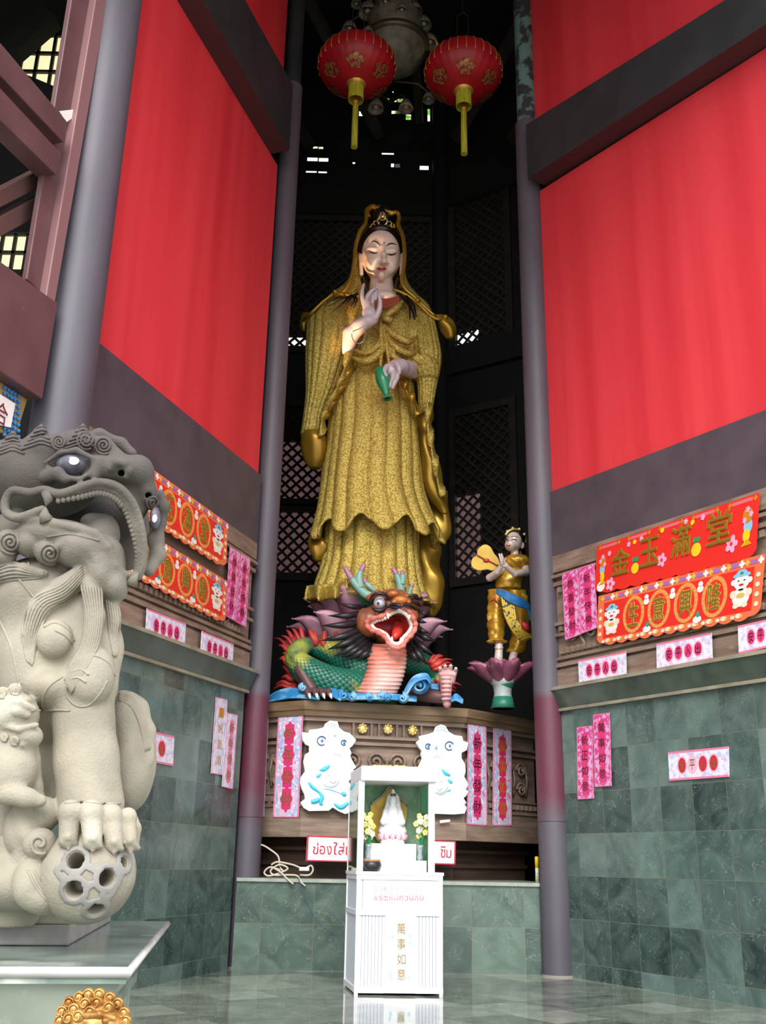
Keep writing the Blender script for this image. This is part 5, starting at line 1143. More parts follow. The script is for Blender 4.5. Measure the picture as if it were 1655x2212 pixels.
# hands: one continuous surface each
def hand(name, S_, palm, fingers, wrist, nails=()):
    for c, r in palm: S_.ell(gp(*c), (r[0]*g, r[2], r[1]*g), k=.03)
    S_.chain([gp(*p[:3]) for p in wrist], [p[3]*g for p in wrist], .03)
    for f_ in fingers: S_.chain([gp(*p[:3]) for p in spline([q[:3] for q in f_], 4)], list(np.interp(np.linspace(0, 1, (len(f_)-1)*4+1), np.linspace(0, 1, len(f_)), [q[3]*g for q in f_])), .008)
    return S_.build(name, PALEH, statue)
S = SDF(gp(735, 765, -1.05), gp(840, 600, -.25), .0085)
hand('raised_hand', S, [((797, 676, -.78), (14, 19, .07)), ((803, 688, -.76), (14, 14, .07))],
     [[(790, 668, -.80, 5), (783, 645, -.84, 4.2), (783, 628, -.84, 3.6), (786, 614, -.82, 2.6)],
      [(796, 662, -.81, 5), (794, 642, -.88, 4.6), (802, 630, -.92, 4), (810, 624, -.92, 3)],
      [(803, 664, -.81, 5), (806, 644, -.9, 4.6), (812, 634, -.93, 4), (811, 646, -.93, 3.2)],
      [(800, 660, -.8, 4.6), (800, 646, -.89, 4.4), (806, 640, -.94, 4), (804, 654, -.94, 3.2)],
      [(812, 686, -.80, 6), (820, 668, -.84, 5.2), (821, 650, -.87, 4.4), (817, 636, -.9, 3.4), (814, 628, -.91, 2.4)]],
     [(748, 748, -.55, 17), (758, 722, -.62, 17), (775, 706, -.7, 15), (796, 694, -.76, 13)]); del S
m = MB(); m.tube([gp(814+.5*math.sin(5*t), 625-14*t, -.93-.02*t) for t in np.linspace(0, 1, 8)], [3*g*(1-.5*t) for t in np.linspace(0, 1, 8)], 8); obj('flower_bud', m, PALEH, statue, smooth=True)
m = MB(); m.tube([gp(778+15*math.cos(a)-3, 718+20*math.sin(a)+4, -.82-.10*math.sin(a+.5)) for a in np.linspace(-.6, 3.2, 22)], 1.1*g, 6); obj('bracelet', m, mat('silver_bracelet', rgb(190, 190, 180), .3, .6), statue, smooth=True)
S = SDF(gp(810, 865, -1.25), gp(900, 760, -.25), .0085)
hand('lowered_hand', S, [((856, 792, -.86), (17, 14, .08)), ((846, 800, -.9), (12, 13, .07))],
     [[(848, 794, -.92, 6.5), (856, 786, -.98, 6), (862, 796, -1.02, 5), (862, 806, -1.0, 4)],
      [(856, 800, -.94, 5.4), (858, 814, -.98, 5), (852, 828, -1.0, 4.4), (848, 838, -.99, 3.4)],
      [(850, 804, -.93, 5.4), (848, 822, -.96, 4.8), (842, 834, -.96, 4), (838, 841, -.94, 3.2)],
      [(846, 800, -.9, 5), (836, 806, -.86, 4.6), (828, 816, -.82, 4)],
      [(846, 790, -.9, 6), (836, 792, -.96, 5.2), (830, 802, -1.0, 4.6), (834, 812, -1.02, 3.6)]],
     [(890, 800, -.45, 17), (878, 796, -.62, 16), (866, 792, -.78, 15), (856, 792, -.86, 13)]); del S
VASE = mat('green_glaze', rgb(30, 140, 96), .35, coat=.3); A = gp(822, 800, -.94); B = gp(838, 864, -.98); ax3 = (B-A)/np.linalg.norm(B-A); a1 = np.cross(ax3, [0, 1, 0]); a1 /= np.linalg.norm(a1); Lv = np.linalg.norm(B-A)
vs = thing('green_vase', 'green long-necked vase held mouth down in the golden statue\'s lowered hand', 'vase', tuple(A))
obj('body', MB().lathe(A, [(0, -.045), (7*g, -.04), (11*g, 0), (13*g, .10), (13.4*g, .17), (11*g, .27), (7*g, .36), (5*g, .42), (6.5*g, .455), (10*g, .47), (10*g, .485), (7*g, .487), (5*g, .47), (3*g, .43)], 24, (a1, np.cross(ax3, a1), ax3)), VASE, vs, smooth=True)
obj('dark_mouth', MB().lathe(A+ax3*.478, [(0, 0), (4*g, 0), (4*g, .012), (0, .012)], 16, (a1, np.cross(ax3, a1), ax3)), BLACK, vs)
# ---------------- lotus flowers ----------------
PET = mat('lotus_petal', rgb(168, 112, 134), .35, c2=rgb(206, 160, 178), ns=2.5, coat=.2, layers=((rgb(142, 84, 110), 1.6, .55, .7),))
PET2 = mat('lotus_petal_deep', rgb(160, 88, 112), .35, c2=rgb(120, 60, 86), ns=4, coat=.2, layers=((rgb(190, 140, 160), 7, .58, .7),))
SEAT = mat('lotus_green', rgb(70, 158, 112), .5, c2=rgb(50, 120, 86), ns=5)
def petal(c, ang, r0, r1, h, w_, curl, mt, parent, drop=0.0, th=.02):
    ca, sa = math.cos(ang), math.sin(ang); P = []
    for i in range(15):
        t = i/14; rr = r0+(r1-r0)*(t**.9); z = h*t-curl*max(0, t-.75)**1.5*3*h; ww = w_*math.sin(math.pi*min(1, .16+.84*t))**.75*(1 if t < .97 else .4)
        if i == 14: ww = .01
        row = []
        for j in range(11):
            s = (j/10-.5)*2; cup = (s*s)*w_*.42*(1-.4*t)
            x = rr-cup; y = ww*s*.5
            row.append((c[0]+x*ca-y*sa, c[1]+x*sa+y*ca, c[2]+z+.12*w_*s*s))
        P.append(row)
    m = MB().grid(P); o = obj('petal', m, mt, parent, smooth=True); sl = o.modifiers.new('thick', 'SOLIDIFY'); sl.thickness = th; return o
lc = at(800, 1300, 14.15); LB = lc[2]-3.2
lot = thing('lotus_throne', 'large pink lotus with green seat under the golden goddess statue, behind the dragon', 'lotus', (lc[0]+.02, 14.15, 3.14))
lz = lc[2]
m = MB().lathe((lc[0]+.0, 14.15, lz), [(0, .02), (.72, .02), (.80, -.02), (.80, -.08), (.45, -.5), (.4, -(lz-3.15))], 36); obj('seat', m, SEAT, lot, smooth=False)
m = MB()
for k in range(30): a = k/30*2*math.pi; m.ball((lc[0]+.77*math.cos(a), 14.15+.77*math.sin(a), lz), .05, 8)
obj('seat_rim', m, SEAT, lot, smooth=True)
for k in range(13):
    an = k*2*math.pi/13
    if min(an, 2*math.pi-an) > .40: petal((lc[0], 14.15, lz-.52), -math.pi/2+an+.05, .5, .98, .56, .54, .25, PET, lot)
for k in range(14):
    an = k*2*math.pi/14+.22
    if min(an, 2*math.pi-an) > .5: petal((lc[0], 14.15, lz-.98), -math.pi/2+an, .45, 1.20, .70, .56, .45, PET, lot)
# ---------------- painted dragon on blue waves ----------------
DY = 13.35
def dp(u, v, d=0.0): return at(u, v, DY+d)
k_ = mpp(DY, 1400)
dragon = thing('dragon', 'painted dragon with gaping red mouth, black mane and teal horns crouching on the altar', 'statue', tuple(dp(800, 1515)))
BRN = mat('dragon_orange_brown', rgb(178, 104, 58), .4, c2=rgb(112, 64, 56), ns=3, coat=.2, lo=.4, hi=.6); BR2 = mat('dragon_brown_skin', rgb(104, 70, 70), .45, c2=rgb(84, 54, 56), ns=4)
GRNS = mat('dragon_green_scales', rgb(24, 104, 84), .4, c2=rgb(170, 176, 70), ns=1.7, nd=2, lo=.5, hi=.62, coat=.2, layers=((rgb(14, 70, 64), 3, .56, .66),))
BEL = mat('dragon_pink_belly', rgb(228, 140, 122), .4, c2=rgb(240, 190, 178), ns=2, lo=.45, hi=.6, coat=.2); LIPD = mat('dragon_pink_lip', rgb(232, 140, 124), .35, c2=rgb(214, 110, 96), ns=5)
REDM = mat('dragon_red_mouth', rgb(186, 36, 36), .4, c2=rgb(130, 20, 24), ns=3); TOO = mat('dragon_teeth', rgb(236, 230, 220), .35); MANE = mat('dragon_black_mane', rgb(46, 42, 46), .35, c2=rgb(26, 24, 28), ns=8)
HORN = mat('dragon_teal_horn', rgb(120, 170, 158), .4, c2=rgb(150, 190, 176), ns=5); HTIP = mat('dragon_violet_tip', rgb(176, 124, 156), .4); FLM = mat('dragon_red_flame', rgb(206, 66, 50), .45, c2=rgb(150, 36, 44), ns=3)
WAVE = mat('blue_wave_paint', rgb(52, 140, 200), .35, c2=rgb(130, 190, 226), ns=4, lo=.5, hi=.62, coat=.2)
S = SDF(dp(755, 1415, -.75), dp(925, 1262, .45), .0095)
DE = lambda u, v, d, ru, rv, rd, k=.02, cut=False, ax=None: S.ell(dp(u, v, d), (ru*k_, rd, rv*k_), k=k, cut=cut)
DE(850, 1320, 0, 52, 42, .30, .05); DE(800, 1345, -.05, 30, 34, .2, .04); DE(784, 1340, -.08, 16, 26, .14, .03); DE(850, 1290, -.12, 34, 18, .22, .03); DE(880, 1340, -.05, 28, 50, .22, .04); DE(850, 1375, -.05, 38, 26, .2, .04)
DE(866, 1298, -.40, 20, 12, .12, .03); DE(853, 1300, -.42, 7, 7, .07, .02); DE(882, 1300, -.40, 7, 7, .07, .02); DE(845, 1283, -.30, 14, 8, .12, .03)
S.chain([dp(797, 1292, -.2), dp(815, 1282, -.28), dp(838, 1290, -.3)], [7*k_, 8*k_, 6*k_], .015); S.chain([dp(880, 1290, -.26), dp(898, 1288, -.2)], [7*k_, 6*k_], .015)
DE(820, 1302, -.34, 17, 14, .12, .01, True)
DE(855, 1350, -.34, 38, 26, .42, .02, True); DE(860, 1372, -.30, 20, 20, .4, .02, True); DE(826, 1350, -.30, 26, 10, .30, .015, True)
head = S.build('head', BRN, dragon); del S
tag(head, 'orange-brown dragon head')
lipp = spline([(790, 1346, -.30), (806, 1336, -.38), (828, 1330, -.46), (848, 1316, -.52), (866, 1311, -.55), (884, 1320, -.52), (894, 1338, -.46), (898, 1354, -.42), (890, 1370, -.44), (878, 1382, -.48), (870, 1396, -.52), (856, 1400, -.54), (842, 1392, -.52), (832, 1376, -.48), (816, 1366, -.42), (800, 1360, -.36), (790, 1346, -.30)], 6)
m = MB().tube([dp(*p) for p in lipp], [5.2*k_*(1+.22*math.sin(i*1.3)) for i in range(len(lipp))], 10); obj('lip', m, LIPD, head, smooth=True)
m = MB(); cm = np.mean(np.array(lipp), 0)
for i in range(0, len(lipp)-1, 2):
    p = np.array(lipp[i]); q = p+(cm-p)*.20; q[2] = p[2]+.01; m.ball(dp(*q), (4.4*k_, .03, 5*k_), 8)
for u, v, du, dv in ((846, 1388, 1, -14), (866, 1390, 0, -14), (838, 1326, 1, 12), (884, 1330, -1, 11)): m.tube([dp(u, v, -.5), dp(u+du*.6, v+dv*.6, -.52), dp(u+du, v+dv, -.52)], [4.5*k_, 3*k_, .4*k_], 8)
pieces('tooth', m, TOO, head, smooth=True)
m = MB(); m.add([dp(p[0]+(cm[0]-p[0])*.10, p[1]+(cm[1]-p[1])*.10, -.30) for p in lipp[:-1]]+[dp(cm[0], cm[1]-4, .02)], [(i, (i+1) % (len(lipp)-1), len(lipp)-1) for i in range(len(lipp)-1)])
obj('mouth_lining', m, REDM, head, smooth=True)
m = MB(); m.tube([dp(862, 1352, -.1), dp(858, 1368, -.32), (dp(852, 1378, -.46))], [14*k_, 12*k_, 5*k_], 12); obj('tongue', m, mat('dragon_tongue', rgb(214, 60, 50), .35), head, smooth=True)
m = MB(); m.ball(dp(866, 1298, -.50), (17*k_, .09, 10*k_), 16); m.ball(dp(853, 1301, -.50), (7*k_, .06, 6*k_), 12); m.ball(dp(881, 1301, -.48), (7*k_, .06, 6*k_), 12); m.ball(dp(850, 1284, -.38), (13*k_, .08, 8*k_), 14)
obj('nose', m, mat('dragon_orange_nose', rgb(214, 136, 62), .35, c2=rgb(190, 104, 56), ns=6, coat=.3), head, smooth=True)
ey = obj('eye', MB().ball(dp(820, 1302, -.30), (13*k_, .09, 13*k_), 20), mat('dragon_white_eye', rgb(220, 228, 240), .2, coat=.5), head, smooth=True)
obj('pupil', MB().ball(dp(817, 1303, -.385), (3*k_, .012, 3.4*k_), 10), mat('dragon_pupil', rgb(110, 50, 60), .3), head, smooth=True)
m = MB()
for pts in ([(799, 1296, -.4), (806, 1286, -.44), (820, 1282, -.46), (834, 1286, -.44), (838, 1296, -.4)], [(803, 1312, -.4), (812, 1318, -.42), (826, 1318, -.42), (836, 1308, -.4)], [(880, 1290, -.36), (894, 1286, -.34), (905, 1294, -.26), (912, 1290, -.2)], [(884, 1298, -.36), (900, 1302, -.3), (908, 1310, -.2)],
            [(836, 1314, -.56), (848, 1306, -.62), (862, 1308, -.66), (866, 1314, -.66)], [(866, 1312, -.66), (876, 1306, -.62), (888, 1310, -.58), (900, 1318, -.5)], [(840, 1310, -.58), (852, 1313, -.62), (864, 1311, -.66)]):
    Q = spline(pts, 6); m.tube([dp(*q) for q in Q], [(4.2*k_)*(.35+.65*math.sin(math.pi*(i+.5)/len(Q))) for i in range(len(Q))], 8)
pieces('brow_lock', m, MANE, head, smooth=True)
for pts, r, tips in (([(806, 1290, -.1), (788, 1282, -.12), (770, 1264, -.14), (756, 1244, -.14), (744, 1224, -.14)], 8, .34), ([(778, 1270, -.13), (776, 1250, -.15), (780, 1234, -.15), (789, 1218, -.15)], 7, .34), ([(815, 1280, -.15), (800, 1268, -.18), (790, 1258, -.18), (787, 1248, -.18)], 4.5, .4),
                     ([(866, 1280, -.1), (864, 1262, -.12), (858, 1244, -.12), (848, 1226, -.12)], 7, .3), ([(868, 1262, -.12), (870, 1246, -.14), (868, 1232, -.14)], 6, .35), ([(884, 1284, -.1), (888, 1270, -.12), (893, 1260, -.12)], 4, .4)):
    Q = spline(pts, 6); n = len(Q); c_ = int(n*(1-tips)); rad = [1.5*r*k_*(1-.6*i/n) for i in range(n)]; rad[-1] *= .5
    hn = obj('horn', MB().tube([dp(*q) for q in Q[:c_+1]], rad[:c_+1], 10), HORN, head, smooth=True); obj('horn_tip', MB().tube([dp(*q) for q in Q[c_:]], rad[c_:], 10), HTIP, head, smooth=True)
def spike(pts, r, mt, name, parent, n=8, flat=1.0):
    Q = spline(pts, 6); return obj(name, MB().tube([dp(*q) for q in Q], [r*k_*max(.06, math.sin(math.pi*(.22+.76*i/(len(Q)-1)))) for i in range(len(Q))], n), mt, parent, smooth=True)
for (u0, v0, u1, v1, r) in ((790, 1310, 733, 1303, 6), (792, 1322, 708, 1330, 7), (785, 1342, 695, 1351, 8), (785, 1358, 694, 1384, 8), (790, 1366, 708, 1403, 8), (795, 1374, 722, 1418, 8), (800, 1380, 738, 1420, 7), (806, 1386, 752, 1424, 7), (812, 1392, 770, 1424, 7), (820, 1396, 786, 1420, 7), (895, 1330, 922, 1345, 5), (895, 1348, 928, 1368, 6), (892, 1360, 942, 1385, 7), (888, 1372, 938, 1415, 7), (884, 1382, 924, 1436, 8), (878, 1390, 908, 1432, 7), (898, 1312, 928, 1328, 4), (850, 1398, 846, 1424, 9), (838, 1396, 832, 1416, 7), (864, 1398, 866, 1416, 6)):
    spike([(u0, v0, -.02), ((u0+u1)/2, (v0+v1)/2+4, -.22), (u1, v1, -.20)], r, MANE, 'mane_lock', head)
# neck with ribbed belly
def ribbed(rows, n=60):
    R = spline(rows, 6); P = []; N = len(R)
    for i, (v, a, b, d) in enumerate(R):
        A, B = dp(a, v, d), dp(b, v, d); c = (A+B)/2; hw = (B[0]-A[0])/2
        P.append([(c[0]+hw*(1+.05*(i % 3 == 0))*math.cos(t)*1, c[1]-hw*.85*(1+.06*(i % 3 == 0))*math.sin(t), c[2]-.05*math.sin(t)) for t in np.linspace(0, 2*math.pi, n+1)[:-1]])
    return MB().grid(P, True)
obj('ribbed_belly', ribbed([(1390, 806, 874, -.05), (1406, 798, 878, -.12), (1424, 794, 878, -.16), (1442, 794, 876, -.18), (1460, 788, 872, -.2), (1478, 780, 866, -.22), (1494, 772, 858, -.22), (1508, 768, 850, -.2)]), BEL, dragon, smooth=False)
def coil(name, pts, mt, scales=True):
    Q = spline(pts, 8); m = MB().tube([dp(*q[:3]) for q in Q], [q[3]*k_ for q in Q], 28); o = obj(name, m, mt, dragon, smooth=True)
    if scales:
        ms = MB(); N = len(Q); P = [dp(*q[:3]) for q in Q]
        for i in range(1, N-1):
            t = P[i+1]-P[i-1]; t /= np.linalg.norm(t); a = np.cross(t, [0, 1, 0]); a /= np.linalg.norm(a); b = np.cross(t, a)
            for j in range(16):
                th = 2*math.pi*(j+.5*(i % 2))/16; nrm = a*math.cos(th)+b*math.sin(th); tt = np.cross(nrm, t); c = P[i]+nrm*Q[i][3]*k_*.99
                ms.ball(c, (.052, .040, .014), 6, (t, tt, nrm))
        obj('scales', ms, mt, o, smooth=True)
    return o
coil('coiled_body', [(672, 1392, .15, 14), (648, 1402, .0, 20), (640, 1424, -.08, 22), (668, 1452, -.12, 30), (712, 1474, -.12, 34), (760, 1482, -.05, 34), (800, 1480, .1, 30)], GRNS)
coil('coiled_body', [(650, 1396, .25, 16), (690, 1398, .2, 24), (730, 1412, .15, 32), (768, 1434, .1, 38), (800, 1452, .1, 36)], GRNS)
coil('coiled_body', [(860, 1420, .2, 30), (900, 1432, .2, 26), (928, 1440, .2, 18), (945, 1470, .25, 20), (900, 1490, .3, 24)], GRNS)
C1 = lambda pts, mt, name, n=12: obj(name, MB().tube([dp(*p[:3]) for p in spline(pts, 6)], [p[3]*k_ for p in spline(pts, 6)], n), mt, dragon, smooth=True)
arm = C1([(636, 1420, -.12, 11), (648, 1445, -.2, 14), (662, 1470, -.26, 12), (676, 1492, -.3, 12)], BR2, 'left_leg')
S = SDF(dp(645, 1516, -.75), dp(735, 1475, -.1), .009)
S.ell(dp(676, 1496, -.32), (20*k_, .12, 10*k_)); 
for i, u in enumerate((664, 680, 695, 710)): S.chain([dp(676+i*4, 1494, -.36), dp(u, 1494, -.46), dp(u+1, 1500, -.5)], [6*k_, 6.5*k_, 5*k_], .012)
S.build('left_paw', BR2, dragon); del S
for u in (668, 684, 699, 714): obj('claw', MB().tube([dp(u, 1500, -.52), dp(u+1, 1505, -.56), dp(u+3, 1510, -.57)], [4*k_, 3*k_, .5*k_], 8), TOO, dragon, smooth=True)
C1([(885, 1496, -.05, 16), (920, 1502, -.15, 15), (950, 1506, -.22, 13), (964, 1506, -.25, 11)], BR2, 'right_leg')
PKF = mat('dragon_pink_foot', rgb(214, 150, 150), .4, c2=rgb(232, 186, 184), ns=6)
S = SDF(dp(938, 1528, -.6), dp(1000, 1430, .0), .008)
S.chain([dp(966, 1520, -.28), dp(964, 1490, -.28), dp(964, 1468, -.28)], [9*k_, 11*k_, 14*k_], .02)
for u0, u1, v1 in ((956, 952, 1448), (963, 962, 1444), (970, 973, 1444), (977, 984, 1450)): S.chain([dp(u0, 1470, -.3), dp((u0+u1)/2, 1456, -.36), dp(u1, v1, -.34)], [6.5*k_, 6*k_, 5*k_], .008)
for i in range(6): S.ell(dp(964, 1510-i*9, -.36), (11*k_, .03, 3*k_), k=.01)
ft = S.build('raised_foot', PKF, dragon); del S
for u, v in ((951, 1446), (962, 1441), (974, 1441), (985, 1447)): obj('claw', MB().tube([dp(u, v+3, -.37), dp(u, v-3, -.42), dp(u+2, v-3, -.46)], [4.4*k_, 3.6*k_, .6*k_], 8), TOO, dragon, smooth=True)
rr_ = random.Random(11)
for (u0, v0, u1, v1, d, r) in [(650, 1400, 608, 1372, .05, 6), (648, 1396, 622, 1360, .1, 7), (660, 1390, 636, 1352, .1, 7), (690, 1392, 664, 1362, .1, 9), (700, 1396, 708, 1366, .1, 9), (640, 1410, 600, 1392, .05, 7), (636, 1424, 600, 1412, .05, 7), (636, 1436, 606, 1430, .05, 7), (640, 1448, 610, 1448, .1, 7), (646, 1460, 606, 1464, .1, 7), (650, 1470, 600, 1482, .15, 7), (655, 1480, 596, 1494, .15, 7), (654, 1490, 604, 1502, .15, 7), (735, 1400, 728, 1366, .1, 8), (640, 1400, 596, 1380, .3, 6),
                             (920, 1430, 962, 1420, .1, 5), (925, 1434, 985, 1424, .1, 6), (928, 1438, 972, 1434, .1, 5), (940, 1470, 992, 1476, .1, 5), (945, 1480, 990, 1488, .1, 5), (930, 1440, 990, 1432, .12, 4)]:
    um, vm = (u0+u1)/2, (v0+v1)/2
    for q in range(3):
        ou, ov = rr_.uniform(-7, 7), rr_.uniform(-7, 7); sh = (1, .8, .66)[q]
        spike([(u0+ou*.3, v0+ov*.3, d+.02*q), (u0+(u1-u0)*.35*sh+ou*.6, v0+(v1-v0)*.35*sh+6+ov*.6, d-.06), (u0+(u1-u0)*.7*sh+ou, v0+(v1-v0)*.7*sh-3+ov, d-.04), (u0+(u1-u0)*sh+ou, v0+(v1-v0)*sh+ov, d-.02)], r*.85, FLM, 'flame_fin', dragon)
# waves
wv = thing('painted_waves', 'blue and white sculpted waves around the dragon along the altar edge', 'waves', tuple(dp(760, 1512, -.4)))
def wcurl(u, v, r, d, sg=1, turns=1.4):
    m = MB()
    for j in range(4):
        P = []
        for t in np.linspace(0, 1, 22):
            a = -math.pi/2+sg*t*turns*2*math.pi; rr = r*(1-.8*t)*(1-.12*j); P.append(dp(u+rr*math.cos(a)*1.0, v-rr*math.sin(a)*-1*.9, d-.03*j-.03*t))
        m.tube(P, 2.6*k_, 6)
    return m
for (u, v, r, d, sg) in ((905, 1482, 24, -.35, 1), (742, 1502, 14, -.42, -1), (760, 1505, 12, -.45, 1), (800, 1506, 11, -.46, -1), (822, 1504, 12, -.46, 1), (838, 1506, 11, -.48, -1), (870, 1508, 14, -.46, 1), (655, 1486, 11, -.3, -1)):
    obj('wave_curl', wcurl(u, v, r, d, sg), WAVE, wv, smooth=True)
def wsheet(pts, n=8, mt=WAVE):
    m = MB(); Q = spline(pts, 6)
    for j in range(n):
        P = [dp(q[0], q[1]+j*q[3]/n*1.0, q[2]-.03*j) for q in Q]; m.tube(P, 2.4*k_, 6)
    return obj('wave_crest', m, mt, wv, smooth=True)
wsheet([(572, 1512, .1, 6), (600, 1494, 0, 20), (628, 1488, -.1, 22), (655, 1492, -.2, 18), (690, 1500, -.35, 12)]); wsheet([(700, 1486, -.2, 8), (722, 1488, -.3, 20), (736, 1504, -.4, 10)])
wsheet([(870, 1512, -.3, 6), (878, 1486, -.3, 18), (895, 1462, -.3, 16), (920, 1456, -.3, 12), (930, 1470, -.3, 8)]); wsheet([(975, 1512, -.3, 4), (985, 1500, -.3, 14), (1000, 1512, -.3, 8)]); wsheet([(930, 1480, -.1, 8), (948, 1478, -.1, 14)], 5)
wsheet([(740, 1498, -.3, 14), (790, 1500, -.4, 12), (840, 1500, -.4, 12), (900, 1506, -.3, 10)], 6)
# ---------------- small praying figure ----------------
bz = on_z(1087, 1531, AZ); BY = bz[1]
def bp(u, v, d=0.0): return at(u, v, BY+d)
kb = mpp(BY, 1300)
bl = thing('lotus_pedestal', 'small pink lotus on a green and white stem at the right end of the altar', 'lotus', (bz[0], BY, AZ))
sc_ = bp(1087, 1436); zz = sc_[2]
obj('stem', MB().lathe((bz[0], BY, AZ), [(.15, 0), (.13, .10), (.115, .2), (.13, .3), (.2, .38)], 24), mat('stem_paint', rgb(176, 184, 184), .4, c2=rgb(150, 160, 164), ns=5), bl, smooth=True)
obj('stem_base', MB().lathe((bz[0], BY, AZ), [(.165, 0), (.145, .07), (.128, .15)], 24), mat('stem_green_paint', rgb(40, 120, 96), .4), bl, smooth=True)
obj('seat', MB().lathe((sc_[0], BY, zz-.12), [(0, .12), (.12, .11), (.18, .07), (.20, 0), (.12, -.2)], 24), SEAT, bl, smooth=True)
bz2 = AZ+.32
for k in range(7): petal((bz[0], BY, bz2), -math.pi/2+k*2*math.pi/7, .09, .30, zz-bz2+.0, .34, .0, PET2, bl, th=.012)
for k in range(8): petal((bz[0], BY, bz2-.02), -math.pi/2+k*2*math.pi/8+.35, .10, .50, zz-bz2+.02, .34, .15, PET2, bl, th=.012)
boy = thing('praying_figure', 'small golden-trousered child statue with joined hands standing on the small lotus', 'statue', tuple(bp(1090, 1436)))
YG = mat('yellow_gold_cloth', rgb(206, 160, 48), .35, .4, c2=rgb(160, 112, 30), ns=7, coat=.2, layers=((rgb(240, 212, 100), 9, .6, .7),), bump=(22, .6, .01))
YP = mat('patterned_gold_cloth', rgb(196, 160, 56), .4, .25, c2=rgb(40, 70, 56), ns=26, lo=.56, hi=.6)
BLUS = mat('blue_sash_paint', rgb(44, 120, 178), .4, c2=rgb(30, 90, 150), ns=9)
SK2 = mat('figure_skin', rgb(206, 186, 178), .35, coat=.3)
S = SDF(bp(1040, 1262, -.6), bp(1155, 1138, .3), .0065)
BE = lambda u, v, d, ru, rv, rd, k=.01, cut=False: S.ell(bp(u, v, d), (ru*kb, rd, rv*kb), k=k, cut=cut)
BE(1110, 1170, 0, 18.5, 22, .14, .02); BE(1103, 1178, -.05, 13, 13, .10, .02); BE(1099, 1168, -.12, 3, 5, .035, .01); BE(1128, 1178, .0, 5.5, 8, .03, .006); BE(1099, 1178, -.115, 4.5, 2, .02, .004)
S.chain([bp(1112, 1188, .02), bp(1112, 1204, .02)], [8.5*kb, 10*kb], .02)
BE(1114, 1218, .03, 22, 16, .13, .02)
S.chain([bp(1134, 1216, .0), bp(1136, 1236, -.08), bp(1112, 1240, -.25), bp(1092, 1222, -.38)], [9*kb, 8.5*kb, 7*kb, 5*kb], .01)
S.chain([bp(1098, 1218, 0), bp(1066, 1244, -.12), bp(1058, 1248, -.16)], [9*kb, 8*kb, 8*kb], .01); S.chain([bp(1058, 1248, -.16), bp(1074, 1236, -.3), bp(1084, 1222, -.38)], [8*kb, 6.5*kb, 5*kb], .01)
for du, dd in ((0, 0), (5, .02)):
    S.ell(bp(1083+du, 1217, -.40+dd), (3.2*kb, .035, 7*kb), k=.006)
    for j in range(4): S.chain([bp(1082+du+j*.8, 1212, -.43+dd+j*.018), bp(1078+du+j*.7, 1196+abs(j-1), -.44+dd+j*.018)], [2.1*kb, 1.5*kb], .003)
    S.chain([bp(1084+du, 1218, -.43+dd), bp(1087+du, 1206, -.47+dd)], [2.2*kb, 1.6*kb], .003)
S.build('body', SK2, boy); BBV = S.bvh(); del S
m = MB()
for pts, r in (([(1088, 1166), (1094, 1164), (1099, 1167)], .9), ([(1104, 1167), (1110, 1165), (1117, 1167)], .9), ([(1089, 1160), (1095, 1158), (1100, 1161)], .6), ([(1104, 1160), (1111, 1158), (1119, 1161)], .6)):
    m.tube([hit(BBV, u, v, .004, BY-.12) for u, v in spline(pts, 5)], r*kb, 5)
pieces('painted_eye_line', m, LINE, boy, smooth=True); m = MB().tube([hit(BBV, u, v, .004, BY-.12) for u, v in spline([(1095, 1177), (1099, 1178.5), (1103, 1177)], 5)], 1.3*kb, 6); obj('lips', m, LIP, boy, smooth=True)
S = SDF(bp(1080, 1225, -.2), bp(1150, 1135, .4), .0065); BE(1117, 1162, .07, 19, 20, .16, .02); BE(1124, 1195, .14, 12, 26, .08, .02); BE(1122, 1148, .08, 10, 8, .08, .01); S.ell(bp(1103, 1176, -.18), (17*kb, .16, 20*kb), cut=True, k=.01)
S.build('hair', HAIR, boy); del S
m = MB().tube([bp(*p) for p in spline([(1092, 1156, -.06), (1098, 1148, -.07), (1110, 1143, -.06), (1124, 1146, -.02), (1134, 1158, .04), (1136, 1172, .08)], 6)], 2.6*kb, 8)
for u, v in ((1096, 1148), (1108, 1141), (1122, 1143), (1133, 1154)): m.ball(bp(u, v, -.05), 3.6*kb, 8)
obj('headband', m, GOLDL, boy, smooth=True)
def blf(rows, n, fold, mt, name, Yd=0):
    R = spline(rows, 5); P = []
    for i, (v, a, b, d, dr) in enumerate(R):
        A, B = bp(a, v, d), bp(b, v, d); c = (A+B)/2; hw = (B[0]-A[0])/2
        P.append([(c[0]+hw*(1+fold(t, v))*math.cos(t), c[1]-hw*dr*(1+fold(t, v))*math.sin(t), c[2]) for t in np.linspace(0, 2*math.pi, n+1)[:-1]])
    m = MB().grid(P, True); N = len(R); m.f += [tuple(range(n))[::-1], tuple((N-1)*n+k for k in range(n))]; return obj(name, m, mt, boy, smooth=True)
blf([(1230, 1088, 1134, .02, .65), (1245, 1078, 1132, 0, .65), (1262, 1070, 1128, 0, .65), (1272, 1070, 1126, 0, .6)], 50, lambda t, v: .03*math.sin(6*t+v/6), YG, 'waist_cloth')
blf([(1200, 1098, 1136, 0, .6), (1208, 1090, 1144, -.02, .7), (1218, 1092, 1146, -.02, .7), (1226, 1100, 1142, -.02, .6)], 60, lambda t, v: .05*math.sin(9*t+v/3), YG, 'shoulder_cape')
blf([(1276, 1054, 1100, 0, .8), (1300, 1054, 1094, 0, .9), (1330, 1052, 1090, -.02, .95), (1360, 1053, 1090, -.02, .95), (1380, 1056, 1088, -.02, .9), (1386, 1050, 1096, -.02, .8), (1390, 1056, 1090, -.02, .8)], 60, lambda t, v: .07*math.sin(v/3.2+2*t)+.04*math.sin(5*t), YG, 'left_trouser_leg')
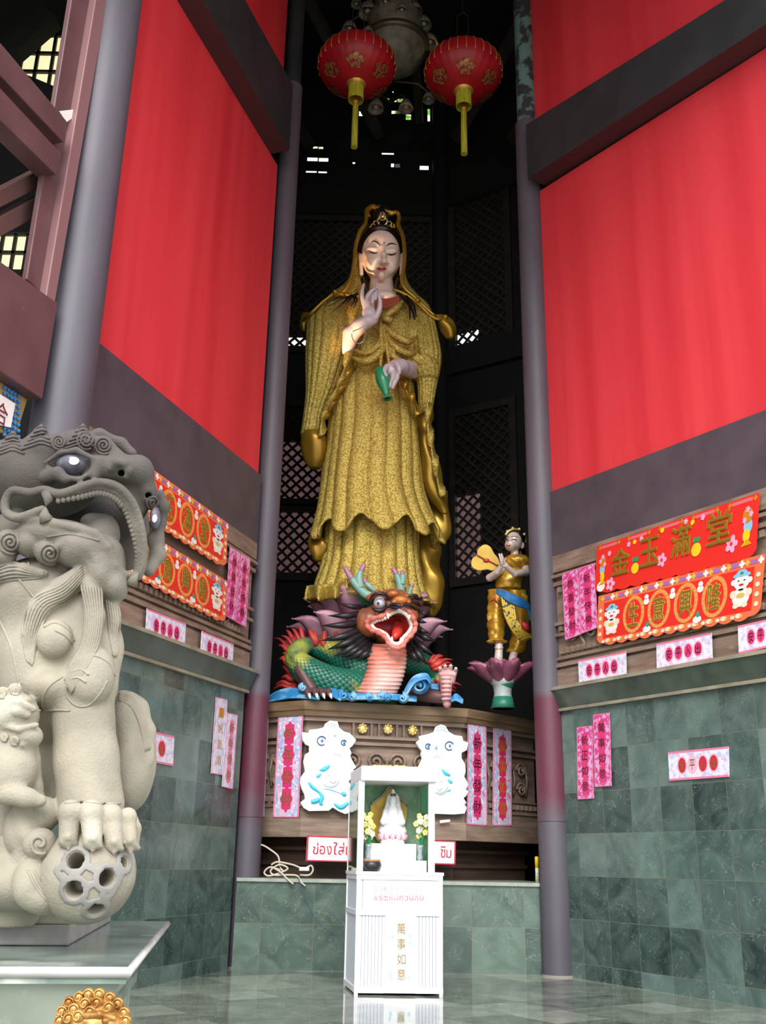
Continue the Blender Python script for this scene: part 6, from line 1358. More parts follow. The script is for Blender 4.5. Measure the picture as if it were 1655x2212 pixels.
blf([(1276, 1082, 1136, .1, .8), (1310, 1092, 1142, .12, .8), (1345, 1104, 1144, .14, .8), (1375, 1104, 1140, .16, .85), (1398, 1098, 1136, .16, .85), (1408, 1094, 1132, .16, .8), (1412, 1104, 1128, .16, .8)], 60, lambda t, v: .07*math.sin(v/3.6+2*t)+.04*math.sin(5*t), YG, 'right_trouser_leg')
m = MB()
for j in range(7):
    Q = spline([(1084+j*4, 1290+j*1.5, -.26), (1092+j*4, 1330+j*2, -.28), (1108+j*5, 1362, -.26), (1126+j*4, 1384-j*1, -.18)], 6); m.tube([bp(*q) for q in Q], 3.2*kb, 6)
obj('patterned_flap', m, YP, boy, smooth=True)
m = MB()
for j in range(5): Q = spline([(1074, 1274+j*1.5, -.22), (1096, 1280+j*4, -.30), (1120, 1292+j*4, -.28), (1140, 1304+j*3, -.2), (1148, 1330+j*3, -.12)], 6); m.tube([bp(*q) for q in Q], 3.0*kb, 6)
obj('blue_sash', m, BLUS, boy, smooth=True)
m = MB().tube([bp(1126, 1342, -.30), bp(1134, 1352, -.30), bp(1144, 1366, -.26)], [2*kb, 9*kb, 3*kb], 8); m.tube([bp(1060, 1300, -.22), bp(1068, 1294, -.24), bp(1080, 1308, -.24)], [1*kb, 3.5*kb, 1*kb], 8); pieces('red_lining', m, mat('deep_red_cloth', rgb(150, 34, 34), .5), boy, smooth=True)
for nm, pts, foot in (('left_foot', [(1078, 1386, -.02), (1078, 1404, -.04), (1077, 1422, -.06)], (1075, 1427, -.12)), ('right_foot', [(1112, 1408, .14), (1108, 1420, .12), (1106, 1432, .08)], (1108, 1436, .0))):
    S = SDF(bp(1055, 1450, -.4), bp(1140, 1375, .35), .006); S.chain([bp(*p) for p in pts], [9*kb, 8*kb, 9*kb], .01); S.ell(bp(*foot), (10*kb, .11, 6*kb), k=.02)
    for j in range(5): S.ell(bp(foot[0]-8+j*4, foot[1]+1, foot[2]-.11+.012*abs(j-1)), (2.3*kb, .022, 2.3*kb), k=.004)
    f_ = S.build(nm, SK2, boy); del S
m = MB(); m.tube([bp(1078+9.5*math.cos(a), 1399+2*math.sin(a), -.03-.07*math.sin(a)) for a in np.linspace(0, 2*math.pi, 17)], 1.2*kb, 6); m.tube([bp(1109+10*math.cos(a), 1421+2*math.sin(a), .12-.07*math.sin(a)) for a in np.linspace(0, 2*math.pi, 17)], 1.2*kb, 6); pieces('anklet', m, GOLDL, boy, smooth=True)
fan = thing('heart_fan', 'golden heart-shaped fan with a red band beside the praying figure\'s hands', 'fan', tuple(bp(1050, 1232, -.2)))
pts = spline([(1080, 1222), (1066, 1230), (1052, 1228), (1034, 1230), (1021, 1222), (1022, 1208), (1032, 1200), (1034, 1188), (1046, 1178), (1058, 1182), (1066, 1196), (1074, 1206), (1080, 1222)], 5)[:-1]
V = [bp(u, v, -.22) for u, v in pts]; n = len(V); V2 = [p+np.array([0, .03, 0]) for p in V]; m = MB().add(V+V2, [tuple(range(n)), tuple(range(2*n-1, n-1, -1))]+[(i, (i+1) % n, n+(i+1) % n, n+i) for i in range(n)]); obj('blade', m, mat('fan_gold', rgb(182, 150, 50), .4, .35, c2=rgb(156, 124, 36), ns=4), fan, bevel=.01)
m = MB().tube([bp(*p) for p in spline([(1031, 1199, -.235), (1044, 1206, -.24), (1050, 1210, -.245), (1058, 1212, -.24), (1076, 1222, -.235)], 5)], [1.2*kb]*21, 6); m.ball(bp(1051, 1210, -.24), (7*kb, .012, 4*kb), 10); obj('red_band', m, mat('fan_red', rgb(190, 40, 30), .4), fan, smooth=True)
# ---------------- white shrine cabinet ----------------
c0 = on_z(765, 2150, 0)[:2]; c1 = on_z(957, 2152, 0)[:2]
sx_ = (c1-c0)/np.linalg.norm(c1-c0); sy_ = np.array([-sx_[1], sx_[0]]); sy_ = sy_-sx_*.10; sy_ /= np.linalg.norm(sy_); SWD = np.linalg.norm(c1-c0); SDP = .78
def cp(x, y, z): q = c0+sx_*x+sy_*y; return (q[0], q[1], z)
def cbox(m, x0, x1, y0, y1, z0, z1): return m.hexa([cp(x0, y0, z0), cp(x1, y0, z0), cp(x1, y1, z0), cp(x0, y1, z0)], [cp(x0, y0, z1), cp(x1, y0, z1), cp(x1, y1, z1), cp(x0, y1, z1)])
CW = mat('white_gloss_panel', rgb(250, 250, 252), .35); CWF = mat('white_enamel_frame', rgb(246, 242, 248), .3); CWG = mat('ribbed_grey_white', rgb(214, 218, 230), .4)
ZT = at(773, 1889, c0[1])[2]; ZR = at(772, 1686, c0[1])[2]; ZR2 = at(772, 1654, c0[1])[2]
cab = thing('shrine_cabinet', 'white aluminium shrine cabinet with glass upper case standing on the green marble floor', 'cabinet', cp(SWD/2, SDP/2, 0))
m = MB(); 
for x0, x1, y0, y1 in ((0, .035, 0, .035), (SWD-.035, SWD, 0, .035), (0, .035, SDP-.035, SDP), (SWD-.035, SWD, SDP-.035, SDP)): cbox(m, x0, x1, y0, y1, 0, ZT)
for z0, z1 in ((.02, .07), (ZT*.655, ZT*.655+.045), (ZT-.045, ZT)):
    cbox(m, 0, SWD, -.002, .03, z0, z1); cbox(m, 0, SWD, SDP-.03, SDP, z0, z1); cbox(m, -.002, .03, 0, SDP, z0, z1); cbox(m, SWD-.03, SWD+.002, 0, SDP, z0, z1)
obj('lower_frame', m, CWF, cab)
def ribbed_panel(m, a, b, z0, z1, inward):
    a = np.array(a); b = np.array(b); n = 24
    for k in range(n):
        p = a+(b-a)*k/n; q = a+(b-a)*(k+.86)/n; i_ = np.array(inward)
        m.hexa([(*p, z0), (*q, z0), (*(q+i_), z0), (*(p+i_), z0)], [(*p, z1), (*q, z1), (*(q+i_), z1), (*(p+i_), z1)])
m = MB(); g2 = lambda x, y: np.array(cp(x, y, 0)[:2])
ribbed_panel(m, g2(.03, .012), g2(SWD-.03, .012), .06, ZT-.03, sy_*.012); ribbed_panel(m, g2(.012, .03), g2(.012, SDP-.03), .06, ZT-.03, sx_*.012); ribbed_panel(m, g2(SWD-.012, .03), g2(SWD-.012, SDP-.03), .06, ZT-.03, -sx_*.012)
cbox(m, .03, SWD-.03, .026, .03, .06, ZT-.03); cbox(m, .026, .03, .03, SDP-.03, .06, ZT-.03); cbox(m, SWD-.03, SWD-.026, .03, SDP-.03, .06, ZT-.03); cbox(m, .03, SWD-.03, SDP-.03, SDP-.02, .06, ZT-.03)
obj('ribbed_panels', m, CWG, cab)
m = MB(); cbox(m, -.01, SWD+.01, -.01, SDP, ZT, ZT+.03); obj('counter_top', m, CW, cab)
UX0, UX1 = .0, SWD-.075
m = MB()
for x0, x1 in ((UX0, UX0+.06), (UX1-.06, UX1)): cbox(m, x0, x1, .02, .06, ZT+.03, ZR)
for x0, x1 in ((UX0, UX0+.03), (UX1-.03, UX1)): cbox(m, x0, x1, SDP-.05, SDP-.01, ZT+.03, ZR)
pieces('case_post', m, CW, cab)
m = MB(); cbox(m, UX0+.015, UX1+.03, -.03, SDP, ZR, ZR2); obj('case_roof', m, CW, cab, bevel=.012)
GLS = mat('green_tinted_glass', rgb(70, 130, 95), .05, trans=.85, spec=.5)
for xg in (UX0+.005, UX1-.012): m = MB(); cbox(m, xg, xg+.007, .06, SDP-.05, ZT+.03, ZR); obj('side_glass', m, GLS, cab)
m = MB(); cbox(m, UX0+.02, UX1-.02, SDP-.06, SDP-.045, ZT+.03, ZR)
obj('green_backdrop', m, mat('green_mottled_backdrop', rgb(120, 176, 124), .4, c2=rgb(196, 224, 196), ns=5, nd=6, lo=.45, hi=.75, layers=((rgb(240, 250, 240), 22, .68, .74),)), cab)
def chit(u, v, y):                                        # pixel on the cabinet plane y behind its front
    p = g2(0, 0)+np.array([-sx_[1], sx_[0]])*y; n = np.array([-sx_[1], sx_[0]]); r = ray(u, v); t = (p @ n)/(r[:2] @ n); return O0+r*t
def cflat(m, pts, y, th=.01):
    V = [chit(u, v, y) for u, v in pts]; n = len(V); i_ = np.array([*sy_, 0])*th; m.add(V+[p+i_ for p in V], [tuple(range(n)), tuple(range(2*n-1, n-1, -1))]+[(k, (k+1) % n, n+(k+1) % n, n+k) for k in range(n)]); return m
# sign board and calligraphy on the front
m = cflat(MB(), [(785, 1901), (949, 1904), (949, 1972), (785, 1969)], -.006, .006); nb = obj('notice_board', m, CW, cab)
def ctext(m, ch, u0, v0, u1, v1, y): V, F = glyph(ch); m.add([chit(u0+(u1-u0)*a, v1-(v1-v0)*b, y) for a, b in V], F)
for chs, u, w_, v0, v1, mt in ((('ข', 'อ', 'เ', 'ชิ', 'ญ', 'ทำ', 'บุ', 'ญ', 'บู', 'ชา'), 808, 11, 1914, 1925, mat('overexposed_pink_lettering', rgb(226, 170, 184), .5)), (('พ', 'ร', 'ะ', 'แ', 'ม่', 'ก', 'ว', 'น', 'อิ', 'ม'), 808, 11, 1935, 1945, mat('overexposed_red_lettering', rgb(206, 110, 130), .5)), (tuple('นำความสุขมาสู่บ้าน'), 796, 8.2, 1952, 1957, mat('overexposed_blue_lettering', rgb(214, 234, 246), .5))):  # letter colours paled to imitate overexposure
    m = MB()
    for k, ch in enumerate(chs):
        if ch.strip() and len(glyph(ch)[1]): ctext(m, ch, u+k*w_, v0, u+k*w_+w_*.72, v1, -.010)
    obj('lettering', m, mt, nb)
m = cflat(MB(), [(832, 1974), (900, 1975), (898, 2146), (829, 2145)], -.012, .006); nb = obj('calligraphy_panel', m, CW, cab); m = MB()
for k, ch in enumerate('萬事如意'): ctext(m, ch, 858, 1994+k*33, 876, 2018+k*33, -.017)
obj('lettering', m, mat('faded_gold_lettering', rgb(150, 126, 66), .5), nb); m = MB()
for u, v in ((848, 2026), (886, 2022), (886, 2036), (843, 2102), (845, 2112), (884, 2112)): cflat(m, [(u+3.4*math.cos(a), v+5*math.sin(a)) for a in np.linspace(0, 2*math.pi, 13)[:-1]], -.016, .001)
pieces('blue_flower', m, mat('faded_cyan_print', rgb(176, 232, 248), .5), nb)
# steps and offerings inside
m = MB(); cbox(m, UX0+.08, UX1-.06, .12, .40, ZT+.03, ZT+.14); cbox(m, UX0+.12, UX1-.14, .26, .70, ZT+.14, ZT+.30); pieces('inner_step', m, CW, cab)
def step_top(z): return z
fz = ZT+.30
fg = chit(848, 1817, .46); fig = thing('white_figurine', 'white seated goddess figurine on a pink lotus inside the shrine cabinet', 'figurine', (fg[0], fg[1], fz+.001)); kf = mpp(fg[1], 1800)
m = MB(); P = np.array([fg[0], fg[1], fz]); m.lathe(P, [(.125, 0), (.13, .03), (.10, .05)], 24); obj('base', m, CW, fig, smooth=True)
PKL = mat('figurine_pink_lotus', rgb(244, 190, 205), .4); m = MB()
for k in range(12): a = k*math.pi/6; m.ball(P+np.array([.12*math.cos(a), .10*math.sin(a), .075]), (.045, .03, .04), 8, ((math.cos(a), math.sin(a), 0), (-math.sin(a), math.cos(a), 0), (0, 0, 1)))
pieces('lotus_petal', m, PKL, fig, smooth=True)
S = SDF(P+np.array([-.2, -.16, .03]), P+np.array([.2, .18, .62]), .006)
S.ell(P+np.array([0, 0, .12]), (.15, .10, .06), k=.03); S.chain([P+np.array([0, 0, .14]), P+np.array([0, .01, .30]), P+np.array([0, .01, .36])], [.10, .075, .05], .03)
S.ell(P+np.array([0, 0, .43]), (.042, .045, .055), k=.015); S.ell(P+np.array([0, .025, .45]), (.055, .045, .08), k=.01); S.ell(P+np.array([0, .0, .52]), (.022, .022, .035), k=.01)
for s_ in (-1, 1): S.chain([P+np.array([.075*s_, 0, .32]), P+np.array([.10*s_, -.04, .22]), P+np.array([.02*s_, -.09, .21])], [.03, .032, .02], .015); S.chain([P+np.array([.045*s_, .03, .47]), P+np.array([.075*s_, .03, .30]), P+np.array([.11*s_, .02, .14])], [.02, .03, .03], .03)
S.build('figure', CW, fig); del S
m = MB().ball(P+np.array([0, .0, .492]), (.036, .036, .02), 10); m.ball(P+np.array([0, 0, .53]), .02, 8); obj('crown', m, mat('figurine_dark_crown', rgb(120, 110, 90), .4, .4), fig, smooth=True)
mb_ = thing('flame_halo', 'golden flame-shaped halo board behind the white figurine in the cabinet', 'halo', tuple(chit(842, 1822, .62)*np.array([1, 1, 0])+np.array([0, 0, fz]))); m = MB()
pts = [(820, 1822), (806, 1800), (802, 1760), (800, 1738), (822, 1722), (836, 1706), (842, 1698), (849, 1708), (862, 1722), (880, 1742), (878, 1770), (872, 1800), (862, 1822)]
cflat(m, pts, .60, .012); obj('board', m, mat('halo_gold', rgb(206, 168, 60), .4, .3, c2=rgb(170, 130, 40), ns=6), mb_); m = MB(); m.tube([chit(u, v, .59) for u, v in spline([(800, 1738), (822, 1722), (836, 1706), (842, 1698), (849, 1708), (862, 1722), (880, 1742)], 4)], .010, 6); obj('beaded_edge', m, mat('halo_silver', rgb(170, 160, 150), .3, .6), mb_, smooth=True)
YF = mat('yellow_petals', rgb(246, 222, 60), .6, c2=rgb(252, 244, 190), ns=14); WF = mat('white_petals', rgb(250, 248, 226), .6); rr_ = random.Random(8)
def flowers(name, u, v, y, spread, label, lean):
    p = chit(u, 1846, y); z0 = ZT+.14; t = thing('flower_vase', label, 'vase', (p[0], p[1], z0))
    obj('vase', MB().lathe((p[0], p[1], z0), [(.02, 0), (.03, .03), (.018, .07), (.03, .12), (.034, .15)], 16), mat('clear_vase_glass', rgb(190, 205, 210), .1, trans=.4, layers=((rgb(60, 110, 190), 30, .6, .66),)), t, smooth=True)
    m = MB(); m2 = MB(); m3 = MB()
    for k in range(22):
        q = np.array([p[0]+lean*rr_.uniform(-.2, 1)*.06+rr_.gauss(0, spread), p[1]+rr_.gauss(0, .03), z0+.20+rr_.random()*.24]); mm = m if rr_.random() < .62 else m2
        for j in range(5):
            a = j*1.2566+k; mm.ball(q+np.array([.017*math.cos(a), -.008, .017*math.sin(a)]), (.015, .008, .015), 6)
        m3.tube([(p[0], p[1], z0+.1), tuple(q)], .003, 4)
    obj('yellow_blooms', m, YF, t, smooth=True); obj('white_blooms', m2, WF, t, smooth=True); obj('stems', m3, GRN, t)
flowers('l', 796, 1800, .20, .03, 'vase of yellow and white flowers at the left inside the shrine cabinet', -.3); flowers('r', 908, 1800, .20, .03, 'vase of yellow and white flowers at the right inside the shrine cabinet', .6)
p = chit(803, 1884, .06); ib = thing('incense_bowl', 'round black incense bowl with orange rim at the front left of the shrine cabinet', 'bowl', (p[0], p[1], ZT+.03))
obj('bowl', MB().lathe((p[0], p[1], ZT+.03), [(.05, 0), (.085, .02), (.10, .055), (.09, .09), (.078, .10), (.07, .095), (.06, .08)], 24), mat('black_bowl_glaze', rgb(52, 46, 54), .3), ib, smooth=True); obj('rim', MB().lathe((p[0], p[1], ZT+.125), [(.085, 0), (.088, .012), (.085, .02), (.06, .02)], 20), mat('orange_rim', rgb(196, 132, 90), .5), ib)
# flower garland on the cabinet roof
m = MB(); 
for k in range(26): t = k/25; m.ball(cp(.20+.34*t, .30+.02*math.sin(k), ZR2+.015+.015*rr_.random()), (.02, .018, .014), 7)
tag(obj('flower_garland', m, mat('marigold', rgb(236, 160, 40), .6, c2=rgb(250, 226, 150), ns=20), smooth=True), 'orange and white flower garland lying on the shrine cabinet roof', 'garland')
# ---------------- white foam lion-dance cut-outs ----------------
FOAM = mat('white_foam', rgb(252, 252, 254), .5); CYA = mat('cyan_foam_paint', rgb(80, 206, 240), .5); BLU = mat('blue_eye_ring', rgb(40, 90, 140), .5); PALC = mat('pale_cyan_paint', rgb(190, 234, 246), .5)
def afp(u, v, off): s, z = wall_px('AF', u, v, off); return np.array(wall_pt('AF', s, z, off))
def foam(pts, label, F):
    o_ = .16; V = [afp(u, v, o_) for u, v in pts]; n = len(V); a, d, nn = WALLS['AF']; q = np.array([nn[0], nn[1], 0])*.05
    m = MB().add(V+[p-q for p in V], [tuple(range(n)), tuple(range(2*n-1, n-1, -1))]+[(k, (k+1) % n, n+(k+1) % n, n+k) for k in range(n)])
    o = obj('foam_lion_cutout', m, FOAM, bevel=.008); tag(o, label, 'decoration')
    ax = (np.array([d[0], d[1], 0]), np.array([0, 0, 1.]), np.array([nn[0], nn[1], 0])); kk = .0061
    for (u, v, r) in F['eyes']:
        m = MB().tube([afp(u+r*math.cos(t), v+r*math.sin(t), o_+.012) for t in np.linspace(0.9, 5.9, 18)], 1.0*kk, 6); e = obj('eye_ring', m, BLU, o, smooth=True)
        obj('pupil', MB().ball(afp(u+1, v, o_+.006), (2.6*kk, 3.4*kk, .015), 10, ax), mat('pupil_blue', rgb(70, 150, 215), .4), e, smooth=True)
    for key, mt in (('cyan', CYA), ('pale', PALC)):
        for pts2 in F[key]:
            V = spline([p+(0,) if len(p) == 2 else p for p in pts2], 5); m = MB().tube([afp(q_[0], q_[1], o_+.004) for q_ in V], [max(.2, q_[2])*kk for q_ in V], 8); obj('ribbon', m, mt, o, smooth=True)
    for (u, v, r) in F['bulge']: obj('raised_face', MB().ball(afp(u, v, o_-.005), (r*kk, r*kk, .05), 20, ax), FOAM, o, smooth=True)
    m = MB()
    for p in F['line']: m.tube([afp(u, v, o_+.048) for u, v in spline(p, 5)], .35*kk, 5)
    pieces('face_line', m, mat('grey_face_line', rgb(150, 150, 165), .5), o, smooth=True)
    m = MB()
    for p in F['hair']: m.tube([afp(u, v, o_+.004) for u, v in spline(p, 5)], .6*kk, 5)
    pieces('mane_line', m, PALC, o, smooth=True)
A_ = lambda L: [(560+u/5.532, 1500+v/5.532) for u, v in L]; B_ = lambda L: [(880+u/5.517, 1520+v/5.517) for u, v in L]
lp1 = A_([(780, 400), (800, 350), (850, 320), (930, 330), (950, 400), (1010, 450), (1080, 470), (1150, 545), (1110, 610), (1070, 640), (1095, 700), (1080, 740), (1110, 800), (1150, 870), (1110, 900), (1130, 920), (1080, 950), (1100, 990), (1060, 1040), (1100, 1100), (1120, 1250), (1110, 1400), (1030, 1420), (960, 1390), (880, 1340), (830, 1380), (600, 1385), (540, 1350), (510, 1290), (560, 1250), (550, 1190), (520, 1130), (500, 1050), (510, 990), (560, 920), (540, 800), (560, 720), (610, 690), (605, 610), (560, 590), (530, 540), (525, 460), (600, 470), (610, 430), (700, 420)])
foam(lp1[::-1], 'white foam lion-dance cut-out with cyan ribbons on the altar front, left one', dict(
    eyes=[(695, 1600, 9.5), (743, 1604, 5.5)], bulge=[(714, 1682, 20)],
    cyan=[[(690, 1664, 1), (702, 1661, 5), (712, 1654, 2)], [(684, 1678, 3), (690, 1675, 3), (694, 1672, 1)], [(667, 1690, 2), (675, 1700, 3.5), (690, 1712, 2.5), (696, 1722, 4), (692, 1736, 3), (698, 1738, 1)], [(672, 1732, 4), (682, 1730, 5), (692, 1726, 3)], [(738, 1712, 3), (744, 1716, 4.5), (748, 1718, 2)], [(722, 1736, 2), (736, 1744, 4.5), (750, 1736, 3.5), (756, 1733, 1)], [(722, 1588, 1.5), (725, 1590, 1.5)]],
    pale=[[(700, 1703, 1), (718, 1706, 2), (736, 1714, 1)]], line=[[(706, 1676), (710, 1674), (713, 1677)], [(724, 1672), (728, 1670), (731, 1673)], [(712, 1687), (720, 1691), (727, 1686)]],
    hair=[[(708, 1566), (716, 1563), (726, 1566)], [(710, 1571), (718, 1568), (727, 1571)], [(722, 1629), (730, 1630), (738, 1634)], [(668, 1700), (672, 1712), (668, 1722)]]))
rp1 = B_([(330, 340), (350, 280), (400, 255), (450, 270), (490, 340), (560, 380), (650, 395), (660, 450), (720, 470), (700, 550), (640, 580), (640, 650), (680, 720), (690, 800), (670, 870), (720, 960), (690, 1020), (720, 1050), (690, 1100), (660, 1120), (695, 1180), (670, 1200), (700, 1240), (680, 1300), (560, 1312), (380, 1305), (240, 1300), (120, 1290), (90, 1200), (100, 1000), (90, 860), (140, 760), (190, 660), (175, 600), (180, 560), (150, 520), (120, 460), (160, 430), (155, 390), (250, 370)])
foam(rp1[::-1], 'white foam lion-dance cut-out on the altar front, right one behind the shrine cabinet', dict(
    eyes=[(925, 1612, 5.5), (971, 1611, 9)], bulge=[(950, 1698, 18)],
    cyan=[[(955, 1662, 1.5), (962, 1670, 4), (972, 1675, 2.5)], [(968, 1684, 2), (974, 1689, 3.5), (977, 1690, 2)], [(943, 1612, 2), (942, 1618, 2.5)], [(966, 1710, 1), (973, 1706, 2)]],
    pale=[[(946, 1716, .8), (956, 1716, 1.2), (966, 1708, .8)]], line=[[(948, 1690), (952, 1688), (956, 1690)], [(944, 1704), (950, 1707), (956, 1702)]],
    hair=[[(944, 1573), (952, 1570), (964, 1574)], [(944, 1579), (954, 1576), (966, 1581)], [(936, 1637), (944, 1634), (952, 1636)]]))
# ---------------- cables and small things on the platform ----------------
CABM = mat('cream_cable', rgb(206, 196, 180), .5); cz = lambda u, v, z=1.02: on_z(u, v, z)
m = MB()
def cable(mb, pts, r=.011): Q = spline(pts, 7); mb.tube([at(q[0], q[1], q[2]) for q in Q], r, 7)
YB = 12.78
cable(m, [(556, 1825, 12.98), (568, 1826, 12.9), (585, 1836, 12.85), (601, 1850, 12.84), (605, 1872, 12.82), (612, 1882, YB)])
cable(m, [(612, 1882, YB+.05), (585, 1873, YB), (571, 1884, YB), (580, 1892, YB), (604, 1886, YB), (622, 1876, YB), (604, 1868, YB), (585, 1880, YB), (592, 1890, YB), (620, 1890, YB-.03), (642, 1892, YB-.05), (650, 1905, YB-.1), (660, 1914, YB-.1)])
cable(m, [(586, 1868, YB), (600, 1862, YB), (632, 1868, YB), (655, 1876, YB), (672, 1870, YB), (676, 1880, YB), (668, 1890, YB), (648, 1890, YB)]); cable(m, [(590, 1874, YB-.02), (606, 1884, YB-.04), (622, 1900, YB-.12), (634, 1910, YB-.12)])
cb_ = obj('tangled_cable', m, CABM, smooth=True); tag(cb_, 'tangle of cream electric cable on the platform edge beside the left column', 'cable')
obj('white_plug', MB().box(at(657, 1877, YB-.03), (.12, .05, .045), rz=.2), WHT, cb_, bevel=.008)
m = MB(); Q = spline([(640, 1893, 12.80), (645, 1897, 12.66), (648, 1908, 12.64), (658, 1940, 12.62), (676, 1975, 12.62), (695, 2000, 12.62), (720, 2020, 12.62)], 8); m.tube([at(*q) for q in Q], .005, 5); tag(obj('blue_wire', m, mat('blue_wire_plastic', rgb(50, 90, 120), .5), smooth=True), 'thin blue wire hanging down the marble platform left of the shrine cabinet', 'wire')
p = at(1161, 1902, 12.85); cd = thing('candle', 'thin yellow and green candle standing at the foot of the right column', 'candle', (p[0], p[1], 1.0))
obj('yellow_top', MB().lathe((p[0], p[1], 1.0), [(.022, .17), (.024, .29), (.016, .30)], 12), YEL, cd, smooth=True); obj('green_foot', MB().lathe((p[0], p[1], 1.0), [(.024, 0), (.022, .10), (.022, .17)], 12), mat('candle_label', rgb(150, 190, 80), .5, c2=rgb(240, 240, 230), ns=40), cd, smooth=True)
m = MB(); V = [afp(u, v, .13) for u, v in ((950, 1772), (972, 1770), (973, 1775), (951, 1778))]; m.add(V+[v+np.array([0, .01, 0]) for v in V], [(0, 1, 2, 3), (7, 6, 5, 4), (0, 4, 5, 1), (1, 5, 6, 2), (2, 6, 7, 3), (3, 7, 4, 0)]); tag(obj('paper_slip', m, WHT), 'small white paper slip tucked on the altar moulding under the right foam cut-out', 'paper')
# ---------------- lanterns ----------------
SILK = mat('red_lantern_silk', rgb(176, 24, 34), .45, c2=rgb(150, 18, 30), ns=2); GOLDT = mat('gold_braid', rgb(206, 170, 80), .35, .5); TAS = mat('yellow_green_fringe', rgb(186, 188, 44), .6, c2=rgb(150, 150, 40), ns=30, stretch=(1, 1, .1)); GFL = mat('gold_floral_print', rgb(150, 122, 72), .4, .4, c2=rgb(150, 30, 34), ns=22, lo=.46, hi=.54)
def lantern(u, v, Y, label, tilt=0):
    c = at(u, v, Y); kk = np.linalg.norm(at(u+1, v, Y)-at(u, v, Y)); a = 84*kk; b = .62*a
    t = thing('red_lantern', label, 'lantern', (c[0], c[1], c[2]-b-.8), None)
    n = 28; P = []
    for i in range(25):
        ph = math.pi*i/24; row = []
        for j in range(n*6):
            th = 2*math.pi*j/(n*6); rr = a*(math.sin(ph)**.8 if 0 < i < 24 else .12)*(1+.004*math.cos(n*th)); row.append((c[0]+rr*math.cos(th), c[1]+rr*math.sin(th), c[2]+b*math.cos(ph)))
        P.append(row)
    obj('silk_globe', MB().grid(P, True), SILK, t, smooth=True)
    m = MB()
    for j in range(n):
        th = 2*math.pi*j/n-math.pi/2; m.tube([(c[0]+(a*math.sin(ph)**.8+.004)*math.cos(th), c[1]+(a*math.sin(ph)**.8+.004)*math.sin(th), c[2]+b*math.cos(ph)) for ph in np.linspace(.55, 1.80, 12)], .0075, 5)
    obj('gold_ribs', m, GOLDT, t, smooth=True)
    for j in range(6):                                         # gilt flower medallions near the lower pole
        th = 2*math.pi*j/6-math.pi/2; m = MB(); ph0 = 2.45; V = []; NR, NA = 5, 32
        for q in range(NR+1):
            for w_ in range(NA):
                aa = 2*math.pi*w_/NA; rr0 = (q/NR)*(.24+.07*abs(math.cos(2.5*aa)))*(1 if q else 0); pp_ = ph0-rr0*.9*math.cos(aa); tt = th+rr0*math.sin(aa)*1.05
                rr = a*math.sin(pp_)**.8+.006+.014*(q % 2); V.append((c[0]+rr*math.cos(tt), c[1]+rr*math.sin(tt), c[2]+b*math.cos(pp_)*1.01-.004))
        m.add(V, [(q*NA+w_, q*NA+(w_+1) % NA, (q+1)*NA+(w_+1) % NA, (q+1)*NA+w_) for q in range(NR) for w_ in range(NA)]); obj('gilt_motif', m, GFL, t, smooth=True)
    z = c[2]-b
    obj('lower_collar', MB().lathe((c[0], c[1], z), [(.17, .06), (.18, .03), (.14, -.01), (.12, -.04)], 24), GOLDT, t, smooth=True)
    obj('upper_collar', MB().lathe((c[0], c[1], c[2]+b), [(.18, -.06), (.18, .04), (.1, .05)], 24), GOLDT, t, smooth=True)
    m = MB(); n2 = 30; P = [[(c[0]+(.115+.006*(j % 2))*math.cos(2*math.pi*j/60), c[1]+(.115+.006*(j % 2))*math.sin(2*math.pi*j/60), z-.03-zz_) for j in range(60)] for zz_ in (0, .08, .2, .27)]; obj('fringe_skirt', MB().grid(P, True), TAS, t)
    m = MB().tube([(c[0], c[1], z), (c[0], c[1], z-.33)], .012, 6); obj('cord', m, mat('red_cord', rgb(180, 50, 30), .5), t); obj('knot', MB().ball((c[0], c[1], z-.33), (.04, .04, .04), 10), mat('orange_knot', rgb(220, 120, 40), .5), t, smooth=True)
    obj('tassel', MB().lathe((c[0], c[1], z-.33), [(.02, -.0), (.045, -.08), (.05, -.5), (.052, -.86)], 14), TAS, t)
    w_ = MB()
    for s_ in (-1, 1): w_.tube([(c[0]+s_*.09, c[1], c[2]+b), (c[0]+s_*.09, c[1], c[2]+b+.75), (c[0], c[1], c[2]+b+.85)], .008, 6)
    w_.tube([(c[0], c[1], c[2]+b+.85), (c[0], c[1], 17.4)], .007, 6); obj('hanger', w_, mat('wire_metal', rgb(90, 84, 80), .4, .8), t)
lantern(771, 142, 12.7, 'round red silk lantern with yellow tassel, left of the pair, overlapping the chandelier')
lantern(1001, 156, 12.7, 'round red silk lantern with yellow tassel, right of the pair, hung on a wire loop')
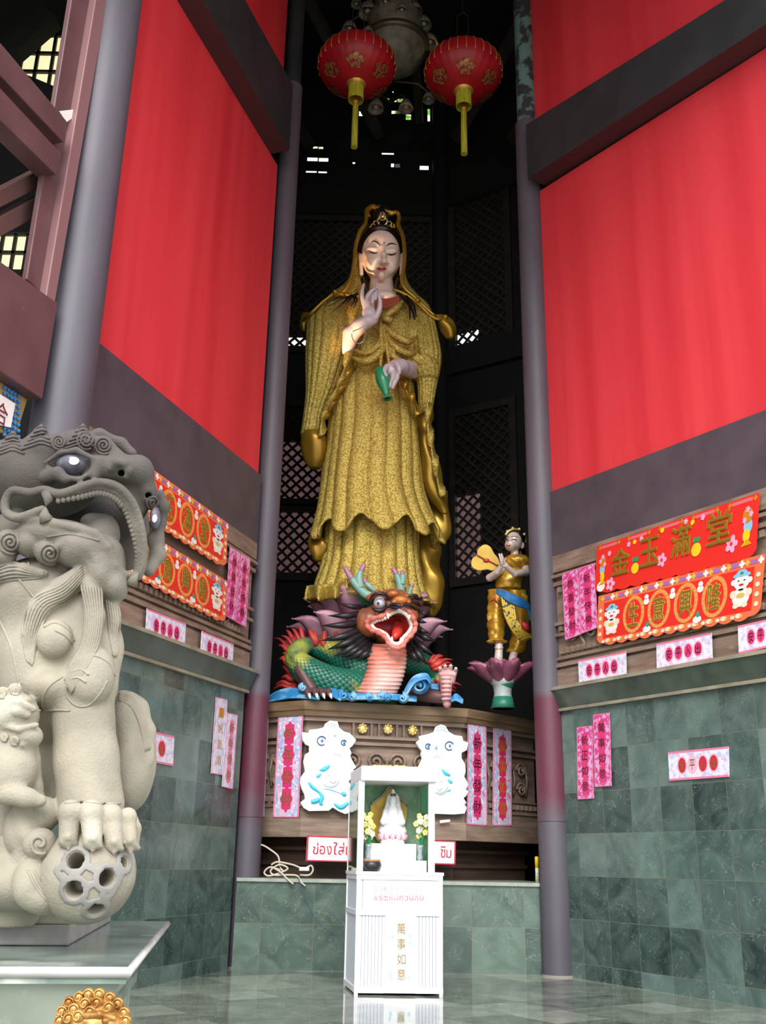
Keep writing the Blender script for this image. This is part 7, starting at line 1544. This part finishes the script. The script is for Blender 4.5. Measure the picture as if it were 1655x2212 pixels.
# ---------------- chandelier ----------------
CHY = 14.6
def hp(u, v, d=0.0): return at(u, v, CHY+d)
kc = mpp(CHY, 100); DUST = mat('dusty_grey_glass', rgb(150, 144, 124), .45, c2=rgb(116, 110, 94), ns=5); CUP = mat('frosted_cup', rgb(160, 152, 136), .4, c2=rgb(120, 112, 100), ns=9); METC = mat('tarnished_metal', rgb(110, 100, 84), .4, .6)
cc = hp(852, 120); ch = thing('chandelier', 'large dusty grey tiered chandelier with many bell cups behind the red lanterns', 'chandelier', (cc[0], cc[1], cc[2]-.6))
def rim_lathe(name, z, prof, mt): return obj(name, MB().lathe((cc[0], cc[1], z), prof, 36), mt, ch, smooth=True)
zc = cc[2]
rim_lathe('lower_bowl', zc, [(.05, -.36), (.30, -.28), (.50, -.08), (.56, .14), (.60, .18), (.60, .24), (.54, .26)], DUST)
rim_lathe('rim_band', zc, [(.61, .14), (.64, .18), (.64, .24), (.6, .27)], METC)
rim_lathe('middle_bowl', zc+.55, [(.25, -.3), (.44, -.1), (.50, .12), (.52, .25), (.44, .32)], DUST)
rim_lathe('upper_bowl', zc+1.25, [(.2, -.35), (.36, -.1), (.42, .1), (.38, .3)], DUST); rim_lathe('stem', zc+1.4, [(.06, 0), (.06, 17.4-zc-1.4)], METC)
for k, (u, v, r, d) in enumerate(((795, 25, 20, -.1), (755, 62, 16, .1), (868, 22, 13, -.5), (897, 22, 15, -.2), (915, 52, 17, 0), (928, 92, 18, .1), (795, 70, 12, -.5), (770, 8, 12, .3), (812, 232, 16, -.3), (877, 232, 15, -.2), (926, 214, 13, .1), (742, 110, 14, .2), (833, 4, 12, -.5))):
    p = hp(u, v, d); s_ = r*kc
    cpz = obj('bell_cup', MB().lathe(p, [(.2*s_, 1.3*s_), (.5*s_, 1.1*s_), (.9*s_, .4*s_), (1.05*s_, -.3*s_), (1.0*s_, -.35*s_), (.8*s_, .2*s_), (.3*s_, .8*s_)], 20), CUP, ch, smooth=True)
    obj('bulb', MB().ball(p+np.array([0, 0, .1*s_]), .34*s_, 10), mat('frosted_bulb', rgb(196, 184, 176), .3), cpz, smooth=True)
    zt2 = p[2]+1.3*s_; e = np.array([cc[0], cc[1], zt2+.15]); q = np.array([p[0], p[1], zt2]); obj('arm', MB().tube([q, q*.7+e*.3+np.array([0, 0, .12]), e], .02, 6), METC, ch, smooth=True)
